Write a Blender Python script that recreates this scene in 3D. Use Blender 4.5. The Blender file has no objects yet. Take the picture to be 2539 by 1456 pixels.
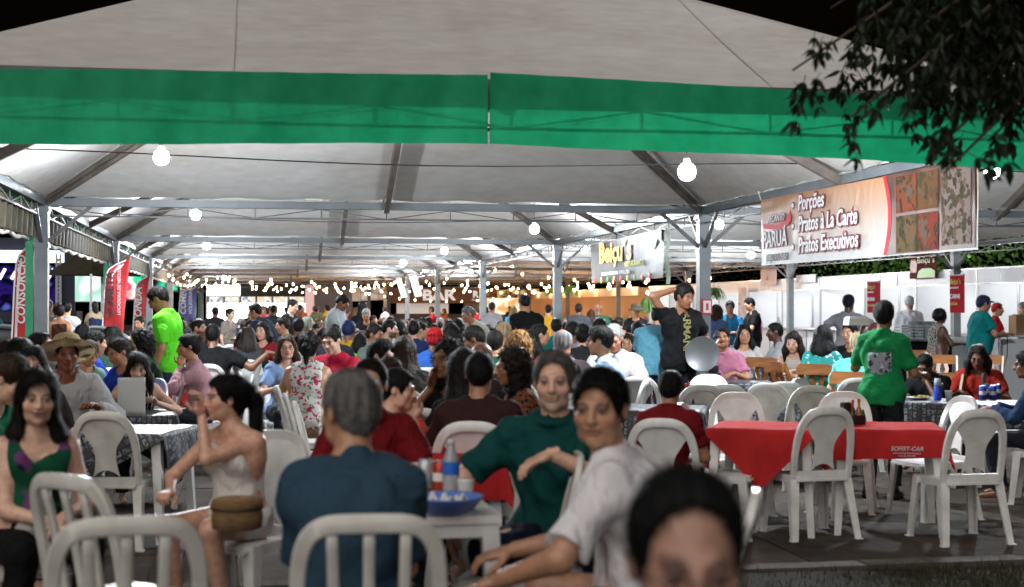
import bpy, bmesh, math, random
import numpy as np
from mathutils import Vector, Matrix

# ------------------------------------------------------------------ camera, world, light, exposure
SC = bpy.context.scene
COL = SC.collection
F_PX, CX, CY = 3544.0, 1269.5, 728.0            # focal length and centre on a 2539 x 1456 picture
YAW, PITCH, EYE = math.radians(10.28), math.radians(0.614), 1.57
cam_d = bpy.data.cameras.new('camera')
cam = bpy.data.objects.new('camera', cam_d); COL.objects.link(cam)
cam.location = (0, 0, EYE)
cam.rotation_euler = (math.pi / 2 + PITCH, 0, -YAW)
cam_d.sensor_width = 36.0
cam_d.lens = F_PX / 2539.0 * 36.0
cam_d.clip_start, cam_d.clip_end = 0.05, 600
cam_d.dof.use_dof = True
cam_d.dof.focus_distance = 16.5
cam_d.dof.aperture_fstop = 2.5
SC.camera = cam

world = bpy.data.worlds.new('World'); SC.world = world; world.use_nodes = True
wn = world.node_tree.nodes; wl = world.node_tree.links
wn.clear()
w_out = wn.new('ShaderNodeOutputWorld'); w_bg = wn.new('ShaderNodeBackground')
w_sky = wn.new('ShaderNodeTexSky'); w_sky.sky_type = 'NISHITA'; w_sky.sun_disc = False
w_sky.sun_elevation = math.radians(-3.0); w_sky.sun_rotation = math.radians(200)
w_bg.inputs['Strength'].default_value = 0.03
wl.new(w_sky.outputs[0], w_bg.inputs[0]); wl.new(w_bg.outputs[0], w_out.inputs[0])

sun_d = bpy.data.lights.new('sun', 'SUN'); sun_d.energy = 2.0; sun_d.angle = math.radians(80)
sun_d.color = (1.0, 0.95, 0.90)
sun = bpy.data.objects.new('sun', sun_d); COL.objects.link(sun)
sun.rotation_euler = (math.radians(50), 0, math.radians(-28))   # town glow from behind the camera

SC.view_settings.view_transform = 'Standard'; SC.view_settings.look = 'None'
SC.view_settings.gamma = 1.0; SC.view_settings.exposure = 0.0
SC.render.engine = 'CYCLES'
SC.cycles.use_denoising = True
SC.cycles.use_adaptive_sampling = True; SC.cycles.adaptive_threshold = 0.02; SC.cycles.adaptive_min_samples = 16
SC.cycles.max_bounces = 5; SC.cycles.diffuse_bounces = 2; SC.cycles.glossy_bounces = 2
SC.cycles.transmission_bounces = 4; SC.cycles.transparent_max_bounces = 6
SC.cycles.sample_clamp_indirect = 4.0
SC.cycles.caustics_reflective = False; SC.cycles.caustics_refractive = False

# ------------------------------------------------------------------ pixel helpers (2539 x 1456 picture)
FW = Vector((math.sin(YAW) * math.cos(PITCH), math.cos(YAW) * math.cos(PITCH), math.sin(PITCH)))
RT = Vector((math.cos(YAW), -math.sin(YAW), 0))
UP = RT.cross(FW)
CAM = Vector((0, 0, EYE))
def ray(px, py): return FW + RT * ((px - CX) / F_PX) + UP * ((CY - py) / F_PX)
def at(px, py, d): return CAM + ray(px, py) * d
def atz(px, py, z):
    r = ray(px, py); return CAM + r * ((z - EYE) / r.z)
def atx(px, py, x):
    r = ray(px, py); return CAM + r * (x / r.x)
def aty(px, py, y):
    r = ray(px, py); return CAM + r * (y / r.y)
def gnd(x, y): return 0.07 if y < 7.9 else 0.0

# ------------------------------------------------------------------ tags
def tag(o, label=None, cat=None, group=None, kind=None):
    if label: o['label'] = label
    if cat: o['category'] = cat
    if group: o['group'] = group
    if kind: o['kind'] = kind
    return o
def empty(name, loc=(0, 0, 0), rz=0.0):
    o = bpy.data.objects.new(name, None); COL.objects.link(o)
    o.location = loc; o.rotation_euler = (0, 0, rz); o.empty_display_size = 0.1
    return o
def link(name, me, parent=None, loc=None, rz=None):
    o = bpy.data.objects.new(name, me); COL.objects.link(o)
    if parent is not None: o.parent = parent
    if loc is not None: o.location = loc
    if rz is not None: o.rotation_euler = (0, 0, rz)
    return o
def copy_tree(o, parent=None):
    c = o.copy(); COL.objects.link(c); c.parent = parent
    for ch in list(o.children): copy_tree(ch, c)
    return c

# ------------------------------------------------------------------ materials
MATS = {}
def srgb(c):
    if isinstance(c, str):
        c = [int(c[i:i + 2], 16) / 255 for i in (0, 2, 4)]
    return tuple(x / 12.92 if x <= 0.04045 else ((x + 0.055) / 1.055) ** 2.4 for x in c)
def mat(name, col, rough=0.6, metal=0.0, var=0.0, vscale=6.0, bump=0.0, bscale=40.0, spec=0.5,
        emit=0.0, ecol=None, trans=0.0, coat=0.0, stretch=None, vcol=None):
    if name in MATS: return MATS[name]
    m = bpy.data.materials.new(name); m.use_nodes = True
    nt = m.node_tree; n = nt.nodes; l = nt.links
    b = n['Principled BSDF']
    c = srgb(col) if isinstance(col, str) else tuple(col)
    b.inputs['Base Color'].default_value = (*c, 1)
    b.inputs['Roughness'].default_value = rough
    b.inputs['Metallic'].default_value = metal
    b.inputs['Specular IOR Level'].default_value = spec
    if coat: b.inputs['Coat Weight'].default_value = coat
    if emit:
        b.inputs['Emission Color'].default_value = (*(ecol or c), 1)
        b.inputs['Emission Strength'].default_value = emit
    if trans: b.inputs['Transmission Weight'].default_value = trans
    if var or bump:
        tc = n.new('ShaderNodeTexCoord'); mp = n.new('ShaderNodeMapping')
        l.new(tc.outputs['Object'], mp.inputs[0])
        if stretch: mp.inputs['Scale'].default_value = stretch
    if var:
        nz = n.new('ShaderNodeTexNoise'); nz.inputs['Scale'].default_value = vscale
        nz.inputs['Detail'].default_value = 5
        l.new(mp.outputs[0], nz.inputs[0])
        rp = n.new('ShaderNodeValToRGB')
        v = vcol if vcol else tuple(max(0, x * (1 - var)) for x in c)
        w = tuple(min(1, x * (1 + var * 0.6)) for x in c)
        rp.color_ramp.elements[0].position = 0.32; rp.color_ramp.elements[1].position = 0.68
        rp.color_ramp.elements[0].color = (*v, 1); rp.color_ramp.elements[1].color = (*w, 1)
        l.new(nz.outputs[0], rp.inputs[0]); l.new(rp.outputs[0], b.inputs['Base Color'])
    if bump:
        nb = n.new('ShaderNodeTexNoise'); nb.inputs['Scale'].default_value = bscale
        nb.inputs['Detail'].default_value = 4
        l.new(mp.outputs[0], nb.inputs[0])
        bp = n.new('ShaderNodeBump'); bp.inputs['Strength'].default_value = bump
        bp.inputs['Distance'].default_value = 0.02
        l.new(nb.outputs[0], bp.inputs['Height']); l.new(bp.outputs[0], b.inputs['Normal'])
    MATS[name] = m
    return m
def glow(name, col, strength):
    if name in MATS: return MATS[name]
    m = bpy.data.materials.new(name); m.use_nodes = True
    nt = m.node_tree; nt.nodes.clear()
    o = nt.nodes.new('ShaderNodeOutputMaterial'); e = nt.nodes.new('ShaderNodeEmission')
    c = srgb(col) if isinstance(col, str) else col
    e.inputs[0].default_value = (*c, 1); e.inputs[1].default_value = strength
    nt.links.new(e.outputs[0], o.inputs[0]); MATS[name] = m
    return m

# ------------------------------------------------------------------ mesh builder
class MB:
    def __init__(s): s.v = []; s.f = []; s.m = []; s.uv = None
    def add(s, vs, fs, mi=0):
        o = len(s.v); s.v += [tuple(p) for p in vs]
        s.f += [tuple(i + o for i in f) for f in fs]; s.m += [mi] * len(fs)
        return s
    def box(s, c, d, rz=0.0, mi=0, taper=1.0):
        c = Vector(c); x, y, z = d[0] / 2, d[1] / 2, d[2] / 2
        R = Matrix.Rotation(rz, 3, 'Z')
        vs = [c + R @ Vector((sx * x * (taper if sz > 0 else 1), sy * y * (taper if sz > 0 else 1), sz * z))
              for sz in (-1, 1) for sy in (-1, 1) for sx in (-1, 1)]
        return s.add(vs, [(0, 2, 3, 1), (4, 5, 7, 6), (0, 1, 5, 4), (2, 6, 7, 3), (0, 4, 6, 2), (1, 3, 7, 5)], mi)
    def bar(s, a, b, w, h=None, up=(0, 0, 1), mi=0, w2=None, h2=None):
        a, b = Vector(a), Vector(b); h = w if h is None else h
        w2 = w if w2 is None else w2; h2 = h if h2 is None else h2
        d = (b - a).normalized(); u = Vector(up)
        if abs(d.dot(u)) > 0.97: u = Vector((0, 1, 0)) if abs(d.y) < 0.9 else Vector((1, 0, 0))
        r = d.cross(u).normalized(); u = r.cross(d)
        vs = [p + r * (sx * ww / 2) + u * (sy * hh / 2) for p, ww, hh in ((a, w, h), (b, w2, h2)) for sy in (-1, 1) for sx in (-1, 1)]
        return s.add(vs, [(0, 1, 3, 2), (4, 6, 7, 5), (0, 4, 5, 1), (2, 3, 7, 6), (0, 2, 6, 4), (1, 5, 7, 3)], mi)
    def tube(s, pts, r, n=8, mi=0, caps=True, r2=None):
        pts = [Vector(p) for p in pts]; N = len(pts); vs = []
        rs = r if isinstance(r, (list, tuple)) else [r + ((r2 if r2 is not None else r) - r) * i / max(1, N - 1) for i in range(N)]
        pr = None
        for i, p in enumerate(pts):
            d = (pts[min(i + 1, N - 1)] - pts[max(i - 1, 0)])
            d = d.normalized() if d.length > 1e-9 else Vector((0, 0, 1))
            if pr is None:
                u = Vector((0, 0, 1)) if abs(d.z) < 0.9 else Vector((1, 0, 0))
                pr = d.cross(u).normalized()
            pr = (pr - d * pr.dot(d)).normalized(); q = d.cross(pr)
            for k in range(n):
                t = 2 * math.pi * k / n
                vs.append(p + (pr * math.cos(t) + q * math.sin(t)) * rs[i])
        fs = [(i * n + k, i * n + (k + 1) % n, (i + 1) * n + (k + 1) % n, (i + 1) * n + k) for i in range(N - 1) for k in range(n)]
        if caps: fs += [tuple(range(n))[::-1], tuple((N - 1) * n + k for k in range(n))]
        return s.add(vs, fs, mi)
    def lathe(s, prof, c=(0, 0, 0), n=20, mi=0, cap=True):
        c = Vector(c); vs = []
        for r, z in prof:
            for k in range(n):
                t = 2 * math.pi * k / n; vs.append(c + Vector((r * math.cos(t), r * math.sin(t), z)))
        fs = [(i * n + k, i * n + (k + 1) % n, (i + 1) * n + (k + 1) % n, (i + 1) * n + k) for i in range(len(prof) - 1) for k in range(n)]
        if cap: fs += [tuple(range(n))[::-1], tuple((len(prof) - 1) * n + k for k in range(n))]
        return s.add(vs, fs, mi)
    def sweep(s, pts, nrm, w, t, mi=0):
        """rectangular band: w across, t thick along nrm (per point)"""
        pts = [Vector(p) for p in pts]; N = len(pts); vs = []
        for i, p in enumerate(pts):
            d = (pts[min(i + 1, N - 1)] - pts[max(i - 1, 0)]).normalized()
            nn = Vector(nrm[i] if isinstance(nrm, list) else nrm); nn = (nn - d * nn.dot(d)).normalized()
            b = d.cross(nn); ww = w[i] if isinstance(w, list) else w
            vs += [p + b * (ww / 2) + nn * (t / 2), p + b * (ww * .38) + nn * (t * .75), p - b * (ww * .38) + nn * (t * .75), p - b * (ww / 2) + nn * (t / 2), p - b * (ww / 2) - nn * (t / 2), p + b * (ww / 2) - nn * (t / 2)]
        n = 6
        fs = [(i * n + k, i * n + (k + 1) % n, (i + 1) * n + (k + 1) % n, (i + 1) * n + k) for i in range(N - 1) for k in range(n)]
        fs += [tuple(range(n))[::-1], tuple((N - 1) * n + k for k in range(n))]
        return s.add(vs, fs, mi)
    def grid(s, fn, nu, nv, thick=None, mi=0):
        """fn(u,v)->Vector for u,v in 0..1; optional thickness vector fn"""
        vs = [Vector(fn(i / nu, j / nv)) for j in range(nv + 1) for i in range(nu + 1)]
        W = nu + 1
        fs = [(j * W + i, j * W + i + 1, (j + 1) * W + i + 1, (j + 1) * W + i) for j in range(nv) for i in range(nu)]
        if thick is None: return s.add(vs, fs, mi)
        n = len(vs); t = Vector(thick)
        vs2 = [v + t for v in vs]
        fs2 = [tuple(n + i for i in f[::-1]) for f in fs]
        rim = [j for j in range(W)] + [j * W + nu for j in range(1, nv + 1)] + [nv * W + i for i in range(nu - 1, -1, -1)] + [j * W for j in range(nv - 1, 0, -1)]
        fr = [(rim[k], n + rim[k], n + rim[(k + 1) % len(rim)], rim[(k + 1) % len(rim)]) for k in range(len(rim))]
        return s.add(vs + vs2, fs + fs2 + fr, mi)
    def prism(s, poly, z0, z1, fn=None, mi=0):
        fn = fn or (lambda x, y, z: (x, y, z)); n = len(poly)
        vs = [fn(x, y, z0) for x, y in poly] + [fn(x, y, z1) for x, y in poly]
        fs = [tuple(range(n))[::-1], tuple(range(n, 2 * n))] + [(i, (i + 1) % n, n + (i + 1) % n, n + i) for i in range(n)]
        return s.add(vs, fs, mi)
    def mesh(s, name, mats, smooth=False):
        me = bpy.data.meshes.new(name); me.from_pydata(s.v, [], s.f); me.update()
        for m in (mats if isinstance(mats, (list, tuple)) else [mats]): me.materials.append(m)
        if any(s.m): me.polygons.foreach_set('material_index', s.m)
        bm = bmesh.new(); bm.from_mesh(me); bmesh.ops.recalc_face_normals(bm, faces=bm.faces); bm.to_mesh(me); bm.free()
        if smooth: me.polygons.foreach_set('use_smooth', [True] * len(me.polygons))
        return me
    def build(s, name, mats, parent=None, smooth=False, loc=None, rz=None):
        return link(name, s.mesh(name, mats, smooth), parent, loc, rz)

def text_mesh(txt, size, m, offset=0.0, extrude=0.002, shear=0.0, align='LEFT', space=1.0, bold=0.0):
    cu = bpy.data.curves.new('lettering', 'FONT'); cu.body = txt; cu.size = size; cu.shear = shear
    cu.align_x = align; cu.offset = offset + bold; cu.extrude = extrude; cu.space_character = space; cu.resolution_u = 3
    ob = bpy.data.objects.new('tmp_text', cu); COL.objects.link(ob)
    dg = bpy.context.evaluated_depsgraph_get()
    me = bpy.data.meshes.new_from_object(ob.evaluated_get(dg))
    bpy.data.objects.remove(ob); bpy.data.curves.remove(cu)
    me.materials.clear(); me.materials.append(m); me.name = 'lettering'
    return me
def put_text(txt, size, m, parent, M, sx=1.0, **kw):
    """M: matrix with x along the writing, y up the letters, z toward the reader (parent space)"""
    me = text_mesh(txt, size, m, **kw)
    me.transform(M @ Matrix.Diagonal((sx, 1, 1, 1)))
    return link('lettering', me, parent)
def frame_m(o, xdir, ydir):
    x = Vector(xdir).normalized(); y = Vector(ydir); y = (y - x * y.dot(x)).normalized(); z = x.cross(y)
    M = Matrix((x, y, z)).transposed().to_4x4(); M.translation = Vector(o); return M
# ------------------------------------------------------------------ people: smooth union of tapered limbs, meshed by surface nets
V3 = lambda *a: np.array(a, dtype=np.float32)
def nrm(v):
    n = np.linalg.norm(v); return v / n if n > 1e-9 else v
class Field:
    def __init__(s, xs, ys, zs):
        s.xs, s.ys, s.zs = [np.asarray(a, dtype=np.float32) for a in (xs, ys, zs)]
        s.F = np.full((len(xs), len(ys), len(zs)), 1.0, dtype=np.float32)
    def sub(s, lo, hi):
        r = []
        for a, l, h in zip((s.xs, s.ys, s.zs), lo, hi):
            i = max(0, np.searchsorted(a, l) - 1); j = min(len(a), np.searchsorted(a, h) + 1)
            if j - i < 1: return None
            r.append(slice(i, j))
        return tuple(r)
    def pts(s, sl):
        return (s.xs[sl[0]][:, None, None], s.ys[sl[1]][None, :, None], s.zs[sl[2]][None, None, :])
    def put(s, sl, d, k, mode):
        A = s.F[sl]
        if mode == 'cut': s.F[sl] = np.maximum(A, -d); return
        if mode == 'scut':
            b = -d; h = np.clip(0.5 - 0.5 * (A - b) / k * -1, 0, 1)
            h = np.clip(0.5 + 0.5 * (A - b) / k, 0, 1)
            s.F[sl] = b * (1 - h) + A * h + k * h * (1 - h); return
        if k <= 0: s.F[sl] = np.minimum(A, d); return
        h = np.clip(0.5 + 0.5 * (d - A) / k, 0, 1)
        s.F[sl] = d * (1 - h) + A * h - k * h * (1 - h)
    def cap(s, a, b, ra, rb, k=0.03, sq=None, axis=None, mode='add', ends=None):
        a, b = np.asarray(a, np.float32), np.asarray(b, np.float32); R = max(ra, rb) + k + 0.03
        sl = s.sub(np.minimum(a, b) - R, np.maximum(a, b) + R)
        if sl is None: return
        X, Y, Z = s.pts(sl); ba = b - a; L2 = float(ba @ ba) + 1e-9
        px, py, pz = X - a[0], Y - a[1], Z - a[2]
        t0 = (px * ba[0] + py * ba[1] + pz * ba[2]) / L2
        t = np.clip(t0, 0, 1)
        qx, qy, qz = px - t * ba[0], py - t * ba[1], pz - t * ba[2]
        rr = ra + (rb - ra) * t
        if sq is not None:
            n = axis; c = (qx * n[0] + qy * n[1] + qz * n[2]) * (1 / sq - 1)
            qx, qy, qz = qx + c * n[0], qy + c * n[1], qz + c * n[2]
            d = np.sqrt(qx * qx + qy * qy + qz * qz) - rr
            d = np.where(d > 0, d * max(sq, .6), d * sq)
        else: d = np.sqrt(qx * qx + qy * qy + qz * qz) - rr
        if ends is not None:       # flat cut planes (in units of t)
            L = math.sqrt(L2)
            if ends[1] is not None: d = np.maximum(d, (t0 - ends[1]) * L)
            if ends[0] is not None: d = np.maximum(d, (ends[0] - t0) * L)
        s.put(sl, d, k, mode)
    def ell(s, c, r, R=None, k=0.02, mode='add'):
        c = np.asarray(c, np.float32); m = max(r) + k + 0.03
        sl = s.sub(c - m, c + m)
        if sl is None: return
        X, Y, Z = s.pts(sl); p = [X - c[0], Y - c[1], Z - c[2]]
        if R is not None: p = [p[0] * R[0][i] + p[1] * R[1][i] + p[2] * R[2][i] for i in range(3)]
        q = [p[i] / r[i] for i in range(3)]
        k0 = np.sqrt(q[0] ** 2 + q[1] ** 2 + q[2] ** 2)
        k1 = np.sqrt((q[0] / r[0]) ** 2 + (q[1] / r[1]) ** 2 + (q[2] / r[2]) ** 2) + 1e-6
        s.put(sl, k0 * (k0 - 1) / k1, k, mode)
    def plane(s, p, n):            # remove the side n points to
        X, Y, Z = s.xs[:, None, None], s.ys[None, :, None], s.zs[None, None, :]
        s.F = np.maximum(s.F, (X - p[0]) * n[0] + (Y - p[1]) * n[1] + (Z - p[2]) * n[2])
    def ripple(s, fn):
        X, Y, Z = s.xs[:, None, None], s.ys[None, :, None], s.zs[None, None, :]
        s.F = s.F + np.where(np.abs(s.F) < .08, fn(X, Y, Z), 0)
    def nets(s):
        F = s.F; S = F < 0; nx, ny, nz = F.shape
        CN = ((nx - 1), (ny - 1), (nz - 1)); tot = CN[0] * CN[1] * CN[2]
        if tot <= 0: return None
        cid = lambda i, j, k: (i * CN[1] + j) * CN[2] + k
        acc_i, acc_p, quads = [], [], []
        ax = (s.xs, s.ys, s.zs)
        for d in range(3):
            a = [slice(None)] * 3; b = [slice(None)] * 3; a[d] = slice(0, -1); b[d] = slice(1, None)
            I = np.argwhere(S[tuple(a)] != S[tuple(b)])
            if len(I) == 0: continue
            J = I.copy(); J[:, d] += 1
            f0 = F[I[:, 0], I[:, 1], I[:, 2]]; f1 = F[J[:, 0], J[:, 1], J[:, 2]]
            t = f0 / (f0 - f1)
            P = np.stack([ax[e][I[:, e]] for e in range(3)], 1).astype(np.float64)
            P[:, d] += t * (ax[d][J[:, d]] - ax[d][I[:, d]])
            e1, e2 = [(1, 2), (2, 0), (0, 1)][d]
            ids = []
            ok = np.ones(len(I), bool)
            for o1, o2 in ((-1, -1), (0, -1), (0, 0), (-1, 0)):
                K = I.copy(); K[:, e1] += o1; K[:, e2] += o2
                good = (K >= 0).all(1) & (K < np.array(CN)).all(1); ok &= good
                ci = np.where(good, cid(K[:, 0], K[:, 1], K[:, 2]), -1); ids.append(ci)
                acc_i.append(ci[good]); acc_p.append(P[good])
            Q = np.stack(ids, 1)[ok]; flip = (f0 < 0)[ok]
            Q[~flip] = Q[~flip][:, ::-1]
            quads.append(Q)
        if not quads: return None
        ci = np.concatenate(acc_i); P = np.concatenate(acc_p)
        u, inv = np.unique(ci, return_inverse=True); n = np.bincount(inv)
        V = np.stack([np.bincount(inv, P[:, e]) / n for e in range(3)], 1)
        Q = np.searchsorted(u, np.concatenate(quads))
        return V, Q
def mesh_vq(name, V, Q, mats, cols=None):
    me = bpy.data.meshes.new(name)
    me.vertices.add(len(V)); me.vertices.foreach_set('co', np.asarray(V, np.float32).ravel())
    me.loops.add(Q.size); me.loops.foreach_set('vertex_index', Q.astype(np.int32).ravel())
    me.polygons.add(len(Q)); me.polygons.foreach_set('loop_start', np.arange(0, Q.size, 4, dtype=np.int32))
    me.polygons.foreach_set('use_smooth', np.ones(len(Q), bool))
    me.update(calc_edges=True)
    if cols is not None:
        a = me.color_attributes.new('Col', 'FLOAT_COLOR', 'POINT')
        a.data.foreach_set('color', np.concatenate([cols, np.ones((len(cols), 1))], 1).astype(np.float32).ravel())
    for m in (mats if isinstance(mats, (list, tuple)) else [mats]): me.materials.append(m)
    return me
def axis_pts(lo, hi, h, flo=None, fhi=None, fh=None):
    if fh is None or fh >= h: return np.arange(lo, hi + h, h)
    flo, fhi = max(flo, lo), min(fhi, hi); out = []
    if flo > lo: out.append(np.linspace(lo, flo, max(2, int((flo - lo) / h) + 1))[:-1])
    out.append(np.linspace(flo, fhi, max(2, int((fhi - flo) / fh) + 1)))
    if hi > fhi: out.append(np.linspace(fhi, hi, max(2, int((hi - fhi) / h) + 1))[1:])
    return np.concatenate(out)

# hands: one fine mesh for each grip, shared by every figure.  y along the fingers, x to the thumb side, z out of the back
def hand_template(curl, spread, thumb):
    h = 0.0055
    f = Field(np.arange(-.075, .085, h), np.arange(-.05, .215, h), np.arange(-.10, .05, h))
    f.cap((0, -.04, 0), (0, .01, 0), .026, .026, .01, .75, V3(0, 0, 1))
    f.cap((-.02, .03, 0), (.022, .03, 0), .024, .026, .02, .6, V3(0, 0, 1))
    f.cap((-.024, .07, 0), (.026, .072, 0), .017, .018, .02, .75, V3(0, 0, 1))
    for i, (x, L) in enumerate(((.029, .070), (.010, .078), (-.010, .072), (-.029, .056))):
        p = V3(x, .078, 0); a = 0.0
        for sgi, (fr, c) in enumerate(((.45, .5), (.32, .9), (.26, .7))):
            a += curl * c; d = V3(x * spread * 6, math.cos(a), -math.sin(a)); d = nrm(d)
            q = p + d * (L * fr); r = .0093 - .0011 * sgi
            f.cap(p, q, r, r - .0008, .004); p = q
    p = V3(.026, .015, -.006)
    for d, L, r in ((V3(.75, .6, -.25 - thumb * .3), .042, .0125), (V3(.45 - thumb * .5, .85, -.3 - thumb * .5), .032, .0105), (V3(.2 - thumb * .6, .9, -.3 - thumb * .5), .026, .0095)):
        q = p + nrm(d) * L; f.cap(p, q, r, r - .001, .008); p = q
    return f.nets()
HANDS = {'relax': hand_template(.55, .5, .2), 'flat': hand_template(.12, .9, 0), 'grip': hand_template(1.25, .2, .9)}
shoe_f = Field(np.arange(-.07, .07, .009), np.arange(-.11, .23, .011), np.arange(-.02, .13, .009))
shoe_f.cap((0, -.05, .035), (0, .12, .03), .042, .045, .02, .85, V3(0, 0, 1)); shoe_f.cap((0, -.05, .04), (0, -.045, .095), .042, .044, .03)
shoe_f.plane((0, 0, 0), (0, 0, -1)); SHOE = shoe_f.nets()

def skin_mat():
    if 'skin' in MATS: return MATS['skin']
    m = bpy.data.materials.new('skin'); m.use_nodes = True; n = m.node_tree.nodes; l = m.node_tree.links
    b = n['Principled BSDF']; a = n.new('ShaderNodeVertexColor'); a.layer_name = 'Col'
    b.inputs['Roughness'].default_value = .42
    t2 = n.new('ShaderNodeTexCoord'); n2 = n.new('ShaderNodeTexNoise'); n2.inputs['Scale'].default_value = 38; n2.inputs['Detail'].default_value = 6; l.new(t2.outputs['Object'], n2.inputs[0])
    mr = n.new('ShaderNodeMapRange'); mr.inputs[1].default_value = .3; mr.inputs[2].default_value = .7; mr.inputs[3].default_value = .80; mr.inputs[4].default_value = 1.12; l.new(n2.outputs[0], mr.inputs[0])
    mm = n.new('ShaderNodeMixRGB'); mm.blend_type = 'MULTIPLY'; mm.inputs[0].default_value = 1; l.new(a.outputs[0], mm.inputs[1]); l.new(mr.outputs[0], mm.inputs[2]); l.new(mm.outputs[0], b.inputs['Base Color'])
    b.inputs['Subsurface Weight'].default_value = 0.0
    tc = n.new('ShaderNodeTexCoord'); nz = n.new('ShaderNodeTexNoise'); nz.inputs['Scale'].default_value = 110
    bp = n.new('ShaderNodeBump'); bp.inputs['Strength'].default_value = .28; bp.inputs['Distance'].default_value = .004
    l.new(tc.outputs['Object'], nz.inputs[0]); l.new(nz.outputs[0], bp.inputs['Height']); l.new(bp.outputs[0], b.inputs['Normal'])
    MATS['skin'] = m; return m
def hair_mat(c):
    key = 'hair_' + c
    if key in MATS: return MATS[key]
    return mat(key, c, .5, var=.55, vscale=30, bump=.9, bscale=70, spec=.22, stretch=(1, 1, .12))
def cloth_mat(c, rough=.85):
    key = 'fabric_' + c
    if key in MATS: return MATS[key]
    m = mat(key, c, rough, var=.14, vscale=5, bump=.35, bscale=26, spec=.2); n = m.node_tree.nodes; l = m.node_tree.links
    bp0 = [x for x in n if x.type == 'BUMP'][0]; mp = [x for x in n if x.type == 'MAPPING'][0]
    z = n.new('ShaderNodeTexNoise'); z.inputs['Scale'].default_value = 5.5; z.inputs['Detail'].default_value = 2.5; z.inputs['Distortion'].default_value = 1.6; z.inputs['Roughness'].default_value = .45
    m2 = n.new('ShaderNodeMapping'); m2.inputs['Scale'].default_value = (1.0, 1.0, .7); m2.inputs['Rotation'].default_value = (.3, .5, .2); l.new([x for x in n if x.type == 'TEX_COORD'][0].outputs['Object'], m2.inputs[0]); l.new(m2.outputs[0], z.inputs[0])
    b2 = n.new('ShaderNodeBump'); b2.inputs['Strength'].default_value = .75; b2.inputs['Distance'].default_value = .06; l.new(z.outputs[0], b2.inputs['Height']); l.new(b2.outputs[0], bp0.inputs['Normal'])
    return m
def print_mat(name, base, others, scale=14, kind='spots', thr=.5):
    """printed fabric: base colour with irregular figures in other colours"""
    if name in MATS: return MATS[name]
    m = bpy.data.materials.new(name); m.use_nodes = True; n = m.node_tree.nodes; l = m.node_tree.links
    b = n['Principled BSDF']; b.inputs['Roughness'].default_value = .85; b.inputs['Specular IOR Level'].default_value = .2
    tc = n.new('ShaderNodeTexCoord'); cur = None
    col = n.new('ShaderNodeRGB'); col.outputs[0].default_value = (*srgb(base), 1); cur = col.outputs[0]
    for i, c in enumerate(others):
        mp = n.new('ShaderNodeMapping'); mp.inputs['Location'].default_value = (i * 3.7, i * 1.9, i * 5.1)
        l.new(tc.outputs['Object'], mp.inputs[0])
        if kind == 'stripe':
            t = n.new('ShaderNodeTexWave'); t.inputs['Scale'].default_value = scale; t.inputs['Distortion'].default_value = 2.5; t.inputs['Detail'].default_value = 1
        elif kind == 'cells':
            t = n.new('ShaderNodeTexVoronoi'); t.inputs['Scale'].default_value = scale; t.feature = 'F1'
        else:
            t = n.new('ShaderNodeTexNoise'); t.inputs['Scale'].default_value = scale; t.inputs['Detail'].default_value = 1.5
        l.new(mp.outputs[0], t.inputs[0])
        r = n.new('ShaderNodeValToRGB'); r.color_ramp.interpolation = 'LINEAR'
        e = r.color_ramp.elements; e[0].position = thr; e[1].position = min(1, thr + .04)
        e[0].color = (0, 0, 0, 1); e[1].color = (1, 1, 1, 1)
        l.new(t.outputs[0], r.inputs[0])
        mx = n.new('ShaderNodeMixRGB'); l.new(r.outputs[0], mx.inputs[0]); l.new(cur, mx.inputs[1])
        mx.inputs[2].default_value = (*srgb(c), 1); cur = mx.outputs[0]
    l.new(cur, b.inputs['Base Color']); MATS[name] = m; return m

def rotm(ax, deg):
    return np.array(Matrix.Rotation(math.radians(deg), 3, ax), dtype=np.float32)
def ik(S, W, L1, L2, pole):
    d = W - S; D = float(np.linalg.norm(d)); mx = (L1 + L2) * .995
    if D > mx: W = S + d / D * mx; d = W - S; D = mx
    D = max(D, .08); u = d / D
    a = (L1 * L1 - L2 * L2 + D * D) / (2 * D); hgt = math.sqrt(max(L1 * L1 - a * a, 0))
    p = pole - u * float(pole @ u); p = nrm(p)
    return S + u * a + p * hgt, W

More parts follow.
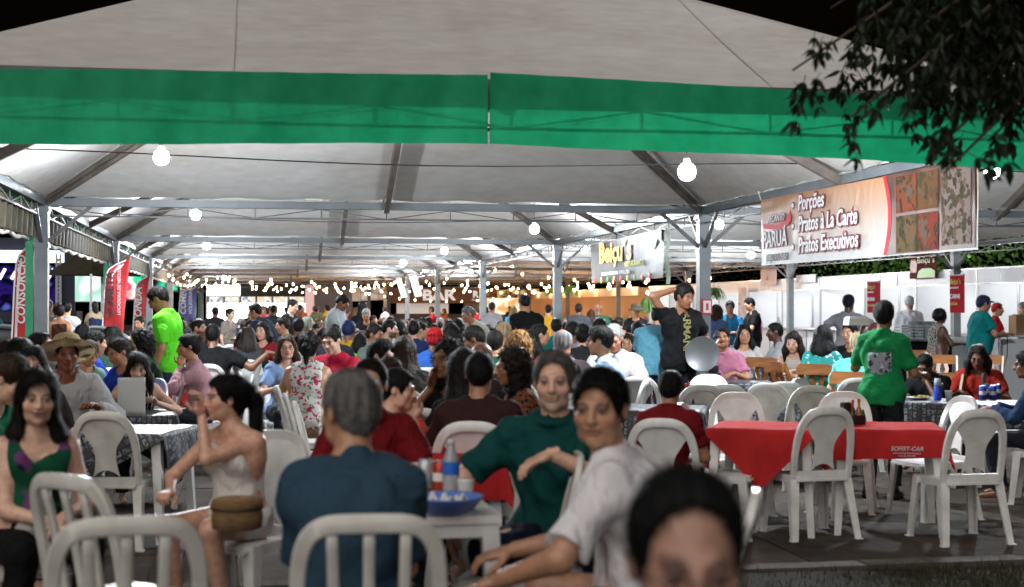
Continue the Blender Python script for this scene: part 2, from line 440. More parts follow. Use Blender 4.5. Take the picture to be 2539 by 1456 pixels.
TORSO_H = .47
def skeleton(o):
    """joints for a 1.70 m figure, facing +Y, standing or seated at z = 0"""
    J = {}; sit = o.get('pose', 'sit') == 'sit'; fem = o.get('fem', False)
    seat = .445
    zp = seat + .095 if sit else .93
    lean = math.radians(o.get('lean', 4 if sit else 2)); side = math.radians(o.get('side', 0)); tw = o.get('twist', 0)
    P = V3(0, 0 if sit else 0, zp)
    U = nrm(V3(math.sin(side), math.sin(lean), math.cos(lean)))
    lean2 = lean + math.radians(o.get('hunch', 8 if sit else 3))
    U2 = nrm(V3(math.sin(side), math.sin(lean2), math.cos(lean2)))
    Rz = rotm('Z', -tw); R = Rz @ V3(1, 0, 0); R = nrm(R - U2 * float(R @ U2)); Fd = np.cross(U2, R)
    J['P'] = P; J['mid'] = P + U * .20; J['chest'] = P + U * .20 + U2 * .13; J['neck'] = P + U * .20 + U2 * .275
    J['U'], J['U2'], J['R'], J['F'] = U, U2, R, nrm(Fd)
    sw = (.146 if fem else .166) * o.get('broad', 1.0)
    shz = J['neck'] - U2 * .066
    J['sh'] = {1: shz + R * sw, -1: shz - R * sw}
    hy, hp, hr = o.get('look', 0), o.get('nod', 6), o.get('tilt', 0)
    H = rotm('Z', -hy) @ rotm('X', -hp) @ rotm('Y', hr)
    J['H'] = H
    skull = J['neck'] + nrm(U2 * .6 + V3(0, 0, .4)) * .064 + J['F'] * .012
    hc = skull + H @ V3(0, .022, .098)
    J['skull'], J['hc'] = skull, hc
    # arms
    for sd in (1, -1):
        a = o.get('arm_r' if sd == 1 else 'arm_l', o.get('arms', 'table' if sit else 'hang'))
        S = J['sh'][sd]; pole = nrm(R * sd * .7 + V3(0, -.5, -.7)); W = None; hd = None
        if isinstance(a, dict):
            W = V3(*a['w']); pole = nrm(V3(*a['pole'])) if 'pole' in a else pole; hd = V3(*a['dir']) if 'dir' in a else None
            if a.get('rel') == 'head': W = hc + H @ W
        elif a == 'table': W = V3(sd * .15, .36 + S[1] * .5, .79); hd = V3(-sd * .5, .8, -.1)
        elif a == 'cross': W = V3(-sd * .05, .32 + S[1] * .6, .785 + .02 * sd); hd = V3(-sd, .15, 0); pole = nrm(R * sd * 1.2 + V3(0, 0, -.6))
        elif a == 'lap': W = V3(sd * .10, .27, .64); hd = V3(-sd * .5, .8, -.3)
        elif a == 'chin': W = hc + H @ V3(sd * .045, .10, -.17); hd = V3(-sd * .15, -.1, 1); pole = nrm(V3(sd * .6, .7, -1))
        elif a == 'hang': W = S + V3(sd * .07, .05, -.51); hd = V3(0, .15, -1); pole = nrm(V3(sd * .4, -1, 0))
        elif a == 'front': W = S + V3(-sd * .05, .34, -.24); hd = V3(-sd * .3, .9, .1)
        elif a == 'hip': W = P + V3(sd * .19, .03, .10); hd = V3(-sd * .5, .5, -.6); pole = nrm(V3(sd, -.6, 0))
        E, W = ik(S, W, .285, .25, pole)
        J[('E', sd)], J[('W', sd)] = E, W
        J[('hd', sd)] = nrm(hd) if hd is not None else nrm(W - E)
    # legs
    hw = .09
    for sd in (1, -1):
        hip = P + V3(sd * hw, 0, -.02)
        if sit:
            sp = o.get('knees', .14); K = hip + V3(sd * (sp - hw), .41, .015); A = V3(K[0] + sd * .01, K[1] - o.get('tuck', .06), .075)
        else:
            st = o.get('stride', .0) * sd; K = hip + V3(sd * .012, .02 + st * .5, -.43); A = V3(hip[0] + sd * .02, -.02 + st, .075)
        J[('hip', sd)], J[('K', sd)], J[('A', sd)] = hip, K, A
    return J

def add_torso(f, J, o, e=0.0):
    fem = o.get('fem', False); fat = o.get('fat', 0.0); U, U2, R, Fd = J['U'], J['U2'], J['R'], J['F']; P = J['P']; br = o.get('broad', 1.0)
    X = V3(1, 0, 0); Y0 = nrm(np.cross(U, X))
    f.cap(P - X * .075 - U * .02, P + X * .075 - U * .02, .118 + e + fat * .03, .118 + e + fat * .03, .05, .86, Y0)
    f.cap(P + U * .03, J['mid'] + U * .03, .142 + e + fat * .05, (.126 if fem else .138) + e + fat * .05, .05, .74 + fat * .16, Y0)
    if fat > .3: f.ell(P + U * .11 + Fd * .07, (.13 + fat * .03 + e, .10 + fat * .05 + e, .13 + e), None, .06)
    f.cap(J['chest'] - R * .062 * br, J['chest'] + R * .062 * br, .118 + e + fat * .02, .118 + e + fat * .02, .06, .84, Fd)
    c2 = J['neck'] - U2 * .122
    f.cap(c2 - R * .10 * br, c2 + R * .10 * br, .078 + e, .078 + e, .05, .95, Fd)
    for sd in (1, -1):
        f.cap(J['neck'] + U2 * .005, J['sh'][sd] + U2 * .004, .05 + e, .047 + e, .04)
        if fem: f.ell(J['chest'] + R * sd * .068 + Fd * .075, (.062 + e, .06 + e, .062 + e), None, .035)
def add_arm(f, J, sd, o, e=0.0, part='all', cutt=None):
    fa = 1.0 + o.get('fat', 0) * .18; th = .87 if o.get('fem') else 1.0; th *= o.get('armw', 1.0)
    S, E, W = J['sh'][sd], J[('E', sd)], J[('W', sd)]
    if part == 'all':
        f.cap(S, E, .050 * fa * th, .040 * fa * th, .03); f.cap(E, W, .039 * fa * th, .027 * th, .02)
    elif part == 'short':
        f.cap(S, E, .052 * fa * th + e, .048 * fa * th + e * 1.3, .035, ends=(None, cutt))
    elif part == 'long':
        f.cap(S, E, .052 * fa * th + e, .044 * fa * th + e, .035); f.cap(E, W, .043 * fa * th + e, .033 * th + e, .025, ends=(None, cutt))
def add_legs(f, J, o, e=0.0, cut=None):
    fa = 1 + o.get('fat', 0) * .2
    for sd in (1, -1):
        hip, K, A = J[('hip', sd)], J[('K', sd)], J[('A', sd)]
        f.cap(hip, K, .084 * fa + e, .058 * fa + e, .03, ends=(None, cut if cut and cut <= 1 else None))
        if cut is None or cut > 1:
            f.cap(K, A, .056 * fa + e, .038 + e * 1.4, .025, ends=(None, (cut - 1) if cut else None))
def add_head(f, J, o):
    H, c = J['H'], J['hc']; q = lambda *p: c + H @ V3(*p); g = o.get('headw', 1.0)
    Rm = H
    f.cap(J['neck'] - J['U2'] * .03, q(0, -.022, -.06), (.052 if o.get('fem') else .060), (.046 if o.get('fem') else .054), .025)
    f.ell(q(0, -.018, .026), (.075 * g, .093, .087), Rm, .02)
    f.ell(q(0, .016, -.03), (.062 * g, .074, .082), Rm, .02)
    jw = .025 if o.get('fem') else .034
    f.cap(q(-jw * g, .030, -.078), q(jw * g, .030, -.078), .023, .023, .03)
    f.ell(q(0, .066, -.094), (.020, .018, .019) if o.get('fem') else (.027, .020, .022), Rm, .02)
    for sd in (1, -1):
        f.ell(q(sd * .040 * g, .056, -.026), (.024, .022, .024), Rm, .02)
        f.ell(q(sd * .031, .100, .003), (.0155, .014, .0115), Rm, .010, 'scut')
        f.ell(q(sd * .031, .079, .002), (.0135, .0125, .0105), Rm, .003)
        f.ell(q(sd * .077 * g, -.012, -.008), (.008, .017, .027), Rm, .008)
        f.ell(q(sd * .011, .098, -.031), (.0085, .010, .007), Rm, .006)
    bw = .0105 if o.get('fem') else .0135
    f.cap(q(-.036, .079, .022), q(.036, .079, .022), bw, bw, .014)
    nb = .0105 if o.get('fem') else .0135
    f.cap(q(0, .086, .014), q(0, .107, -.027), .0078, nb, .010)
    f.cap(q(-.018, .086, -.053), q(.018, .086, -.053), .0075, .0075, .006)
    f.cap(q(-.015, .084, -.065), q(.015, .084, -.065), .0085, .0085, .006)

def skin_cols(V, J, o):
    tone = np.array(srgb(o.get('skin', 'b98a68'))); C = np.tile(tone, (len(V), 1))
    nz = np.sin(V[:, 0] * 37 + V[:, 2] * 23) * np.sin(V[:, 1] * 31 - V[:, 2] * 17)
    C = C * (1 + .06 * nz[:, None])
    L = (V - J['hc']) @ J['H']; x, y, z = np.abs(L[:, 0]), L[:, 1], L[:, 2]
    hc = np.array(srgb(o.get('hair_col', '17120f')))
    def mix(mask, col, w=1.0):
        m = np.clip(mask, 0, 1)[:, None] * w; C[:] = C * (1 - m) + np.array(col) * m
    st = lambda d: np.clip(.5 - d / .006, 0, 1)
    front = y > .045
    mix(front * (y > .03) * st(np.hypot((x - .044) / 1.0, (z + .026) / 1.0) - .020), tone * np.array([1.12, .82, .8]), .35)
    if o.get('beard'):
        bm = np.clip((-.030 - z) / .012, 0, 1) * np.clip((y + .01) / .02, 0, 1) * (np.linalg.norm(L, axis=1) < .15) * np.clip((z + .125) / .02, 0, 1)
        bm = np.maximum(bm, 0); mix(bm, np.array(srgb(o.get('beard_col', o.get('hair_col', '17120f')))), o['beard'])
    lip = o.get('lip', None); lc = np.array(srgb(lip)) if lip else tone * (np.array([.70, .38, .36]) if o.get('fem') else np.array([.74, .52, .50])); sm = o.get('smile', 0.0)
    mix(front * st(np.hypot(x / (2.9 + sm), (z + .059 - sm * 9 * x * x) / 1.0) - .0085), lc, .95)
    mix(front * st(np.abs(z + .0585 + .02 * x - sm * 10 * x * x) - .0008) * (x < .024 + .006 * sm), tone * .2, .75)
    mix(front * st(np.hypot((x - .031) / 1.6, (z - .026 + .25 * np.abs(x - .031)) / .62) - .0115), hc * .8, .85)
    mix(front * st(np.hypot((x - .031) / 1.7, (z - .002) / 1.0) - .0075), tone * .35 + np.array([.26, .25, .24]), .75)
    mix(front * st(np.hypot((x - .031) / 1.0, (z - .002) / 1.0) - .0058), (.015, .01, .007), 1)
    mix(front * st(np.hypot((x - .031) / 1.9, (z - .0085) / .5) - .0095), (.02, .013, .01), .8)
    mix(front * st(np.hypot((x - .008), (z + .036)) - .002), tone * .3, .6)
    return np.clip(C, 0, 1)

def hair_field(f, J, o):
    H, c = J['H'], J['hc']; q = lambda *p: c + H @ V3(*p); st = o.get('hair', 'short'); g = o.get('headw', 1.0)
    dn = V3(0, 0, -1); back = H @ V3(0, -1, 0); back = nrm(V3(back[0], back[1], 0)); rt = H @ V3(1, 0, 0); rt = nrm(V3(rt[0], rt[1], 0))
    vol = o.get('hvol', 0.0)
    f.ell(q(0, -.019, .031), (.0815 * g + vol, .101 + vol, .093 + vol), H, .01)
    ms = st in ('short', 'bald') and not o.get('fem')
    f.ell(q(0, -.06, -.015 if ms else -.02), (.050 * g + vol, .05 + vol * .7, .060) if ms else (.062 * g + vol, .055 + vol * .7, .075), H, .03)
    if o.get('fringe', 0): f.ell(q(0, .062, .066), (.055, .034, .028), H, .02)
    if st in ('short', 'tied', 'bun', 'pony', 'long'): f.ell(q(0, -.006, .070), (.066 * g + vol, .084 + vol, .050 + vol), H, .02)
    hl = o.get('hairline', 0.0)
    f.ell(q(0, .100, -.022 + hl), (.079, .085, .105), H, .01, 'cut')
    f.ell(q(0, .03, -.09), (.12, .068, .092), H, .01, 'cut')
    if st in ('short', 'bald', 'bun', 'pony', 'tied'): f.cap(q(-.1, -.02, -.125), q(.1, -.02, -.125), .058, .058, .01, mode='cut')
    if st in ('short', 'bald') and not o.get('fem'): f.cap(q(-.13, .012, -.088), q(.13, .012, -.088), .072, .072, .01, mode='cut')
    if st in ('short', 'bald'):
        for sd in (1, -1): f.ell(q(sd * .085 * g, -.004, -.020), (.034, .030, .048), H, .01, 'cut')
    if st == 'bald':
        f.ell(q(0, .0, .10), (.066, .085, .085), H, .01, 'cut')
    if st == 'curly' or st == 'afro':
        r = .115 if st == 'afro' else .10
        f.ell(q(0, -.035, .025), (r, r, r), H, .02)
        if st == 'curly':
            f.cap(q(.06, -.03, 0), q(.06, -.03, 0) + dn * .13, .06, .055, .04); f.cap(q(-.06, -.03, 0), q(-.06, -.03, 0) + dn * .13, .06, .055, .04)
            f.cap(q(0, -.06, 0), q(0, -.06, 0) + dn * .15, .075, .07, .04)
        f.ell(q(0, .10, -.035), (.07, .085, .10), H, .01, 'cut')
    L = o.get('hlen', .32)
    if st == 'long':
        for sd in (1, -1):
            a = q(sd * .060, -.015, .01); b = a + dn * L * .45 + rt * sd * .035 + back * .02; e = b + dn * L * .55 + back * .01 + rt * sd * .005
            f.cap(a, b, .038, .042, .04, .75, rt); f.cap(b, e, .044, .026, .04, .75, rt)
        a = q(0, -.06, .0); b = a + dn * L * .5 + back * .045; e = b + dn * L * .55
        f.cap(a, b, .070, .085, .04, .65, back); f.cap(b, e, .088, .06, .04, .5, back)
    if st == 'pony':
        a = q(0, -.105, .045); b = a + back * .055 + dn * .07; e = b + dn * L + back * .0
        f.ell(a, (.03, .03, .03), H, .02); f.cap(a, b, .026, .038, .02); f.cap(b, e, .040, .014, .02)
    if st == 'bun':
        f.ell(q(0, -.10, .06), (.045, .042, .042), H, .012)
    ph = o.get('seed', 1) * 1.7
    if st in ('curly', 'afro'):
        f.ripple(lambda X, Y, Z: .011 * np.sin(X * 95 + ph) * np.sin(Y * 88 + 1.3 * ph) * np.sin(Z * 92 + .7 * ph) + .006 * np.sin(X * 190) * np.sin(Z * 175 + Y * 60))
    elif st in ('long', 'pony'):
        f.ripple(lambda X, Y, Z: .0028 * np.sin(X * 210 + 9 * np.sin(Z * 9 + ph)) * np.sin(Y * 190 + 7 * np.sin(Z * 7)) + .004 * np.sin(X * 60 + Z * 8 + ph))
    else:
        f.ripple(lambda X, Y, Z: .003 * np.sin(X * 160 + ph) * np.sin(Y * 150 + Z * 90) * np.sin(Z * 140))

STAT = {'n': 0}
def person_meshes(o):
    """returns dict of meshes in local space (1.70 m figure) and head-top point"""
    J = skeleton(o); hr, br = o.get('hres', .010), o.get('bres', .020)
    hc = J['hc']; out = {}
    allp = np.array([J['P'], J['neck'], hc, J['sh'][1], J['sh'][-1]] + [J[(n, s)] for n in ('E', 'W', 'hip', 'K', 'A') for s in (1, -1)])
    lo, hi = allp.min(0) - .20, allp.max(0) + .20; lo[2] = max(lo[2], -.02)
    hi[2] = max(hc[2] + .135, hi[2] - .05)
    def grid(lo, hi, h, fine=None):
        m = .135
        return Field(*[axis_pts(lo[i], hi[i], h, hc[i] - m, hc[i] + m, fine) for i in range(3)])
    f = grid(lo, hi, br, hr)
    add_torso(f, J, o, -.012 if o.get('shirt') and o.get('sleeve') != 'none' else -.004); [add_arm(f, J, s, o) for s in (1, -1)]
    add_legs(f, J, o, -.012 if o.get('pants', 1) and o.get('plen', 1.97) > 1.5 else 0); add_head(f, J, o)
    for s in (1, -1):
        A = J[('A', s)]; f.cap(A + V3(0, -.02, -.03), A + V3(0, .13, -.05), .032, .026, .03)
    V, Q = f.nets()
    hv, hq = [V], [Q]; n = len(V)
    for s in (1, -1):
        t = o.get('hand_r' if s == 1 else 'hand_l', 'relax'); hV, hQ = HANDS[t]
        y = J[('hd', s)]; E, W = J[('E', s)], J[('W', s)]
        inw = V3(-s, 0, 0) if abs(y[2]) > .6 else V3(0, 0, -1)          # palm faces inward when hanging, down on a table
        pal = o.get('palm_r' if s == 1 else 'palm_l'); inw = V3(*pal) if pal else inw
        z = -inw; z = nrm(z - y * float(z @ y)); x = np.cross(y, z)      # thumb side = x ; mirrored hand if needed
        want = V3(0, 1, 0) if abs(y[2]) > .6 else V3(-s, 0, 0)
        mir = 1.0 if float(x @ want) > 0 else -1.0
        hs = .92 if o.get('fem') else 1.0
        M = np.stack([x * mir, y, z], 1) * hs
        PV = hV @ M.T + (W + y * .012); QQ = hQ + n
        if mir < 0: QQ = QQ[:, ::-1]
        hv.append(PV); hq.append(QQ); n += len(PV)
    V = np.concatenate(hv); Q = np.concatenate(hq)
    out['body'] = mesh_vq('body', V, Q, skin_mat(), skin_cols(V, J, o))
    # hair
    st = o.get('hair', 'short')
    if st != 'none':
        L = o.get('hlen', .32) if st in ('long', 'pony') else (.2 if st == 'curly' else .0)
        l2, h2 = hc - .16, hc + .15; l2 = l2 - V3(.05, .12, L * 1.08); h2 = h2 + V3(.05, .05, 0)
        if st == 'pony': l2 = l2 - V3(.1, .1, .1); h2 = h2 + V3(.1, .1, 0)
        hh = max(hr, .007)
        g = Field(*[np.arange(l2[i], h2[i], hh) for i in range(3)])
        hair_field(g, J, o); r = g.nets()
        if r and o.get('strands', 0):
            near = hr < .007; r = strands(r[0], r[1], J, o, int(o['strands']), (.06 if st in ('long', 'pony') else (.020 if st == 'short' else .032)) * (1.15 if not near else 1), .0011 if near else (.0018 if hr < .010 else .003))
        if r: out['hair'] = mesh_vq('hair', r[0], r[1], hair_mat(o.get('hair_col', '17120f')))
    # shirt
    sit_ = o.get('pose', 'sit') == 'sit'
    if o.get('shirt'):
        e = o.get('loose', .010); sl = o.get('sleeve', 'short')
        g = grid(lo, hi, .0105 if hr < .007 else min(br, .02), None)
        add_torso(g, J, o, e)
        for s in (1, -1):
            if sl == 'short': add_arm(g, J, s, o, e + .004, 'short', o.get('slv', .72))
            elif sl == 'long': add_arm(g, J, s, o, e, 'long', o.get('slv', .97))
        U2 = J['U2']; nb = J['neck']
        if not sit_: g.cap(J['chest'], J['P'] - J['U'] * (o.get('hem', .075) + .1), .122 + e + o.get('fat', 0) * .05, .134 + e + o.get('fat', 0) * .05, .05, .76 + o.get('fat', 0) * .15, nrm(np.cross(J['U'], V3(1, 0, 0))))
        deep = o.get('deep', .0)
        g.cap(nb - U2 * (deep - (.03 if o.get('collar') else 0)) + J['F'] * ((.02 if not o.get('collar') else .0) + deep * .9), J['skull'] + U2 * .15, (.068 if not o.get('collar') else .060) + deep * .5, .075, .01, mode='cut')
        g.plane(nb + U2 * .045, U2)
        if sl == 'none':
            for s in (1, -1): g.plane(J['sh'][s] - J['R'] * s * .015, J['R'] * s)
            if o.get('straps'): g.plane(J['chest'] + U2 * .085, U2)
        g.plane(J['P'] - J['U'] * o.get('hem', .075), -J['U'])
        ph = o.get('seed', 1) * 2.1
        wr = o.get('wrinkle', .0060)
        g.ripple(lambda X, Y, Z: wr * np.sin(Z * 34 + X * 22 + 2.5 * np.sin(X * 9 + ph) + ph) * np.sin(X * 13 + Y * 17 + Z * 5 + ph) + wr * .6 * np.sin(X * 48 - Z * 31 + 3 * np.sin(Y * 12 + ph)))
        if o.get('collar'):
            for k in range(14):
                t0, t1 = [2 * math.pi * (k + d) / 14 for d in (0, 1)]
                p = [nb + U2 * (.02 + .012 * -math.sin(t)) + J['R'] * (.064 * math.cos(t)) + J['F'] * (.01 + .066 * math.sin(t)) for t in (t0, t1)]
                if not (1.35 < (t0 + t1) / 2 < 1.8): g.cap(p[0], p[1], .017, .017, .006)
        r = g.nets()
        m = o['shirt'] if not isinstance(o['shirt'], str) else cloth_mat(o['shirt'])
        if r: out['shirt'] = mesh_vq('shirt', r[0], r[1], m)
    # trousers
    tr = o.get('pants', '23262e')
    if tr:
        l3, h3 = lo.copy(), hi.copy(); h3[2] = J['P'][2] + .18
        g = Field(*[np.arange(l3[i], h3[i], br) for i in range(3)])
        e = .010; P = J['P']; X = V3(1, 0, 0); fat = o.get('fat', 0)
        g.cap(P - X * .075, P + X * .075, .116 + e + fat * .03, .116 + e + fat * .03, .03, .86, V3(0, 1, 0))
        add_legs(g, J, o, e, o.get('plen', 1.97)); g.plane(P + J['U'] * (.06 if sit_ or not o.get('shirt') or o.get('hem', .075) < .02 else .0), J['U'])
        ph = o.get('seed', 1) * .9
        g.ripple(lambda X, Y, Z: .004 * np.sin(Z * 40 + Y * 38 + 2 * np.sin(X * 15 + ph)) * np.sin(X * 20 + ph))
        r = g.nets()
        m = tr if not isinstance(tr, str) else cloth_mat(tr)
        if r: out['trousers'] = mesh_vq('trousers', r[0], r[1], m)
    out['J'] = J
    top = hc + J['H'] @ V3(0, -.02, .113); out['top'] = V3(hc[0], hc[1], top[2])
    STAT['n'] += 1
    return out

def strands(V, Q, J, o, n, L, w):
    """thin tapering hair strands growing from the hair surface"""
    rg = np.random.default_rng(int(o.get('seed', 1) * 1000) % 9999); A, B, C, D = [V[Q[:, i]] for i in range(4)]
    ar = np.linalg.norm(np.cross(C - A, D - B), axis=1); f = rg.choice(len(Q), n, p=ar / ar.sum())
    u, v = rg.random((n, 1)), rg.random((n, 1)); P = (A[f] * (1 - u) + B[f] * u) * (1 - v) + (D[f] * (1 - u) + C[f] * u) * v
    N = np.cross(C[f] - A[f], D[f] - B[f]); N /= np.linalg.norm(N, axis=1, keepdims=True) + 1e-9
    crown = J['hc'] + J['H'] @ V3(.015, -.03, .12); st = o.get('hair', 'short')
    fl = P - crown; fl[:, 2] -= .05
    if st in ('long', 'pony'):
        low = (P[:, 2:3] < J['hc'][2] + .02); fl = np.where(low, np.array([[0, 0, -.3]]), fl)
    if st in ('tied', 'bun'): fl = (J['hc'] + J['H'] @ V3(0, -.13, .03)) - P
    if st == 'pony': fl = np.where(P[:, 2:3] > J['hc'][2] - .06, (J['hc'] + J['H'] @ V3(0, -.13, .04)) - P, fl)
    fl -= N * np.sum(fl * N, axis=1, keepdims=True); fl /= np.linalg.norm(fl, axis=1, keepdims=True) + 1e-6
    lift = {'short': .30, 'curly': .7, 'afro': .8}.get(st, .10); rnd = .22 if st in ('short',) else (.9 if st in ('curly', 'afro') else .16)
    d = fl + N * lift * rg.random((n, 1)) + rg.normal(0, rnd, (n, 3)); d /= np.linalg.norm(d, axis=1, keepdims=True)
    s = np.cross(d, N); s /= np.linalg.norm(s, axis=1, keepdims=True) + 1e-6; ln = L * rg.uniform(.5, 1.2, (n, 1)); ww = w * rg.uniform(.6, 1.2, (n, 1))
    P0 = P - N * .002; P1 = P + d * ln * .5 + N * .002; P2 = P + d * ln - N * .002 * (0 if st in ('curly', 'afro') else 1)
    SV = np.stack([P0 - s * ww, P0 + s * ww, P1 - s * ww * .8, P1 + s * ww * .8, P2 - s * ww * .15, P2 + s * ww * .15], 1).reshape(-1, 3)
    b0 = len(V) + np.arange(n)[:, None] * 6
    return np.concatenate([V, SV]), np.concatenate([Q, b0 + np.array([[0, 1, 3, 2]]), b0 + np.array([[2, 3, 5, 4]])])
PEOPLE = []
def heading(loc, ang):
    d = Vector((loc[0], loc[1], 0)).normalized(); r = Vector((d.y, -d.x, 0)); a = math.radians(ang)
    h = -d * math.cos(a) + r * math.sin(a); return math.atan2(h.y, h.x) - math.pi / 2
def add_shoe(body, J, col):
    m = cloth_mat(col)
    key = 'shoe_' + col
    if key not in MATS: MATS[key] = mesh_vq('shoe', SHOE[0], SHOE[1], m)
    for s in (1, -1):
        A = J[('A', s)]; link('shoe', MATS[key], body, (A[0], A[1], A[2] - .077))
def person(px, py, Z, face, label, group=None, chair='white', **o):
    """px,py: top of the head in the picture at depth Z; face: 0 to the camera, 90 to picture right, 180 away"""
    top = at(px, py, Z); g = gnd(top.x, top.y)
    o.setdefault('hres', .0044 if Z < 7 else (.0085 if Z < 15 else .012)); o.setdefault('bres', .015 if Z < 7 else (.018 if Z < 15 else .022))
    o.setdefault('strands', 8500 if Z < 7 else (3000 if Z < 12 else (900 if Z < 20 else 350)))
    o.setdefault('seed', (px * 7 + py * 3) % 97 * .13)
    M = person_meshes(o); sit = o.get('pose', 'sit') == 'sit'
    if sit: s = (top.z - g - .445) / (float(M['top'][2]) - .445); s = min(max(s, .72), 1.16)
    else: s = (top.z - g) / float(M['top'][2])
    s *= o.get('scale', 1.0)
    zoff = g + (.445 * (1 - s) if sit else 0)
    rz = heading(top, face); R = Matrix.Rotation(rz, 3, 'Z')
    b = R @ Vector((float(M['top'][0]) * s, float(M['top'][1]) * s, 0))
    loc = Vector((top.x - b.x, top.y - b.y, zoff))
    body = link('person', M['body'], None, loc, rz); body.scale = (s, s, s)
    for k in ('hair', 'shirt', 'trousers'):
        if k in M: link(k, M[k], body)
    if o.get('shoes'): add_shoe(body, M['J'], o['shoes'])
    tag(body, label, 'person', group)
    PEOPLE.append((body, M, s, rz, loc, sit))
    if sit and chair:
        CHAIRQ.append((chair, loc.x, loc.y, g, rz))
    body['_'] = 0; del body['_']
    return body, M
CHAIRQ = []
# ------------------------------------------------------------------ the setting
X0, WX, Y0, LY, ZB = -2.742, 9.105, 9.688, 10.0, 2.93     # tent grid: left posts, tent width, front row, tent length, beam underside
APEX, EAVE = 5.50, 3.06
asph = bpy.data.materials.new('paving'); asph.use_nodes = True
def ground_mat(m, base, dark, light, scale, rough=.85, crack=False):
    n = m.node_tree.nodes; l = m.node_tree.links; b = n['Principled BSDF']; b.inputs['Roughness'].default_value = rough; b.inputs['Specular IOR Level'].default_value = .12
    tc = n.new('ShaderNodeTexCoord')
    a = n.new('ShaderNodeTexNoise'); a.inputs['Scale'].default_value = scale; a.inputs['Detail'].default_value = 8; a.inputs['Roughness'].default_value = .65
    c = n.new('ShaderNodeTexNoise'); c.inputs['Scale'].default_value = scale * 14; c.inputs['Detail'].default_value = 4
    l.new(tc.outputs['Object'], a.inputs[0]); l.new(tc.outputs['Object'], c.inputs[0])
    r = n.new('ShaderNodeValToRGB'); e = r.color_ramp.elements
    e[0].position = .33; e[1].position = .7; e[0].color = (*dark, 1); e[1].color = (*light, 1)
    x = r.color_ramp.elements.new(.5); x.color = (*base, 1)
    l.new(a.outputs[0], r.inputs[0])
    mx = n.new('ShaderNodeMixRGB'); mx.blend_type = 'OVERLAY'; mx.inputs[0].default_value = .5
    l.new(r.outputs[0], mx.inputs[1]); l.new(c.outputs[0], mx.inputs[2]); l.new(mx.outputs[0], b.inputs['Base Color'])
    bp = n.new('ShaderNodeBump'); bp.inputs['Strength'].default_value = .5; bp.inputs['Distance'].default_value = .01
    l.new(c.outputs[0], bp.inputs['Height']); l.new(bp.outputs[0], b.inputs['Normal'])
ground_mat(asph, (.055, .045, .038), (.024, .02, .017), (.09, .076, .065), .7)
tag(MB().box((0, 60, -.15), (220, 170, .3)).build('ground', asph), kind='structure')
soil = bpy.data.materials.new('soil'); soil.use_nodes = True
ground_mat(soil, (.022, .018, .009), (.009, .008, .005), (.042, .034, .02), 1.6)
lawn = MB(); lawn.grid(lambda u, v: (-30 + 60 * u, -12 + 19.75 * v, .066 + .012 * math.sin(u * 140) * math.sin(v * 40)), 90, 40)
tag(lawn.build('lawn', soil, smooth=True), kind='structure')
kerbm = mat('kerb_concrete', (.085, .07, .058), .9, var=.35, vscale=3, bump=.5, bscale=30)
kerb_root = empty('kerb', (0, 7.85, 0)); tag(kerb_root, kind='structure')
me_k = MB().box((0, 0, .03), (.985, .16, .12)).mesh('kerbstone', kerbm)
for i in range(-9, 17): link('kerbstone', me_k, kerb_root, (i * 1.0, random.Random(i).uniform(-.006, .006), random.Random(i + 50).uniform(-.006, .004)))
# paving slab joints near the camera
slab_root = empty('pavement', (0, 0, 0)); tag(slab_root, kind='structure')
slabm = bpy.data.materials.new('paving_slab'); slabm.use_nodes = True
ground_mat(slabm, (.052, .041, .034), (.02, .017, .014), (.09, .073, .06), .9)
me_s = {}
for ix in range(-4, 12):
    for iy in range(5):
        rr = random.Random(ix * 31 + iy)
        b = MB().box((0, 0, 0), (1.99, 2.39, .03)); 
        o = link('slab', b.mesh('slab', slabm) if (ix, iy) == (-4, 0) else me_s['a'], slab_root, (ix * 2.0 + .4, 7.94 + 1.2 + iy * 2.4, -.008 + rr.uniform(-.003, .003)))
        me_s.setdefault('a', o.data)
# grass
gm = mat('grass_blade', (.022, .026, .008), .8, var=.5, vscale=1.5, vcol=(.036, .028, .012))
gb = MB(); rg = random.Random(3)
for i in range(52000):
    x = rg.uniform(-3.2, 6.5); y = rg.uniform(2.5, 7.74) if i % 4 == 0 else rg.uniform(5.6, 7.76)
    if math.sin(x * 3.1 + 2) * math.sin(y * 2.7) + rg.uniform(-.6, .6) < -.55: continue
    h = rg.uniform(.015, .055); a = rg.uniform(0, 6.28); w = .004; dx, dy = math.cos(a) * w, math.sin(a) * w; tx, ty = rg.uniform(-.02, .02), rg.uniform(-.02, .02)
    gb.add([(x - dx, y - dy, .06), (x + dx, y + dy, .06), (x + tx, y + ty, .066 + h)], [(0, 1, 2)])
me_g = bpy.data.meshes.new('grass'); me_g.from_pydata(gb.v, [], gb.f); me_g.materials.append(gm)
tag(link('grass', me_g), 'short worn grass growing on the dark soil', 'grass', kind='stuff')

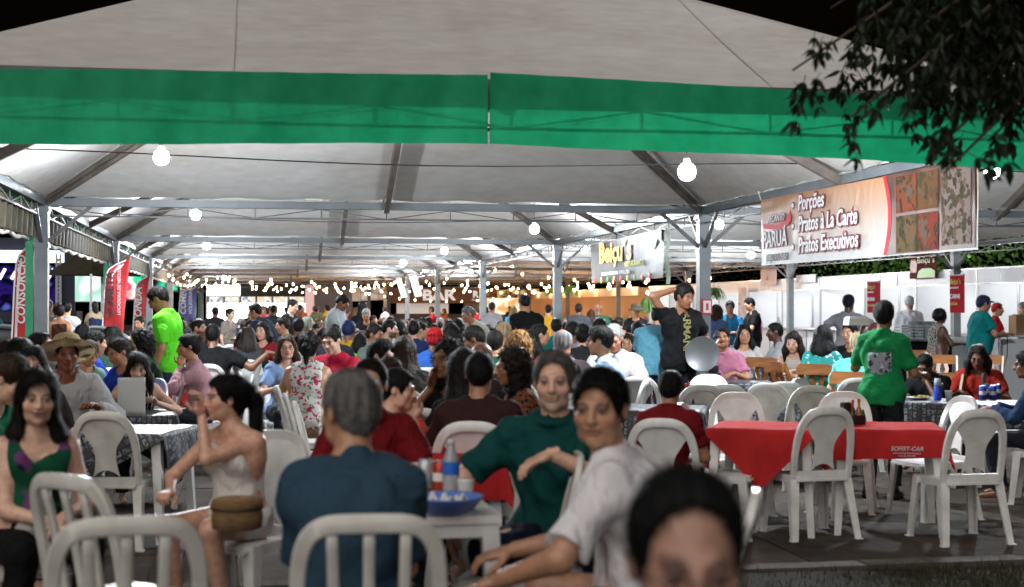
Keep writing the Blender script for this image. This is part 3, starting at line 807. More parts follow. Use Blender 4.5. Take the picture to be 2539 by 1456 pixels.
# ------------------------------------------------------------------ tents
def fabric(name, base, stain, tr=.35, sscale=.6, stretch=(1, 1, 1), spec=.25, rough=.6):
    m = bpy.data.materials.new(name); m.use_nodes = True; n = m.node_tree.nodes; l = m.node_tree.links
    out = n['Material Output']; b = n['Principled BSDF']; b.inputs['Roughness'].default_value = rough; b.inputs['Specular IOR Level'].default_value = spec
    tc = n.new('ShaderNodeTexCoord'); mp = n.new('ShaderNodeMapping'); mp.inputs['Scale'].default_value = stretch
    l.new(tc.outputs['Object'], mp.inputs[0])
    z = n.new('ShaderNodeTexNoise'); z.inputs['Scale'].default_value = sscale; z.inputs['Detail'].default_value = 9; z.inputs['Roughness'].default_value = .68; z.inputs['Distortion'].default_value = .8
    l.new(mp.outputs[0], z.inputs[0])
    r = n.new('ShaderNodeValToRGB'); e = r.color_ramp.elements; e[0].position = .30; e[1].position = .62
    e[0].color = (*stain, 1); e[1].color = (*base, 1); l.new(z.outputs[0], r.inputs[0])
    z2 = n.new('ShaderNodeTexNoise'); z2.inputs['Scale'].default_value = 9; z2.inputs['Detail'].default_value = 6; l.new(mp.outputs[0], z2.inputs[0])
    mx = n.new('ShaderNodeMixRGB'); mx.blend_type = 'SOFT_LIGHT'; mx.inputs[0].default_value = .45; l.new(r.outputs[0], mx.inputs[1]); l.new(z2.outputs[0], mx.inputs[2])
    l.new(mx.outputs[0], b.inputs['Base Color'])
    t = n.new('ShaderNodeBsdfTranslucent'); l.new(mx.outputs[0], t.inputs[0])
    ms = n.new('ShaderNodeMixShader'); ms.inputs[0].default_value = tr
    l.new(b.outputs[0], ms.inputs[1]); l.new(t.outputs[0], ms.inputs[2]); l.new(ms.outputs[0], out.inputs[0])
    bp = n.new('ShaderNodeBump'); bp.inputs['Strength'].default_value = .10; bp.inputs['Distance'].default_value = .03
    z3 = n.new('ShaderNodeTexNoise'); z3.inputs['Scale'].default_value = 1.4; z3.inputs['Detail'].default_value = 3; l.new(mp.outputs[0], z3.inputs[0])
    l.new(z3.outputs[0], bp.inputs['Height']); l.new(bp.outputs[0], b.inputs['Normal'])
    MATS[name] = m; return m
canopy_m = fabric('canopy_vinyl', (.60, .585, .565), (.47, .43, .375), .02, .55, (.5, .5, 1.8))
valance_m = fabric('green_vinyl', (.012, .38, .165), (.010, .31, .135), .26, .8)
tan_m = fabric('tan_vinyl', (.065, .055, .035), (.03, .035, .02), .25, .8)
steel = mat('grey_painted_steel', (.11, .125, .132), .45, metal=.0, var=.25, vscale=3, spec=.5)
steel_d = mat('dark_steel', (.085, .085, .085), .5, var=.3, vscale=4)
rust = mat('rafter_steel', (.15, .125, .105), .6, var=.35, vscale=4)
greenp = mat('green_post_paint', (.01, .16, .07), .5, var=.2)
rope_m = mat('white_rope', (.6, .58, .52), .9)

def truss_mesh(L, depth=.13):
    m = MB(); m.bar((0, 0, -depth), (L, 0, -depth), .022, .022)
    n = max(2, int(round(L / 1.62)) * 2); 
    for i in range(1, n): m.bar((L * i / n, 0, 0), (L * i / n, 0, -depth), .016)
    for i in range(n):
        a, b = L * i / n, L * (i + 1) / n
        m.bar((a, 0, 0 if i % 2 == 0 else -depth), (b, 0, -depth if i % 2 == 0 else 0), .014)
    return m.mesh('truss', steel_d)
TRX, TRY = truss_mesh(WX - .2), truss_mesh(LY - .2)
BMX = MB().bar((.09, 0, .05), (WX - .09, 0, .05), .12, .10).mesh('beam', steel); BMY = MB().bar((.09, 0, .05), (LY - .09, 0, .05), .12, .10).mesh('beam', steel)
PST = MB().box((0, 0, 1.49), (.165, .165, 2.98)).box((0, 0, .01), (.32, .32, .02)).box((0, 0, 2.90), (.20, .20, .10)).box((0, 0, 2.40), (.19, .19, .05)).mesh('post', steel)
def lacing(L):
    m = MB(); n = int(L / .55)
    for i in range(n):
        x = .3 + i * (L - .6) / (n - 1); m.tube([(x - .05, 0, 0), (x - .03, .0, .05), (x + .03, 0, .05), (x + .05, 0, 0)], .008, 5)
        m.bar((x - .25, 0, .012), (x + .25, 0, .03), .012)
    return m.mesh('lacing', rope_m)
LCX, LCY = lacing(WX), lacing(LY)
def canopy_mesh():
    m = MB(); N = 18; hx, hy = WX / 2 - .03, LY / 2 - .03
    for (ax, ay, bx, by) in ((-hx, -hy, hx, -hy), (hx, -hy, hx, hy), (hx, hy, -hx, hy), (-hx, hy, -hx, -hy)):
        vs = []; fs = []; W = N + 1
        for j in range(N + 1):
            t = j / N
            for i in range(N + 1):
                u = i / N; ex, ey = ax + (bx - ax) * u, ay + (by - ay) * u
                sag = -.04 * math.sin(math.pi * t) * math.sin(math.pi * u) + .03 * math.sin(u * math.pi * 17) * (1 - t) ** 6 * .6
                vs.append((ex * (1 - t), ey * (1 - t), EAVE + (APEX - EAVE) * t + sag))
        for j in range(N):
            for i in range(N): fs.append((j * W + i, j * W + i + 1, (j + 1) * W + i + 1, (j + 1) * W + i))
        m.add(vs, fs)
    me = m.mesh('canopy', canopy_m, True)
    return me
CAN = canopy_mesh()
# stitched seams of the vinyl: shallow welts down each slope
def rafter(a, b, w=.05, depth=.16):
    m = MB(); a, b = Vector(a), Vector(b); dn = Vector((0, 0, -depth)); m.bar(a, b, w); m.bar(a + dn * .4, b + dn, w * .8)
    n = 9
    for i in range(n):
        p = a.lerp(b, i / n); q = a.lerp(b, (i + .5) / n); r = a.lerp(b, (i + 1) / n); k = .4 + .6 * (i + .5) / n
        m.bar(p + dn * (.4 + .6 * i / n), q, .016); m.bar(q, r + dn * (.4 + .6 * (i + 1) / n), .016)
    return m
hx, hy = WX / 2, LY / 2
HIP = [rafter((sx * hx, sy * hy, EAVE - .08), (0, 0, APEX - .16)).mesh('hip_rafter', rust) for sx in (-1, 1) for sy in (-1, 1)]
MID = [MB().bar((x, y, EAVE - .13), (0, 0, APEX - .26), .075, .10).mesh('rafter', rust) for x, y in ((0, -hy), (hx, 0), (0, hy), (-hx, 0))]
CRN = MB().lathe([(.05, -.35), (.10, -.3), (.10, .05), (.03, .12)], (0, 0, APEX), 12).mesh('crown_cap', rust)
def brace_mesh(dx, dy):
    m = MB(); m.bar((0, 0, 2.40), (dx * .62, dy * .62, 2.93), .045); return m.mesh('knee_brace', steel_d)
BR = {d: brace_mesh(*d) for d in ((1, 0), (-1, 0), (0, 1), (0, -1))}
def valance_mesh(L, seed, sagk=.05, mat_=None, ends=None):
    r = random.Random(seed); p1, p2 = r.uniform(0, 6), r.uniform(0, 6); m = MB(); n, k = 60, 12
    def fn(u, v):
        x = u * L; zt = .09 + .02 * math.sin(u * 3.1 + p1) + sagk * (u - .5) ** 2 * 1.6 - sagk * .5
        if ends: zt = ends[0] + (ends[1] - ends[0]) * u + .012 * math.sin(u * 3.1 + p1); return (x, (.03 + .05 * v) * math.sin(u * 9 + p1) * .35 + .014 * math.sin(u * 37 + p2 + v * 2) * v + .006 * math.sin(x * 19 + v * 3), zt - (.475 + .012 * math.sin(u * 7 + p2)) * v)
        zb = -.385 + .022 * math.sin(u * 5 + p2) + sagk * (u - .5) ** 2
        y = (.02 + .05 * v) * math.sin(u * 9 + p1) * .35 + .012 * math.sin(u * 41 + p2 + v * 2) * v + .006 * math.sin(x * 19 + v * 3)
        return (x, y, zt + (zb - zt) * v)
    m.grid(fn, n, k); return m.mesh('valance', mat_ or valance_m, True)

TENT_POS = [(ix, iy) for iy in range(7) for ix in range(2)]
names = ['front', 'second', 'third', 'fourth', 'fifth', 'sixth', 'farthest']
for ix, iy in TENT_POS:
    xa, ya = X0 + ix * WX, Y0 + iy * LY
    t = empty('tent', (xa, ya, 0))
    tag(t, ('pale peaked tent of the %s bay over the seated crowd' if ix == 0 else 'pale peaked tent of the %s bay beside the white stalls') % names[iy], 'tent', 'row of peaked tents')
    c = link('canopy', CAN, t, (hx, hy, 0)); c.rotation_euler = (0, 0, math.pi * ((ix + iy) % 2))
    for k in range(4):
        link('hip_rafter', HIP[k], t, (hx, hy, 0)); link('rafter', MID[k], t, (hx, hy, 0))
    link('crown_cap', CRN, t, (hx, hy, 0))
    sides = [('back', (0, LY, ZB), 0, BMX, TRX, LCX, WX), ('left', (0, 0, ZB), math.pi / 2, BMY, TRY, LCY, LY)]
    if iy == 0: sides.append(('front', (0, 0, ZB), 0, BMX, TRX, LCX, WX))
    if ix == 1: sides.append(('right', (WX, 0, ZB), math.pi / 2, BMY, TRY, LCY, LY))
    for nm, p, rz, B, T, LC, L in sides:
        b = link('beam', B, t, p, rz); tr = link('truss', T, b, (.1, 0, 0)); link('lacing', LC, b, (0, .0, .12))
    corners = [(0, LY)] + ([(0, 0)] if iy == 0 else []) + ([(WX, LY)] if ix == 1 else []) + ([(WX, 0)] if ix == 1 and iy == 0 else [])
    for cx, cy in corners:
        p = link('post', PST, t, (cx, cy, 0))
        for d, me in BR.items():
            gx, gy = xa + cx + d[0], ya + cy + d[1]
            if gx < X0 - .5 or gx > X0 + 2 * WX + .5 or gy < Y0 - .5: continue
            link('knee_brace', me, p)
        if ix == 0 and cx == 0:
            MB().box((-.15, -.02, 1.4), (.10, .10, 2.8)).build('side_pole', greenp, p)
    if iy == 0:
        MB().box((hx, -.02, 3.085), (WX - .1, .03, .12)).build('light_seal', steel, t)  # added strip, keeps lamp light from leaking between beam and canopy edge
        seam_m = mat('seam_tape', (.55, .53, .505), .6)
        for k in (2, 5):                      # welded seams running up the front slope
            f = k / 7; x0 = WX * f; tt = 1 - abs(2 * f - 1)
            pts = []
            for j in range(9):
                t_ = tt * .985 * j / 8; uu = (x0 - hx * t_) / (WX * (1 - t_)) if t_ < .999 else .5
                pts.append((x0, LY / 2 * t_, EAVE + (APEX - EAVE) * t_ - .04 * math.sin(math.pi * t_) * math.sin(math.pi * min(1, max(0, uu))) + .003))
            MB().sweep(pts, (0, -.4, 1), .018, .0008).build('seam', seam_m, t)
        for k in range(2):
            v = link('valance', valance_mesh(WX / 2 - .02 + (-.235, .235)[k], ix * 7 + k * 3 + 1, ends=[(3.065, 3.165), (3.165, 3.04)][k]), t, (.01 + k * (WX / 2 - .235), -.13, 0))
    if ix == 0:
        v = link('valance', valance_mesh(LY - .1, iy + 31, .05, valance_m), t, (-.14, .05, 3.10), math.pi / 2)
        # rolled side curtain with its bunched tan pleats and white hem
        m = MB()
        m.grid(lambda u, vv: (u * (LY - .4) + .2, .05 * math.sin(u * 150) + .02 * vv, -.05 - .38 * vv), 240, 3)
        pl = link('side_curtain', m.mesh('side_curtain', tan_m, True), t, (-.06, .0, 2.93), math.pi / 2)
        MB().tube([(.2 + .02 * i * (LY - .4) / 1.0 * 1.0, .05, -.45 + .02 * math.sin(i * 1.1)) for i in range(50)], .03, 6).build('curtain_hem', rope_m, t, True, (-.08, .0, 2.93), math.pi / 2)

# ------------------------------------------------------------------ lamps on their cables
cable_m = mat('black_cable', (.015, .015, .015), .6)
BULB_E = 2500
bulb_m = glow('led_bulb_glow', (.86, .93, 1.0), BULB_E)
sock_m = mat('lamp_socket', (.5, .5, .5), .5)
def lamp(px, py, label, z=3.2):
    while True:
        p = atz(px, py, z); ix = (p.x - X0) % WX - hx; iy_ = (p.y - Y0) % LY - hy
        zr = EAVE + (APEX - EAVE) * (1 - max(abs(ix) / hx, abs(iy_) / hy))
        if zr - z > .75 or z < 2.5: break
        z -= .04
    t = empty('hanging_lamp', p)
    tag(t, label, 'lamp', 'bright white bulbs under the tents')
    MB().lathe([(.005, -.085), (.045, -.075), (.072, -.048), (.085, 0), (.073, .044), (.044, .072)], (0, 0, 0), 12).build('bulb', bulb_m, t, True)
    MB().lathe([(.03, .066), (.034, .08), (.03, .12), (.015, .14)], (0, 0, 0), 10).build('socket', sock_m, t, True)
    ix = (p.x - X0) % WX - hx; iy_ = (p.y - Y0) % LY - hy
    tt = max(abs(ix) / hx, abs(iy_) / hy); zr = EAVE + (APEX - EAVE) * (1 - tt)
    MB().tube([(0, 0, .17), (0.01, 0, (zr - z) * .5), (0, 0, max(.3, zr - z - .12))], .006, 5).build('cord', cable_m, t)
LAMPS = [(400, 390, 'large white lamp near the left end of the green valance'), (1703, 426, 'large white lamp just under the green valance right of centre', 2.85),
 (2460, 426, 'white lamp under the valance at the right edge beside the leaves'), (485, 533, 'white lamp in the second bay near the left posts'),
 (1325, 568, 'white lamp in the second bay left of the black hanging banner'), (1783, 557, 'white lamp just right of the big right-hand post'),
 (512, 610, 'white lamp in the third bay of the left line'), (533, 651, 'white lamp in the fourth bay of the left line'),
 (556, 689, 'smallest white lamp at the far end of the left line'), (1102, 622, 'white lamp in the third bay right of centre'),
 (1450, 619, 'white lamp just left of the black hanging banner'), (1000, 652, 'white lamp in the fourth bay over the crowd centre'),
 (930, 676, 'small far white lamp above the grey back wall'), (1270, 656, 'small white lamp right of the thin middle post'),
 (1862, 633, 'white lamp low beside the long white banner'), (1168, 672, 'tiny white lamp above the brown bar sign')]
for a in LAMPS: lamp(*a)
# one wire across each of the nearer bays
for iy, zz in ((0, 3.12), (1, 3.12), (2, 3.12)):
    m = MB(); m.tube([(X0 + 2 * WX * i / 24, Y0 + iy * LY + 5.2, zz + .05 * math.cos(i / 24 * 6.28 * 2)) for i in range(25)], .007, 5)
    tag(m.build('power_cable', cable_m), 'thin dark power cable strung across the %s bay of tents' % names[iy], 'cable')

# string lights with warm bulbs over the far bays
warm_m = glow('warm_bulb_glow', (1.0, .50, .18), 560)
sb = MB().lathe([(.008, -.032), (.017, -.018), (.019, 0), (.011, .024)], (0, 0, 0), 8).mesh('bulb', warm_m, True)
def string_light(a, b, n, sag, label):
    a, b = Vector(a), Vector(b); t = empty('string_light', a); tag(t, label, 'string lights', 'warm festoon strings')
    f = lambda u: (b - a) * u + Vector((0, 0, -sag * 4 * u * (1 - u)))
    MB().tube([f(i / 20) for i in range(21)], .006, 5).build('cable', cable_m, t)
    for i in range(n): link('bulb', sb, t, f((i + .5) / n) + Vector((0, 0, -.05)))
SL = [((X0, 51, 2.75), (X0 + WX, 53, 2.75), 12, .25, 'warm bulb string across the fifth bay of tents'),
      ((X0, 60, 2.8), (X0 + WX, 61, 2.8), 11, .3, 'warm bulb string across the sixth bay of tents'),
      ((X0, 68, 2.75), (X0 + WX, 69, 2.8), 11, .25, 'warm bulb string before the grey back wall'),
      ((X0 + WX, 40, 2.8), (X0 + 2 * WX, 46, 2.7), 10, .3, 'warm bulb string slanting over the right far stalls'),
      ((X0 + WX, 50, 2.75), (X0 + 2 * WX - 1, 50, 2.7), 11, .3, 'warm bulb string above the orange lit stall'),
      ((X0 + WX, 56, 2.75), (X0 + 2 * WX, 60, 2.7), 12, .25, 'warm bulb string in front of the bar sign'),
      ((X0 + WX, 64, 2.75), (X0 + 2 * WX, 66, 2.6), 12, .3, 'warm bulb string at the back right of the tents'),
      ((X0 + .2, 44, 2.7), (X0 + .6, 58, 2.75), 9, .3, 'warm bulb string along the left posts'),
      ((4.5, 70, 2.6), (13, 66, 2.35), 12, .5, 'lowest warm bulb string sagging past the bar sign')]
for k in range(7):  # further strings added to brighten the far tents
    y = 47 + k * 4.6; SL.append(((X0 + (k % 2) * 1.2, y, 2.78), (X0 + WX * (1.0 + .9 * ((k + 1) % 2)), y + 2.5, 2.72), 13, .32, 'warm bulb string in the far tents, %s counting inwards' % ['first', 'second', 'third', 'fourth', 'fifth', 'sixth', 'seventh'][k]))
for a in SL: string_light(*a)
# ------------------------------------------------------------------ chairs
plas = mat('white_plastic', (.80, .80, .79), .28, var=.12, vscale=9, spec=.5, vcol=(.66, .65, .62))
plas_y = mat('aged_plastic', (.64, .625, .58), .32, var=.16, vscale=8, spec=.5, vcol=(.50, .48, .43))
def chair_parts(kind):
    P = {}
    m = MB()
    def seat(u, v):
        a = (u - .5) * 2; b = (v - .5) * 2
        x = a * .215 * (1 - .10 * b * b * (1 if b < 0 else .4)); y = b * .205 - .0 * a * a
        z = .445 - .018 * (1 - a * a) * (1 - b * b) - .02 * max(0, b - .55) ** 2 * 4 - .012 * max(0, abs(a) - .7) * 3
        return (x, y, z)
    m.grid(seat, 12, 12, (0, 0, -.014))
    for sx in (-1, 1): m.bar((sx * .205, -.19, .415), (sx * .208, .19, .408), .014, .05)
    m.bar((-.2, .195, .405), (.2, .195, .405), .05, .014); m.bar((-.19, -.195, .41), (.19, -.195, .41), .05, .014)
    P['seat'] = m
    def leg(sx, sy):
        m = MB(); a = Vector((sx * .195, sy * .185, .43)); b = Vector((sx * .235, sy * (.225 if sy > 0 else .275), 0))
        m.bar(a, b, .060, .018, up=(0, sy, .0), w2=.042, h2=.014); 
        o = Vector((sx * .024, 0, 0)); m.bar(a + o + Vector((0, -sy * .026, 0)), b + o * .7 + Vector((0, -sy * .018, 0)), .052, .014, up=(sx, 0, 0), w2=.036, h2=.012)
        m.box(b + Vector((sx * .008, -sy * .01, .008)), (.05, .045, .016)); return m
    P['legs'] = [leg(sx, sy) for sx in (-1, 1) for sy in (1, -1)]
    # back frame: inverted U leaning back
    H = .885; pts = []; nr = []
    def yb(z): return -.185 - .10 * ((z - .42) / .46) ** 1.25
    N = 26
    for i in range(N + 1):
        t = i / N; a = math.pi * (1 - t)
        ce = math.copysign(abs(math.cos(a)) ** (.62 if kind == 'oval' else .42), math.cos(a)); se = math.sin(a) ** (.62 if kind == 'oval' else .40)
        w = .205 + .008 * se; z = .43 + (H - .43) * se
        pts.append((ce * w, yb(z) - .018 * (1 - ce * ce), z)); nr.append((0, -1, .12))
    m = MB(); m.sweep(pts, nr, [.040 + .016 * math.sin(math.pi * i / N) for i in range(N + 1)], .022); P['back_frame'] = m
    if kind == 'oval':
        m = MB()
        def spl(u, v):
            z = .475 + v * (.865 - .475); k = v; w = .088 - .020 * math.sin(min(1, k * 1.5) * math.pi) + .092 * max(0, k - .45) ** 1.6 / (.55 ** 1.6)
            top = .865 - .075 * (abs(u - .5) * 2) ** 2.2 * max(0, k - .4) * 1.2
            x = (u - .5) * 2 * w; z = .475 + v * (top - .475) + (.045 * (1 - (2 * u - 1) ** 2) * (1 - v) ** 4)
            return (x, yb(z) - .004 - .016 * (1 - (x / .2) ** 2), z)
        m.grid(spl, 10, 16, (0, .010, 0)); m.bar((-.19, yb(.45), .445), (.19, yb(.45), .445), .03, .055)
        P['splats'] = [m]
    else:
        P['splats'] = []
        for k in range(3):
            m = MB(); x = (k - 1) * .098
            m.sweep([(x * (1 + .08 * t), yb(.43 + .43 * t) - .018, .43 + .43 * t) for t in [i / 8 for i in range(9)]], (0, -1, .1), .034, .016)
            P['splats'].append(m)
    return P
def make_chair(kind, material):
    t = empty('plastic_chair'); P = chair_parts(kind)
    P['seat'].build('seat', material, t, True)
    for l in P['legs']: l.build('leg', material, t)
    P['back_frame'].build('back_frame', material, t, True)
    for s in P['splats']: s.build('back_panel' if kind == 'oval' else 'slat', material, t, True)
    for o in t.children:
        if o.name.startswith(('seat', 'back')):
            o.data.polygons.foreach_set('use_smooth', [True] * len(o.data.polygons)); 
            try: o.data.set_sharp_from_angle(angle=math.radians(40))
            except Exception: pass
    return t
wood = mat('varnished_wood', (.30, .115, .03), .35, var=.45, vscale=3, stretch=(1, 1, 8), spec=.5)
def make_wood_chair():
    t = empty('wooden_chair')
    for sx in (-1, 1):
        MB().bar((sx * .19, -.24, .93), (sx * .17, .16, 0), .045, .025, up=(1, 0, 0)).build('leg', wood, t)
        MB().bar((sx * .145, .20, .46), (sx * .145, -.26, 0), .045, .025, up=(1, 0, 0)).build('leg', wood, t)
    for k in range(5): MB().box((0, -.14 + k * .083, .455), (.40, .07, .02)).build('seat_slat', wood, t)
    MB().prism([(-.215, .82), (.215, .82), (.215, .90), (.16, .945), (-.16, .945), (-.215, .90)], -.255, -.228, lambda x, y, z: (x, z - .02, y)).build('top_rail', wood, t)
    for sx in (-1, 1):
        m = MB(); pr = [(.015, .50), (.07, .50), (.085, .60), (.06, .68), (.085, .76), (.07, .83), (.015, .83), (.035, .76), (.018, .68), (.035, .60)]
        m.prism([(sx * x, z) for x, z in pr], 0, .018, lambda x, y, z: (x, -.08 - .35 * (y - .5) - z, y)); m.build('back_slat', wood, t)
    MB().bar((-.19, -.10, .50), (.19, -.10, .50), .022, .05).build('lower_rail', wood, t)
    return t
PROTO = {'white': make_chair('oval', plas), 'grey': make_chair('oval', plas_y), 'slat': make_chair('slat', plas_y), 'wood': make_wood_chair()}
USED = set()
def put_chair(kind, x, y, g, rz, label, group):
    src = PROTO[kind]
    if kind in USED: o = copy_tree(src)
    else: o = src; USED.add(kind)
    o.location = (x, y, g); o.rotation_euler = (0, 0, rz); tag(o, label, 'chair', group); return o
def chair_at(px, py, face, kind, label, z=None, h=.88):
    P = atz(px, py, h + (.07 if py > 1100 else 0)); g = gnd(P.x, P.y); P = atz(px, py, h + g)
    rz = heading(P, face); b = Matrix.Rotation(rz, 3, 'Z') @ Vector((0, -.285, 0))
    put_chair(kind, P.x - b.x, P.y - b.y, g, rz, label, 'plastic chairs set around the tables')
for a in [(2052, 1020, -152, 'white', 'empty white chair before the red tables, nearest the blurred foreground head'),
          (2428, 1026, -150, 'white', 'empty white chair nearest the right corner, back to the camera'),
          (1694, 1010, 78, 'white', 'white chair drawn up to the left end of the red tables, side on'),
          (1826, 983, 4, 'white', 'bright white chair behind the left red table, facing the camera'),
          (2093, 981, -4, 'white', 'bright white chair behind the red tables beside the green shirt boy'),
          (1738, 963, -160, 'grey', 'greyish chair behind the boy in the red polo shirt'),
          (1903, 959, 165, 'grey', 'greyish chair back between the red table and the black printed table'),
          (1984, 946, 62, 'white', 'glossy white chair turned sideways behind the greyish chair'),
          (1757, 936, 0, 'white', 'white chair facing the camera at the black printed table'),
          (1582, 941, 175, 'grey', 'grey chair back left of the boy in red polo'),
          (2128, 945, -165, 'grey', 'greyish chair partly hidden left of the green shirt boy'),
          (2388, 992, -55, 'white', 'white chair turned side on by the black printed table at right'),
          (455, 906, 182, 'white', 'white chair behind the aged chair beside the paper reader'),
          (470, 926, 176, 'grey', 'aged cream chair with arched gap right of the paper reader'),
          (255, 1031, 160, 'grey', 'cream chair right of the person in green blouse'),
          (690, 966, 95, 'white', 'white chair side on behind the white strappy top, rearmost of three'),
          (712, 985, 92, 'white', 'white chair side on in the middle of three by the white strappy top'),
          (735, 1005, 88, 'white', 'white chair nearest of three side on by the white strappy top'),
          (767, 900, 178, 'white', 'white chair whose back hides the floral dress'),
          (800, 925, 150, 'grey', 'aged chair right of the chair behind the floral dress'),
          (1037, 1023, 172, 'grey', 'aged chair with arched top beside the dark red polo'),
          (1222, 1060, 40, 'white', 'white chair behind the raised elbow of the teal polo'),
          (545, 866, 0, 'white', 'white chair facing us at the red tables behind the pink cardigan'),
          (600, 872, 10, 'white', 'white chair facing us right of the black shirt arm'),
          (560, 885, 95, 'white', 'white chair side on at the far left red table'),
          (598, 893, 110, 'white', 'white chair turned away at the far left red table'),
          (655, 880, -120, 'white', 'white chair left of the white table cloth'),
          (890, 865, 175, 'white', 'wide white chair back below the lime green top'),
          (530, 855, 170, 'white', 'white chair back right behind the pink cardigan'), (575, 858, 160, 'white', 'white chair back below the stretched black sleeve'), (625, 862, 190, 'white', 'white chair back below the long straight hair'),
          (520, 880, 80, 'white', 'white chair side on right of the pink cardigan'), (640, 905, -100, 'white', 'white chair side on left of the white cloth'), (585, 905, 100, 'white', 'white chair side on before the left centre red cloth'),
          (670, 862, 20, 'white', 'white chair facing us left of the blue blouse'), (1465, 905, 172, 'white', 'white chair back right of the teal polo'), (1290, 915, 168, 'white', 'white chair back right of the leopard top'),
          (1800, 962, 178, 'white', 'white chair back between the two black printed tables'), (1945, 955, -170, 'white', 'white chair back beside the glossy sideways chair'),
          (160, 936, 190, 'grey', 'aged chair behind the green blouse wearer'),
          (196, 952, 170, 'grey', 'aged chair between the green blouse and the printed table'),
          (1330, 950, 170, 'white', 'white chair left of the teal polo'),
          (2015, 965, 200, 'grey', 'grey chair half seen behind the green shirt boy legs')]:
    chair_at(*a)
for a in [(315, 1306, 180, 'slat', 'empty slatted chair at the bottom left, back to the camera'),
          (915, 1300, 180, 'slat', 'slatted chair carrying the person in navy shirt'),
          (165, 1196, 128, 'slat', 'slatted chair beside the person in green blouse'),
          (1425, 1141, -84, 'slat', 'empty slatted chair under the teal polo arm'),
          (1250, 1085, 35, 'slat', 'chair behind the white plastic table, mostly hidden')][:4]:
    chair_at(*a)

for a in [(1592, 868, 178, 'wooden chair left of the light blue striped shirt'), (1560, 900, 172, 'wooden chair back nearest below the striped shirt'), (1795, 886, 176, 'wooden chair back before the pink shirt'),
          (1885, 886, 170, 'wooden chair back right of the pink shirt'), (1915, 897, 120, 'wooden folding chair side on by the resting arms'), (2060, 866, 176, 'wooden chair back of the teal leaf print'),
          (2062, 896, 172, 'lower wooden chair back left of the green shirt'), (2275, 868, 10, 'wooden chair behind the eating boy'), (2335, 880, 4, 'wooden chair left behind the red shirt'), (2452, 880, -6, 'wooden chair right behind the red shirt'),
          (1325, 880, 175, 'wooden chair back below the blond curls')]:
    chair_at(a[0], a[1], a[2], 'wood', a[3], h=.945)
# ------------------------------------------------------------------ tables and cloths
def cloth_print():
    if 'black_print_cloth' in MATS: return MATS['black_print_cloth']
    m = bpy.data.materials.new('black_print_cloth'); m.use_nodes = True; n = m.node_tree.nodes; l = m.node_tree.links
    b = n['Principled BSDF']; b.inputs['Roughness'].default_value = .42
    tc = n.new('ShaderNodeTexCoord'); cur = None
    def layer(scale, rot, bw, seed):
        mp = n.new('ShaderNodeMapping'); mp.inputs['Rotation'].default_value = (0, 0, rot); mp.inputs['Location'].default_value = (seed, seed * .7, 0); mp.inputs['Scale'].default_value = (scale, scale, 1)
        l.new(tc.outputs['UV'], mp.inputs[0])
        br = n.new('ShaderNodeTexBrick'); br.inputs['Color1'].default_value = (0, 0, 0, 1); br.inputs['Color2'].default_value = (1, 1, 1, 1); br.inputs['Mortar'].default_value = (0, 0, 0, 1)
        br.inputs['Scale'].default_value = 1; br.inputs['Mortar Size'].default_value = .09; br.inputs['Brick Width'].default_value = bw; br.inputs['Row Height'].default_value = .55
        br.inputs['Bias'].default_value = -.05; br.offset_frequency = 3; br.squash = 1.6; br.squash_frequency = 2
        l.new(mp.outputs[0], br.inputs[0])
        wv = n.new('ShaderNodeTexNoise'); wv.inputs['Scale'].default_value = 3.2; wv.inputs['Detail'].default_value = 2; l.new(mp.outputs[0], wv.inputs[0])
        r = n.new('ShaderNodeValToRGB'); r.color_ramp.elements[0].position = .42; r.color_ramp.elements[1].position = .50; l.new(wv.outputs[0], r.inputs[0])
        x = n.new('ShaderNodeMixRGB'); x.blend_type = 'MULTIPLY'; x.inputs[0].default_value = 1; l.new(br.outputs[0], x.inputs[1]); l.new(r.outputs[0], x.inputs[2])
        return x.outputs[0]
    a, c = layer(11, 0, .8, 0), layer(14, math.pi / 2, .9, 3.3)
    v = n.new('ShaderNodeTexVoronoi'); v.inputs['Scale'].default_value = 6; l.new(tc.outputs['UV'], v.inputs[0])
    s = n.new('ShaderNodeSeparateColor'); l.new(v.outputs['Color'], s.inputs[0])
    g = n.new('ShaderNodeMath'); g.operation = 'GREATER_THAN'; g.inputs[1].default_value = .5; l.new(s.outputs[0], g.inputs[0])
    mx = n.new('ShaderNodeMixRGB'); l.new(g.outputs[0], mx.inputs[0]); l.new(a, mx.inputs[1]); l.new(c, mx.inputs[2])
    r = n.new('ShaderNodeMixRGB'); r.inputs[1].default_value = (.016, .017, .024, 1); r.inputs[2].default_value = (.36, .37, .40, 1); l.new(mx.outputs[0], r.inputs[0])
    l.new(r.outputs[0], b.inputs['Base Color']); MATS['black_print_cloth'] = m; return m
red_c = mat('red_cloth', (.44, .025, .025), .85, var=.22, vscale=4, bump=.45, bscale=7, spec=.08)
white_c = mat('white_cloth', (.66, .65, .63), .75, var=.06, vscale=4, bump=.3, bscale=8)
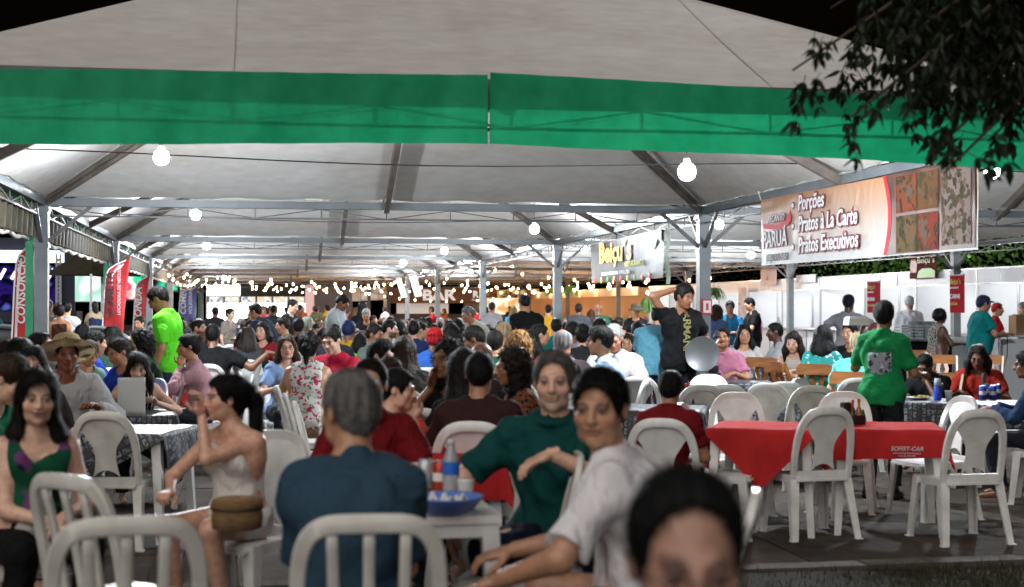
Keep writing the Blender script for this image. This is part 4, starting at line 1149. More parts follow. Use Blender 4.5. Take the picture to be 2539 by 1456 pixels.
def cloth_mesh(a, S, name, material, seed, z=.745, turn=0.0):
    r = random.Random(seed); ph = [r.uniform(0, 6.28) for _ in range(6)]; N = 44; vs = []; uv = []
    half = S / 2
    for j in range(N + 1):
        for i in range(N + 1):
            u, v = (i / N * 2 - 1) * half, (j / N * 2 - 1) * half
            ct, sn = math.cos(turn), math.sin(turn); U, W = u * ct - v * sn, u * sn + v * ct
            cu, cv = max(-a, min(a, U)), max(-a, min(a, W)); ou, ov = U - cu, W - cv; d = math.hypot(ou, ov)
            zz = z + .003 * math.sin(U * 12 + ph[0]) * math.sin(W * 10 + ph[1])
            x, y = cu, cv
            if d > 0:
                nx, ny = ou / d, ov / d; s = cu if abs(ov) > abs(ou) else cv
                dr = max(0, d - .012); fl = .012 + dr * (.10 + .07 * math.sin(s * 17 + ph[2]) + .04 * math.sin(s * 31 + ph[3]))
                if abs(ou) > 0 and abs(ov) > 0:          # corner: cone shaped fold hanging to a point
                    k = min(abs(ou), abs(ov)) / max(abs(ou), abs(ov)); fl = .012 + dr * (.10 + .24 * k * (1 - .3 * k))
                    fl += .015 * math.sin(k * 9 + ph[4]) * dr * 3
                x, y = cu + nx * fl, cv + ny * fl; zz = z - .004 - dr * (.985 if d < .4 else .97)
                zz = max(zz, .03)
            vs.append((x, y, zz)); uv.append((i / N * S, j / N * S))
    W = N + 1; fs = [(j * W + i, j * W + i + 1, (j + 1) * W + i + 1, (j + 1) * W + i) for j in range(N) for i in range(N)]
    me = bpy.data.meshes.new(name); me.from_pydata(vs, [], fs); me.materials.append(material)
    ul = me.uv_layers.new(name='UVMap'); li = np.zeros(len(me.loops), np.int32); me.loops.foreach_get('vertex_index', li)
    ul.data.foreach_set('uv', np.array(uv, np.float32)[li].ravel())
    me.polygons.foreach_set('use_smooth', [True] * len(me.polygons)); me.update(); return me
def table_proto(name, material):
    t = empty(name)
    MB().grid(lambda u, v: ((u - .5) * .70, (v - .5) * .70, .735 + .004 * math.sin(u * 3.14) * math.sin(v * 3.14)), 4, 4, (0, 0, -.03)).build('table_top', material, t)
    m = MB()
    for sx in (-1, 1): m.bar((sx * .33, -.33, .69), (sx * .33, .33, .69), .02, .07); m.bar((-.33, sx * .33, .69), (.33, sx * .33, .69), .02, .07)
    m.build('apron', material, t)
    for sx in (-1, 1):
        for sy in (-1, 1):
            MB().bar((sx * .31, sy * .31, .70), (sx * .35, sy * .35, 0), .065, .065, up=(0, 1, 0), w2=.045, h2=.045).build('leg', material, t)
    return t
TP = {'plastic_table': table_proto('plastic_table', plas)}
TUSED = []
def table(px, py, z_, face, label, cloth=None, clabel=None, S=1.30, seed=1, depth=None, turn=0.0):
    p = at(px, py, depth) if depth else atz(px, py, .745 + z_); g = gnd(p.x, p.y); rz = heading(p, face)
    if TUSED: t = copy_tree(TP['plastic_table'])
    else: t = TP['plastic_table']; TUSED.append(1)
    t.location = (p.x, p.y, g); t.rotation_euler = (0, 0, rz)
    tag(t, label, 'table', 'square plastic tables')
    if cloth:
        m = {'red': red_c, 'white': white_c, 'print': cloth_print()}[cloth]
        c = link('tablecloth', cloth_mesh(.362, S, 'tablecloth', m, seed, .742, turn), None, (p.x, p.y, g), rz); tag(c, clabel, 'tablecloth', 'cloths on the tables')
        return c, p, rz
    return t, p, rz
rcl, _, _ = table(2196, 1054, 0, 4, 'table under the lettered red cloth', 'red', 'red cloth with white lettering on the right-hand front table', 1.14, 4, turn=.04)
table(1902, 1053, 0, -8, 'table under the red cloth left of the lettered one', 'red', 'red cloth with a long hanging corner at the left front table', 1.12, 9, turn=.80)
table(1750, 942, 0, 6, 'table behind the white chairs, before the tray carrier', 'print', 'black printed cloth before the tray holder', 1.4, 3)
table(1835, 945, 0, 6, 'second table end to end before the tray carrier', 'print', 'black printed cloth right end before the tray holder', 1.4, 13)
table(1640, 1008, 0, -4, 'table behind the boy in red polo', 'print', 'black printed cloth behind the boy in the red polo', 1.3, 5)
table(1945, 985, 0, 0, 'table hidden behind the bright white chair', 'print', 'black printed cloth seen between white chair backs', 1.3, 6)
table(2318, 992, 0, 3, 'table of the boy eating at right', 'print', 'black printed cloth under the plate of the eating boy', 1.45, 7)
table(2462, 996, 0, 3, 'table of the red shirt', 'print', 'black printed cloth before the red shirt', 1.45, 8)
table(315, 1022, 0, 2, 'table of the paper reader', 'print', 'black printed cloth below the paper reader', 1.35, 10)
table(318, 1062, 0, -20, 'small table near the cream chair at left', 'print', 'black printed cloth with pointed corner nearest at left', 1.08, 11, turn=.5)
table(255, 955, 0, 4, 'table at left behind the paper reader', 'red', 'red cloth left of the paper reader', 1.3, 12)
table(420, 957, 0, 2, 'table right behind the paper reader', 'red', 'red cloth behind the aged cream chair', 1.3, 14)
table(692, 928, 0, 8, 'table of the pale blue blouse', 'white', 'white cloth before the blue blouse', 1.5, 15)
table(830, 920, 0, 8, 'table before the pink red polo', 'white', 'white cloth before the pink red polo', 1.4, 16)
table(620, 908, 0, 0, 'table among the white chairs at left centre', 'red', 'red cloth among the white chairs at left centre', 1.3, 17)
table(1062, 1042, 0, 10, 'table beside the maroon shirt', 'white', 'white cloth crowded with cups beside the maroon shirt', 1.2, 18, depth=8.9)
table(1060, 1082, 0, 5, 'table under the red cloth beside the dark red polo', 'red', 'red cloth seen under the arched aged chair', 1.2, 20, depth=7.7)
table(1835, 908, 0, 0, 'table of the pink shirt drinking', 'print', 'black printed cloth at the wooden chairs beside the pink shirt', 1.3, 21)
table(1960, 900, 0, 0, 'table where a person rests folded arms', 'print', 'black printed cloth under the arms of the arm resting person', 1.2, 22)
near_t, ntp, ntr = table(985, 1246, .07, 6, 'bare white plastic table beside the navy shirt', None)
# lettering on the red cloth
wht = mat('white_print', (.55, .54, .54), .8); redp = mat('red_print', (.45, .01, .02), .6)
for txt, sz, z, b in (('SOFIST-CAR', .040, .605, .0006), ('AUTO CENTER ESPECIALIZADO', .013, .583, .0002), ('Fone: (65) 3023-1070', .013, .566, .0002)):
    put_text(txt, sz, wht, rcl, frame_m((.02, -.445 + .0 * z, z), (-1, 0, 0), (0, .17, 1)) if False else frame_m((-.11, .437 - .10 * (z - .42), z), (-1, 0, 0), (0, -.10, 1)), align='CENTER', shear=.25 if sz > .03 else 0, bold=b)

# ------------------------------------------------------------------ things on the tables
blk = mat('black_plastic', (.012, .012, .013), .4)
def caddy(px, py, label, d=None, z=.745):
    p = atz(px, py, z) if d is None else at(px, py, d); t = empty('sauce_caddy', (p.x, p.y, p.z), random.Random(px).uniform(0, 3)); tag(t, label, 'condiment caddy', 'sauce caddies on the tables')
    m = MB().box((0, 0, .006), (.15, .12, .012)); 
    for sx in (-1, 1): m.box((sx * .072, 0, .035), (.006, .12, .06)); m.box((0, sx * .058, .035), (.15, .006, .06))
    m.build('tray', blk, t)
    m = MB().box((-.035, .02, .085), (.07, .045, .14)); m.build('napkin_holder', blk, t)
    MB().box((-.035, .02, .158), (.05, .03, .01)).build('napkins', wht, t)
    for x, y, c, hh in ((.03, .025, (.10, .01, .008), .15), (.04, -.03, (.25, .14, .03), .16), (-.02, -.03, (.06, .02, .015), .13)):
        b = MB().lathe([(.02, .012), (.021, .02), (.021, hh * .62), (.009, hh * .8), (.009, hh)], (x, y, 0), 10).build('bottle', mat('sauce_%d' % int(c[0] * 100), c, .2), t, True)
        MB().lathe([(.011, hh), (.011, hh + .02), (.006, hh + .024)], (x, y, 0), 8).build('cap', mat('red_cap', (.45, .02, .02), .4), b)
caddy(2112, 1052, 'sauce caddy with red capped bottle on the red tables'); caddy(1768, 938, 'sauce caddy before the tray holder')
caddy(205, 1020, 'sauce caddy beside the cream chairs at left'); caddy(870, 922, 'sauce caddy beside the pink red polo'); caddy(1712, 1000, 'sauce caddy beside the boy in red polo')
caddy(632, 903, 'sauce caddy on the red cloth at left centre')
def bottle(p, label, label_c=(.02, .12, .5), s=1.0, water=True):
    t = empty('water_bottle', p); tag(t, label, 'bottle')
    gl = mat('clear_pet', (.62, .68, .72), .12, trans=.55, spec=.6)
    MB().lathe([(.028, 0), (.032, .01), (.031, .06), (.033, .10), (.032, .14), (.016, .185), (.0135, .20)], (0, 0, 0), 16).build('body', gl, t, True)
    MB().lathe([(.0335, .085), (.0340, .09), (.0340, .13), (.0335, .135)], (0, 0, 0), 16, cap=False).build('paper_band', mat('band_%d' % int(label_c[2] * 100), label_c, .4), t, True)
    MB().lathe([(.016, .198), (.016, .215), (.014, .218)], (0, 0, 0), 12).build('cap', mat('bottle_cap', (.55, .58, .62), .4), t, True)
    t.scale = (s, s, s); return t
def can(p, label, c, band=None):
    t = empty('drink_can', p); tag(t, label, 'can')
    MB().lathe([(.024, 0), (.033, .008), (.033, .112), (.026, .122)], (0, 0, 0), 16).build('body', mat('can_%s' % c, c, .25, metal=.4), t, True)
    MB().lathe([(.026, .121), (.027, .124), (.024, .123), (.001, .119)], (0, 0, 0), 16).build('lid', mat('aluminium', (.6, .6, .6), .25, metal=.9), t, True)
    if band: MB().lathe([(.0334, .04), (.0336, .045), (.0336, .07), (.0334, .075)], (0, 0, 0), 16, cap=False).build('printed_band', mat('can_band_' + band, band, .3), t, True)
    return t
def cup(p, label, c='e8e8e8', n=1):
    t = empty('plastic_cup', p); tag(t, label, 'cup')
    for i in range(n): MB().lathe([(.024, 0 + i * .02), (.034, .085 + i * .02), (.036, .088 + i * .02)], (0, 0, 0), 14).build('cup_wall', mat('cup_' + c, c, .3), t, True)
tz = gnd(0, 5) + .745
q = at(1118, 1232, 5.75); bottle((q.x, q.y, tz), 'clear water bottle with blue band in front of the teal polo', s=1.05)
q = at(1092, 1210, 5.95); can((q.x, q.y, tz), 'red and white can beside the large water bottle', 'b03a2a', 'e0d8d0')
q = at(1055, 1215, 6.0); can((q.x, q.y, tz), 'pale silver can behind the shoulder of the navy shirt', 'b8bcc0')
q = at(1062, 1238, 5.3)
bk = empty('serving_basket', (q.x + .07, q.y, tz)); bk.scale = (.78, .78, .85); tag(bk, 'blue plastic basket with wrappings on the bare white table', 'basket')
bm_ = mat('blue_plastic', (.12, .22, .62), .4)
MB().lathe([(.10, .0), (.13, .015), (.165, .07), (.178, .072), (.170, .062), (.135, .02), (.10, .012)], (0, 0, 0), 28, cap=False).build('basket_wall', bm_, bk, True)
MB().lathe([(.10, .004), (.10, .012)], (0, 0, 0), 28).build('basket_floor', bm_, bk)
m = MB(); rr = random.Random(4)
m.grid(lambda u, v: ((u - .5) * .19, (v - .5) * .17, .03 + .04 * abs(math.sin(u * 9) * math.cos(v * 7)) + .02 * math.sin(u * 23 + v * 11)), 14, 14); m.build('crumpled_paper', mat('paper', (.7, .7, .68), .8), bk)
q = at(1155, 1222, 5.6); cup((q.x, q.y, tz), 'white cup at the right end of the bare table')
q = at(1090, 1000, 8.9); bottle((q.x, q.y, .745), 'small clear water bottle beside the hand raised to the mouth', (.5, .5, .5))
for k, (px, d) in enumerate(((1052, 8.75), (1066, 8.95), (1077, 8.7))):
    q = at(px, 1010, d); cup((q.x, q.y, .745), ['white cup leftmost beside the maroon shirt', 'white cup stack in the middle by the maroon shirt', 'white cup nearest the maroon shoulder'][k], n=1 + k % 2)
q = at(1068, 1020, 8.5); can((q.x, q.y, .745), 'green can beside the maroon shirt', '1c7a3a', 'd0d0d0')
q = atz(846, 925, .745); can((q.x, q.y, .745), 'dark blue can on the white cloth before the pink red polo', '12246e', 'a02030')
for k, px in enumerate((2437, 2446, 2462, 2474)):
    q = atz(px, 990 - (k % 2) * 5, .745); can((q.x, q.y, .745), ['blue silver can leftmost in the cluster of four', 'blue silver can second in the cluster of four', 'blue silver can third in the cluster of four', 'blue silver can nearest the denim sleeve'][k], '28408c', 'b8bcc4')
q = atz(2325, 993, .745); t = empty('soda_bottle', q); tag(t, 'blue soda bottle with stacked clear cups by the eating boy', 'bottle')
MB().lathe([(.03, 0), (.034, .01), (.033, .12), (.02, .15)], (0, 0, 0), 14).build('body', mat('blue_soda', (.02, .06, .45), .2), t, True)
MB().lathe([(.034, .13), (.030, .17), (.027, .20)], (0, 0, 0), 14).build('upturned_cup', mat('cup_clear', (.6, .65, .72), .15, trans=.4), t, True)
def plate(px, py, label):
    q = atz(px, py, .747); t = empty('plate', q); tag(t, label, 'plate')
    MB().lathe([(.05, 0), (.08, .006), (.125, .018), (.128, .02), (.08, .011), (.001, .008)], (0, 0, 0), 24).build('dish', mat('white_china', (.7, .7, .68), .3), t, True)
    m = MB(); r = random.Random(px)
    for i in range(26):
        a, d = r.uniform(0, 6.28), r.uniform(0, .075); m.box((d * math.cos(a), d * math.sin(a), .018 + r.uniform(0, .012)), (.03, .018, .015), r.uniform(0, 3))
    m.build('food', mat('food_mix', (.45, .33, .12), .7, var=.6, vscale=30, vcol=(.12, .2, .03)), t)
plate(2283, 990, 'plate of food before the eating boy'); plate(1880, 905, 'plate of food near the pink shirt')
q = atz(2352, 993, .745); t = cup((q.x, q.y, .745), 'short white cup beside the blue soda bottle')
q = atz(2440, 984, .745); t = empty('menu_stand', q, 1.2); tag(t, 'black menu stand before the red shirt', 'menu stand')
MB().box((0, 0, .11), (.10, .03, .22)).build('board', blk, t); MB().box((0, 0, .01), (.16, .12, .02)).build('foot', blk, t)
# ------------------------------------------------------------------ white panel stalls along the right side
pan = mat('white_panel', (.60, .61, .62), .45, var=.05, vscale=2)
alum = mat('aluminium_profile', (.38, .39, .40), .35, metal=.6)
tube_m = glow('tube_glow', (.93, .96, 1.0), 420)
XS, XB = 15.95, 18.9
P1 = MB().box((0, 0, 1.2), (.02, .955, 2.36)).mesh('panel', pan); P2 = MB().box((0, 0, 1.2), (.945, .02, 2.36)).mesh('panel', pan)
PC = MB().box((0, 0, .50), (.02, .955, .92)).mesh('panel', pan); PF = MB().box((0, 0, 2.30), (.02, .955, .30)).mesh('fascia_panel', pan)
PO = MB().box((0, 0, 1.23), (.04, .04, 2.46)).mesh('post', alum); POC = MB().box((0, 0, .5), (.04, .04, 1.0)).mesh('post', alum)
TB = MB().tube([(0, -.6, 2.36), (0, .6, 2.36)], .018, 8).mesh('tube_lamp', tube_m)
CT = MB().box((-.05, 1.5, 1.0), (.5, 2.96, .03)).mesh('counter_top', mat('counter_grey', (.45, .46, .47), .4))
RL = MB().box((0, 1.5, 2.47), (.045, 3.0, .03)).box((0, 1.5, 2.13), (.045, 3.0, .03)).mesh('rail', alum)
ord_ = ['nearest', 'second nearest', 'third nearest', 'fourth nearest', 'fifth nearest', 'sixth nearest', 'seventh nearest', 'eighth nearest', 'ninth nearest', 'tenth nearest', 'eleventh nearest']
for i in range(11):
    y0 = 23.6 + i * 3.0; t = empty('panel_stall', (XS, y0, 0)); tag(t, 'white panel stall with aluminium profiles, %s of the right-hand row' % ord_[i], 'stall', 'white stalls in a row')
    for k in range(3):
        link('panel', P1, t, (XB - XS, .5 + k, 0)); link('fascia_panel', PF, t, (0, .5 + k, 0))
        if i not in (1, 3): link('panel', PC, t, (0, .5 + k, 0))
        link('panel', P2, t, (.5 + k, 3.0, 0))
        link('post', PO, t, (k + 1 - .02, 3.0, 0)); 
        if i not in (1, 3): link('post', POC, t, (-.012, k + .02, 0))
        else: link('post', POC, t, (XB - XS - .03, k + .5, 0))
    link('post', PO, t, (0, 3.0, 0)); link('rail', RL, t)
    if i not in (1, 3): link('counter_top', CT, t)
    link('tube_lamp', TB, t, (1.6, 1.5, 0))
# free standing service counter
q = atz(2478, 1003, 0); t = empty('service_counter', (q.x, q.y, 0)); tag(t, 'white panel service counter at the right edge with grey top', 'counter')
for k in range(3): link('panel', MB().box((0, 0, .55), (.955, .02, 1.06)).mesh('panel', pan), t, (.5 + k, 0, 0)); link('post', POC, t, (k + .02, -.02, .06))
for k in range(2): link('panel', MB().box((0, 0, .55), (.02, .955, 1.06)).mesh('panel', pan), t, (0, .5 + k, 0))
MB().box((1.5, .25, 1.115), (3.1, .6, .03)).build('counter_top', mat('counter_grey', (.45, .46, .47), .4), t)
m = MB().tube([(.13, -.03, 1.1), (.12, -.04, .8), (.06, -.035, .6), (.05, -.03, .35), (.1, -.03, .02)], .008, 5).build('cable', cable_m, t)
# juice tubs
for k, px in enumerate((2268, 2288, 2308)):
    q = at(px, 812, 25.0 + .1 * k); t = empty('juice_tub', (q.x, q.y, 1.05)); tag(t, ['orange juice tub leftmost beside the hair net worker', 'orange juice tub in the middle of three', 'orange juice tub rightmost of three'][k], 'tub')
    MB().lathe([(.09, 0), (.11, .30), (.112, .30)], (0, 0, 0), 16).build('tub_wall', mat('clear_tub', (.75, .75, .75), .2, trans=.3), t, True); MB().lathe([(.093, .008), (.103, .14), (.001, .142)], (0, 0, 0), 16).build('juice', mat('orange_juice', (.75, .33, .02), .3), t, True)
q = at(2275, 860, 25.2); t = empty('display_counter', (q.x, q.y, 0)); tag(t, 'low serving counter with black printed front behind the dress', 'counter')
MB().box((.6, 0, .5), (2.6, .5, 1.0)).build('cabinet', print_mat('black_yellow_print', '0f0d0d', ['c8a818', '8a1c14'], 4, thr=.62), t); MB().box((.6, 0, 1.02), (2.7, .6, .04)).build('counter_top', alum, t)
for k, px in enumerate((2245, 2275, 2300)):
    q = at(px, 838, 24.8); t = empty('ribbed_crate', (q.x, q.y, 1.04)); tag(t, ['grey ribbed crate leftmost on the serving counter', 'grey ribbed crate in the middle of the serving counter', 'grey ribbed crate by the print dress'][k], 'crate')
    m = MB().box((0, 0, .005), (.27, .3, .01))
    for s in range(5):
        for sx in (-1, 1): m.box((sx * .13, 0, .03 + s * .05), (.01, .3, .035)); m.box((0, sx * .145, .03 + s * .05), (.27, .01, .035))
    m.build('crate_wall', mat('grey_crate', (.32, .37, .38), .5), t)
q = at(2524, 815, 25.6); t = empty('paper_bag', (q.x, q.y, 1.13)); tag(t, 'brown paper bag on the counter at the right edge', 'bag'); MB().box((0, 0, .16), (.28, .18, .32), .3, taper=.96).build('bag_wall', mat('kraft_paper', (.33, .19, .09), .8, var=.2), t)
MB().box((0, 0, .33), (.26, .02, .02), .3).build('fold', mat('kraft_paper', (.33, .19, .09), .8), t)
# small things on the first counters
for px, py, d, c, lab in ((1884, 806, 30.5, 'c05a90', 'pink bottle on the stall counter beside the black shirt worker'), (1930, 806, 31, '9a9a9a', 'steel juicer on the stall counter')):
    q = at(px, py, d); t = empty('flask', (q.x, q.y, 1.02)); tag(t, lab, 'bottle'); MB().lathe([(.05, 0), (.055, .02), (.055, .26), (.03, .32)], (0, 0, 0), 14).build('body', mat('flask_' + c, c, .3), t, True); MB().lathe([(.03, .32), (.03, .37)], (0, 0, 0), 12).build('cap', mat('flask_cap_' + c, c, .4), t)

# ------------------------------------------------------------------ far end
def far_box(name, px0, px1, py0, py1, Y, material, parent, depth=.15, part=None):
    a, b = aty(px0, py1, Y), aty(px1, py0, Y)
    return MB().box(((a.x + b.x) / 2, Y + depth / 2, (a.z + b.z) / 2), (abs(b.x - a.x), depth, abs(b.z - a.z))).build(name, material, parent)
YF = 83.0
def noise_glow(name, cols, scale, strength, stretch=(1, 1, 1)):
    m = bpy.data.materials.new(name); m.use_nodes = True; n = m.node_tree.nodes; l = m.node_tree.links; n.clear()
    o = n.new('ShaderNodeOutputMaterial'); e = n.new('ShaderNodeEmission'); e.inputs[1].default_value = strength; tc = n.new('ShaderNodeTexCoord'); mp = n.new('ShaderNodeMapping'); mp.inputs['Scale'].default_value = stretch
    z = n.new('ShaderNodeTexNoise'); z.inputs['Scale'].default_value = scale; z.inputs['Detail'].default_value = 2; r = n.new('ShaderNodeValToRGB'); r.color_ramp.interpolation = 'EASE'
    el = r.color_ramp.elements; k = len(cols)
    while len(el) < k: el.new(.5)
    for i, c in enumerate(cols): el[i].position = .3 + .4 * i / (k - 1); el[i].color = (*srgb(c), 1)
    l.new(tc.outputs['Object'], mp.inputs[0]); l.new(mp.outputs[0], z.inputs[0]); l.new(z.outputs[0], r.inputs[0]); l.new(r.outputs[0], e.inputs[0]); l.new(e.outputs[0], o.inputs[0]); return m
lit_white = glow('lit_stall_white', (1.0, .97, .94), 6); lit_menu = noise_glow('lit_menu', ['f4f4f0', 'd8c49a', 'f0efe8', '7a8aa0'], 2.2, 1.3)
t = empty('lit_food_stall', (0, 0, 0)); tag(t, 'bright white lit food stall with menu boards at the far left end', 'stall')
far_box('lit_window', 512, 757, 752, 800, YF, lit_white, t)
for k in range(6): far_box('menu_board', 518 + k * 40, 554 + k * 40, 736, 751, YF, lit_menu, t)
for k in range(7): far_box('post', 511 + k * 40.4, 514 + k * 40.4, 735, 800, YF - .1, pan, t)
far_box('awning', 598, 750, 708, 735, YF - .4, mat('dark_awning', (.03, .03, .025), .8, var=.5, vscale=1), t, .5)
far_box('lit_sign', 512, 596, 706, 734, YF, glow('lit_sign_white', (1, .98, .95), 2.2), t)
far_box('base_wall', 512, 757, 800, 840, YF, mat('stall_base', (.2, .2, .2), .7), t)
t = empty('back_wall', (0, 0, 0)); tag(t, 'plain grey wall at the far end right of the bright stall', 'wall')
far_box('wall_panel', 780, 874, 706, 840, YF, mat('grey_wall', (.16, .15, .155), .8, var=.15, vscale=.6), t)
far_box('pink_lit_panel', 757, 779, 706, 800, YF - .05, glow('pink_panel', (1, .62, .56), .8), t)
t = empty('hanging_screen', (0, 0, 0)); tag(t, 'wide pale lit banner left of the bar sign', 'banner')
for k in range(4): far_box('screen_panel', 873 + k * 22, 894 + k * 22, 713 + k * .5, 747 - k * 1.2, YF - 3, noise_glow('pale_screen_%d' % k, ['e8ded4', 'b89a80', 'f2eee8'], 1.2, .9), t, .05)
t = empty('bar_building', (0, 0, 0)); tag(t, 'brown fronted bar with white capital letters at the far end', 'bar')
far_box('sign_board', 968, 1206, 714, 752, YF, mat('brown_board', (.15, .052, .018), .5, var=.2, vscale=1), t)
far_box('shutter', 984, 1112, 752, 778, YF + .2, mat('white_shutter', (.62, .62, .60), .5, emit=.25, ecol=(1, .95, .9)), t)
far_box('counter', 970, 1206, 779, 835, YF - .3, mat('dark_counter', (.05, .035, .025), .6), t, .4)
far_box('side_post', 962, 968, 706, 835, YF - .1, steel_d, t); far_box('stack_wall', 1150, 1206, 752, 779, YF + .2, mat('bottle_shelf', (.28, .24, .18), .6, var=.7, vscale=4), t)
a, b = aty(1047, 746, YF - .02), aty(1150, 720, YF - .02)
put_text('BAR', (b.z - a.z) * 1.36, mat('sign_white', (.8, .8, .8), .5, emit=.35, ecol=(1, .97, .92)), t, frame_m((a.x, YF - .03, a.z + .05), (1, 0, 0), (0, 0, 1)), sx=1.25, bold=.03, extrude=.02)
a = aty(1172, 746, YF - .02); put_text('R', .55, mat('sign_white', (.8, .8, .8), .5), t, frame_m((a.x, YF - .03, a.z + .2), (1, 0, 0), (0, 0, 1)), bold=.02, extrude=.02); put_text('BARAO', .16, mat('sign_white', (.8, .8, .8), .5), t, frame_m((a.x - .05, YF - .03, a.z), (1, 0, 0), (0, 0, 1)), extrude=.02)
t = empty('glow_filler', (0, 0, 0)); tag(t, 'added row of warm glowing panels filling the gap right of the bar', 'stall')  # glowing fronts added to fill the dark gap beside the bar
for k in range(5):
    x0 = 1208 + k * 26; far_box('sign_board', x0, x0 + 25, 716 + k % 2 * 3, 738, YF + .5, noise_glow('filler_sign_glow_%d' % k, [['c89048', '6a2a14', 'f0d8a0'], ['8a6a38', 'd8b868', '3a2412'], ['a04828', 'f0c890', '5a2010']][k % 3], 1.5, .9), t)
    far_box('glow_panel', x0, x0 + 25, 739, 780, YF + .6, noise_glow('filler_glow_%d' % k, ['f8c888', 'e0a058', 'fff0d8', 'a86830'], 1.1, 1.3), t); far_box('counter', x0, x0 + 25, 781, 835, YF + .3, mat('dark_counter', (.05, .035, .025), .6), t, .3)
# two hanging white strip banners
for k, (x0, y0, x1, y1, w, lab) in enumerate(((986, 692, 1002, 738, 11, 'narrow bright banner left of the pair hanging by the bar'), (1020, 684, 1037, 736, 15, 'wider bright banner right of the pair hanging by the bar'))):
    t = empty('strip_banner', aty(x0, y0, 52)); tag(t, lab, 'banner', 'pair of white strip banners'); o = t.location
    pts = [Vector(aty(px, py, 52)) - o for px, py in ((x0 - w * .4, y0 + 2), (x0 + w * .8, y0 - 2), (x1 + w * .7, y1 - 2), (x1 - w * .5, y1 + 1))]
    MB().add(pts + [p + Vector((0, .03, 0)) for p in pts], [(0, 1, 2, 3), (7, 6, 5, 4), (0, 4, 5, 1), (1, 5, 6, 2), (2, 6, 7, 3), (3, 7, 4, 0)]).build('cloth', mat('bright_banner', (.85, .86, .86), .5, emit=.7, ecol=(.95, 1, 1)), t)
    MB().bar(pts[0] + Vector((0, 0, .02)), pts[1] + Vector((0, 0, .02)), .04).build('rod', alum, t)
# warm lit stalls at the far right
warm_wall = mat('warm_wall', (.50, .27, .12), .7, var=.25, vscale=1)
warm_l = glow('warm_tube', (1.0, .60, .27), 170)
for i in range(7):
    y0 = 57.0 + i * 3.4; t = empty('warm_stall', (XS - .3, y0, 0)); tag(t, 'warm lit wooden stall, %s of the far right row' % ['nearest', 'second', 'third', 'fourth', 'fifth', 'sixth', 'last'][i], 'stall', 'warm lit stalls')
    MB().box((3.0, 1.7, 1.25), (.05, 3.3, 2.5)).build('back_wall', warm_wall, t); MB().box((1.5, 3.38, 1.25), (3.0, .05, 2.5)).build('side_wall', warm_wall, t)
    MB().box((0, 1.7, .5), (.05, 3.3, 1.0)).build('counter', mat('stall_wood', (.33, .16, .06), .6, var=.3), t); MB().box((0, 1.7, 2.3), (.06, 3.3, .35)).build('fascia', mat('cream_fascia', (.62, .46, .32), .6), t)
    for k in range(3): MB().box((2.95, .6 + k * 1.1, 1.5), (.04, .8, .04)).build('shelf', mat('stall_wood', (.33, .16, .06), .6), t)
    for k, (yy_, zz_, w_, h_) in enumerate(((.7, 1.9, .8, .5), (1.9, 1.75, .6, .8), (2.8, 1.95, .5, .4))): MB().box((2.9, yy_, zz_), (.03, w_, h_)).build('menu_board', [mat('board_white', (.7, .66, .6), .6), mat('board_black', (.03, .03, .03), .6), mat('board_red', (.4, .05, .03), .6), mat('board_green', (.08, .22, .06), .6)][(i + k) % 4], t)
    for k in range(6): MB().lathe([(.05, 0), (.05, .18), (.02, .26), (.02, .3)], (0, .4 + k * .5, 1.0), 8).build('bottle', mat('jar_%d' % (k % 3), [(.4, .2, .05), (.1, .25, .1), (.5, .45, .4)][k % 3], .3), t)
    MB().lathe([(.02, -.08), (.09, -.03), (.09, .04), (.03, .08)], (.9, 1.7, 2.25), 10).build('lantern', warm_l, t, True)
    MB().lathe([(.02, -.08), (.07, -.03), (.07, .04), (.03, .08)], (-.25, .6, 2.5), 10).build('lantern', warm_l, t, True)

# ------------------------------------------------------------------ banners
def sheet(name, pts4, nu, nv, material, parent, wav=.03, ph=0.0, nrmv=(1, 0, 0)):
    a, b, c, d = [Vector(p) for p in pts4]; N = Vector(nrmv)      # a top-left, b top-right, c bottom-right, d bottom-left
    def fn(u, v):
        p = a.lerp(b, u).lerp(d.lerp(c, u), v); return p + N * (wav * math.sin(u * 9 + v * 3 + ph) * (.3 + v * .7) + wav * .5 * math.sin(u * 23 - v * 5 + ph))
    return MB().grid(fn, nu, nv).build(name, material, parent, True)
XP = X0 + WX - .10
def bann_mat(name, left, mid):
    m = bpy.data.materials.new(name); m.use_nodes = True; n = m.node_tree.nodes; l = m.node_tree.links; b = n['Principled BSDF']; b.inputs['Roughness'].default_value = .45
    tc = n.new('ShaderNodeTexCoord'); s = n.new('ShaderNodeSeparateXYZ'); l.new(tc.outputs['Object'], s.inputs[0])
    r = n.new('ShaderNodeMapRange'); r.inputs[1].default_value = -.85; r.inputs[2].default_value = 0.0; l.new(s.outputs[2], r.inputs[0])
    rp = n.new('ShaderNodeValToRGB'); rp.color_ramp.elements[0].color = (*srgb(left), 1); rp.color_ramp.elements[1].color = (*srgb(mid), 1); l.new(r.outputs[0], rp.inputs[0]); l.new(rp.outputs[0], b.inputs['Base Color'])
    bp = n.new('ShaderNodeBump'); bp.inputs['Strength'].default_value = .5; bp.inputs['Distance'].default_value = .04; z = n.new('ShaderNodeTexNoise'); z.inputs['Scale'].default_value = 2.2; z.inputs['Distortion'].default_value = 1.5
    l.new(tc.outputs['Object'], z.inputs[0]); l.new(z.outputs[0], bp.inputs['Height']); l.new(bp.outputs[0], b.inputs['Normal']); return m
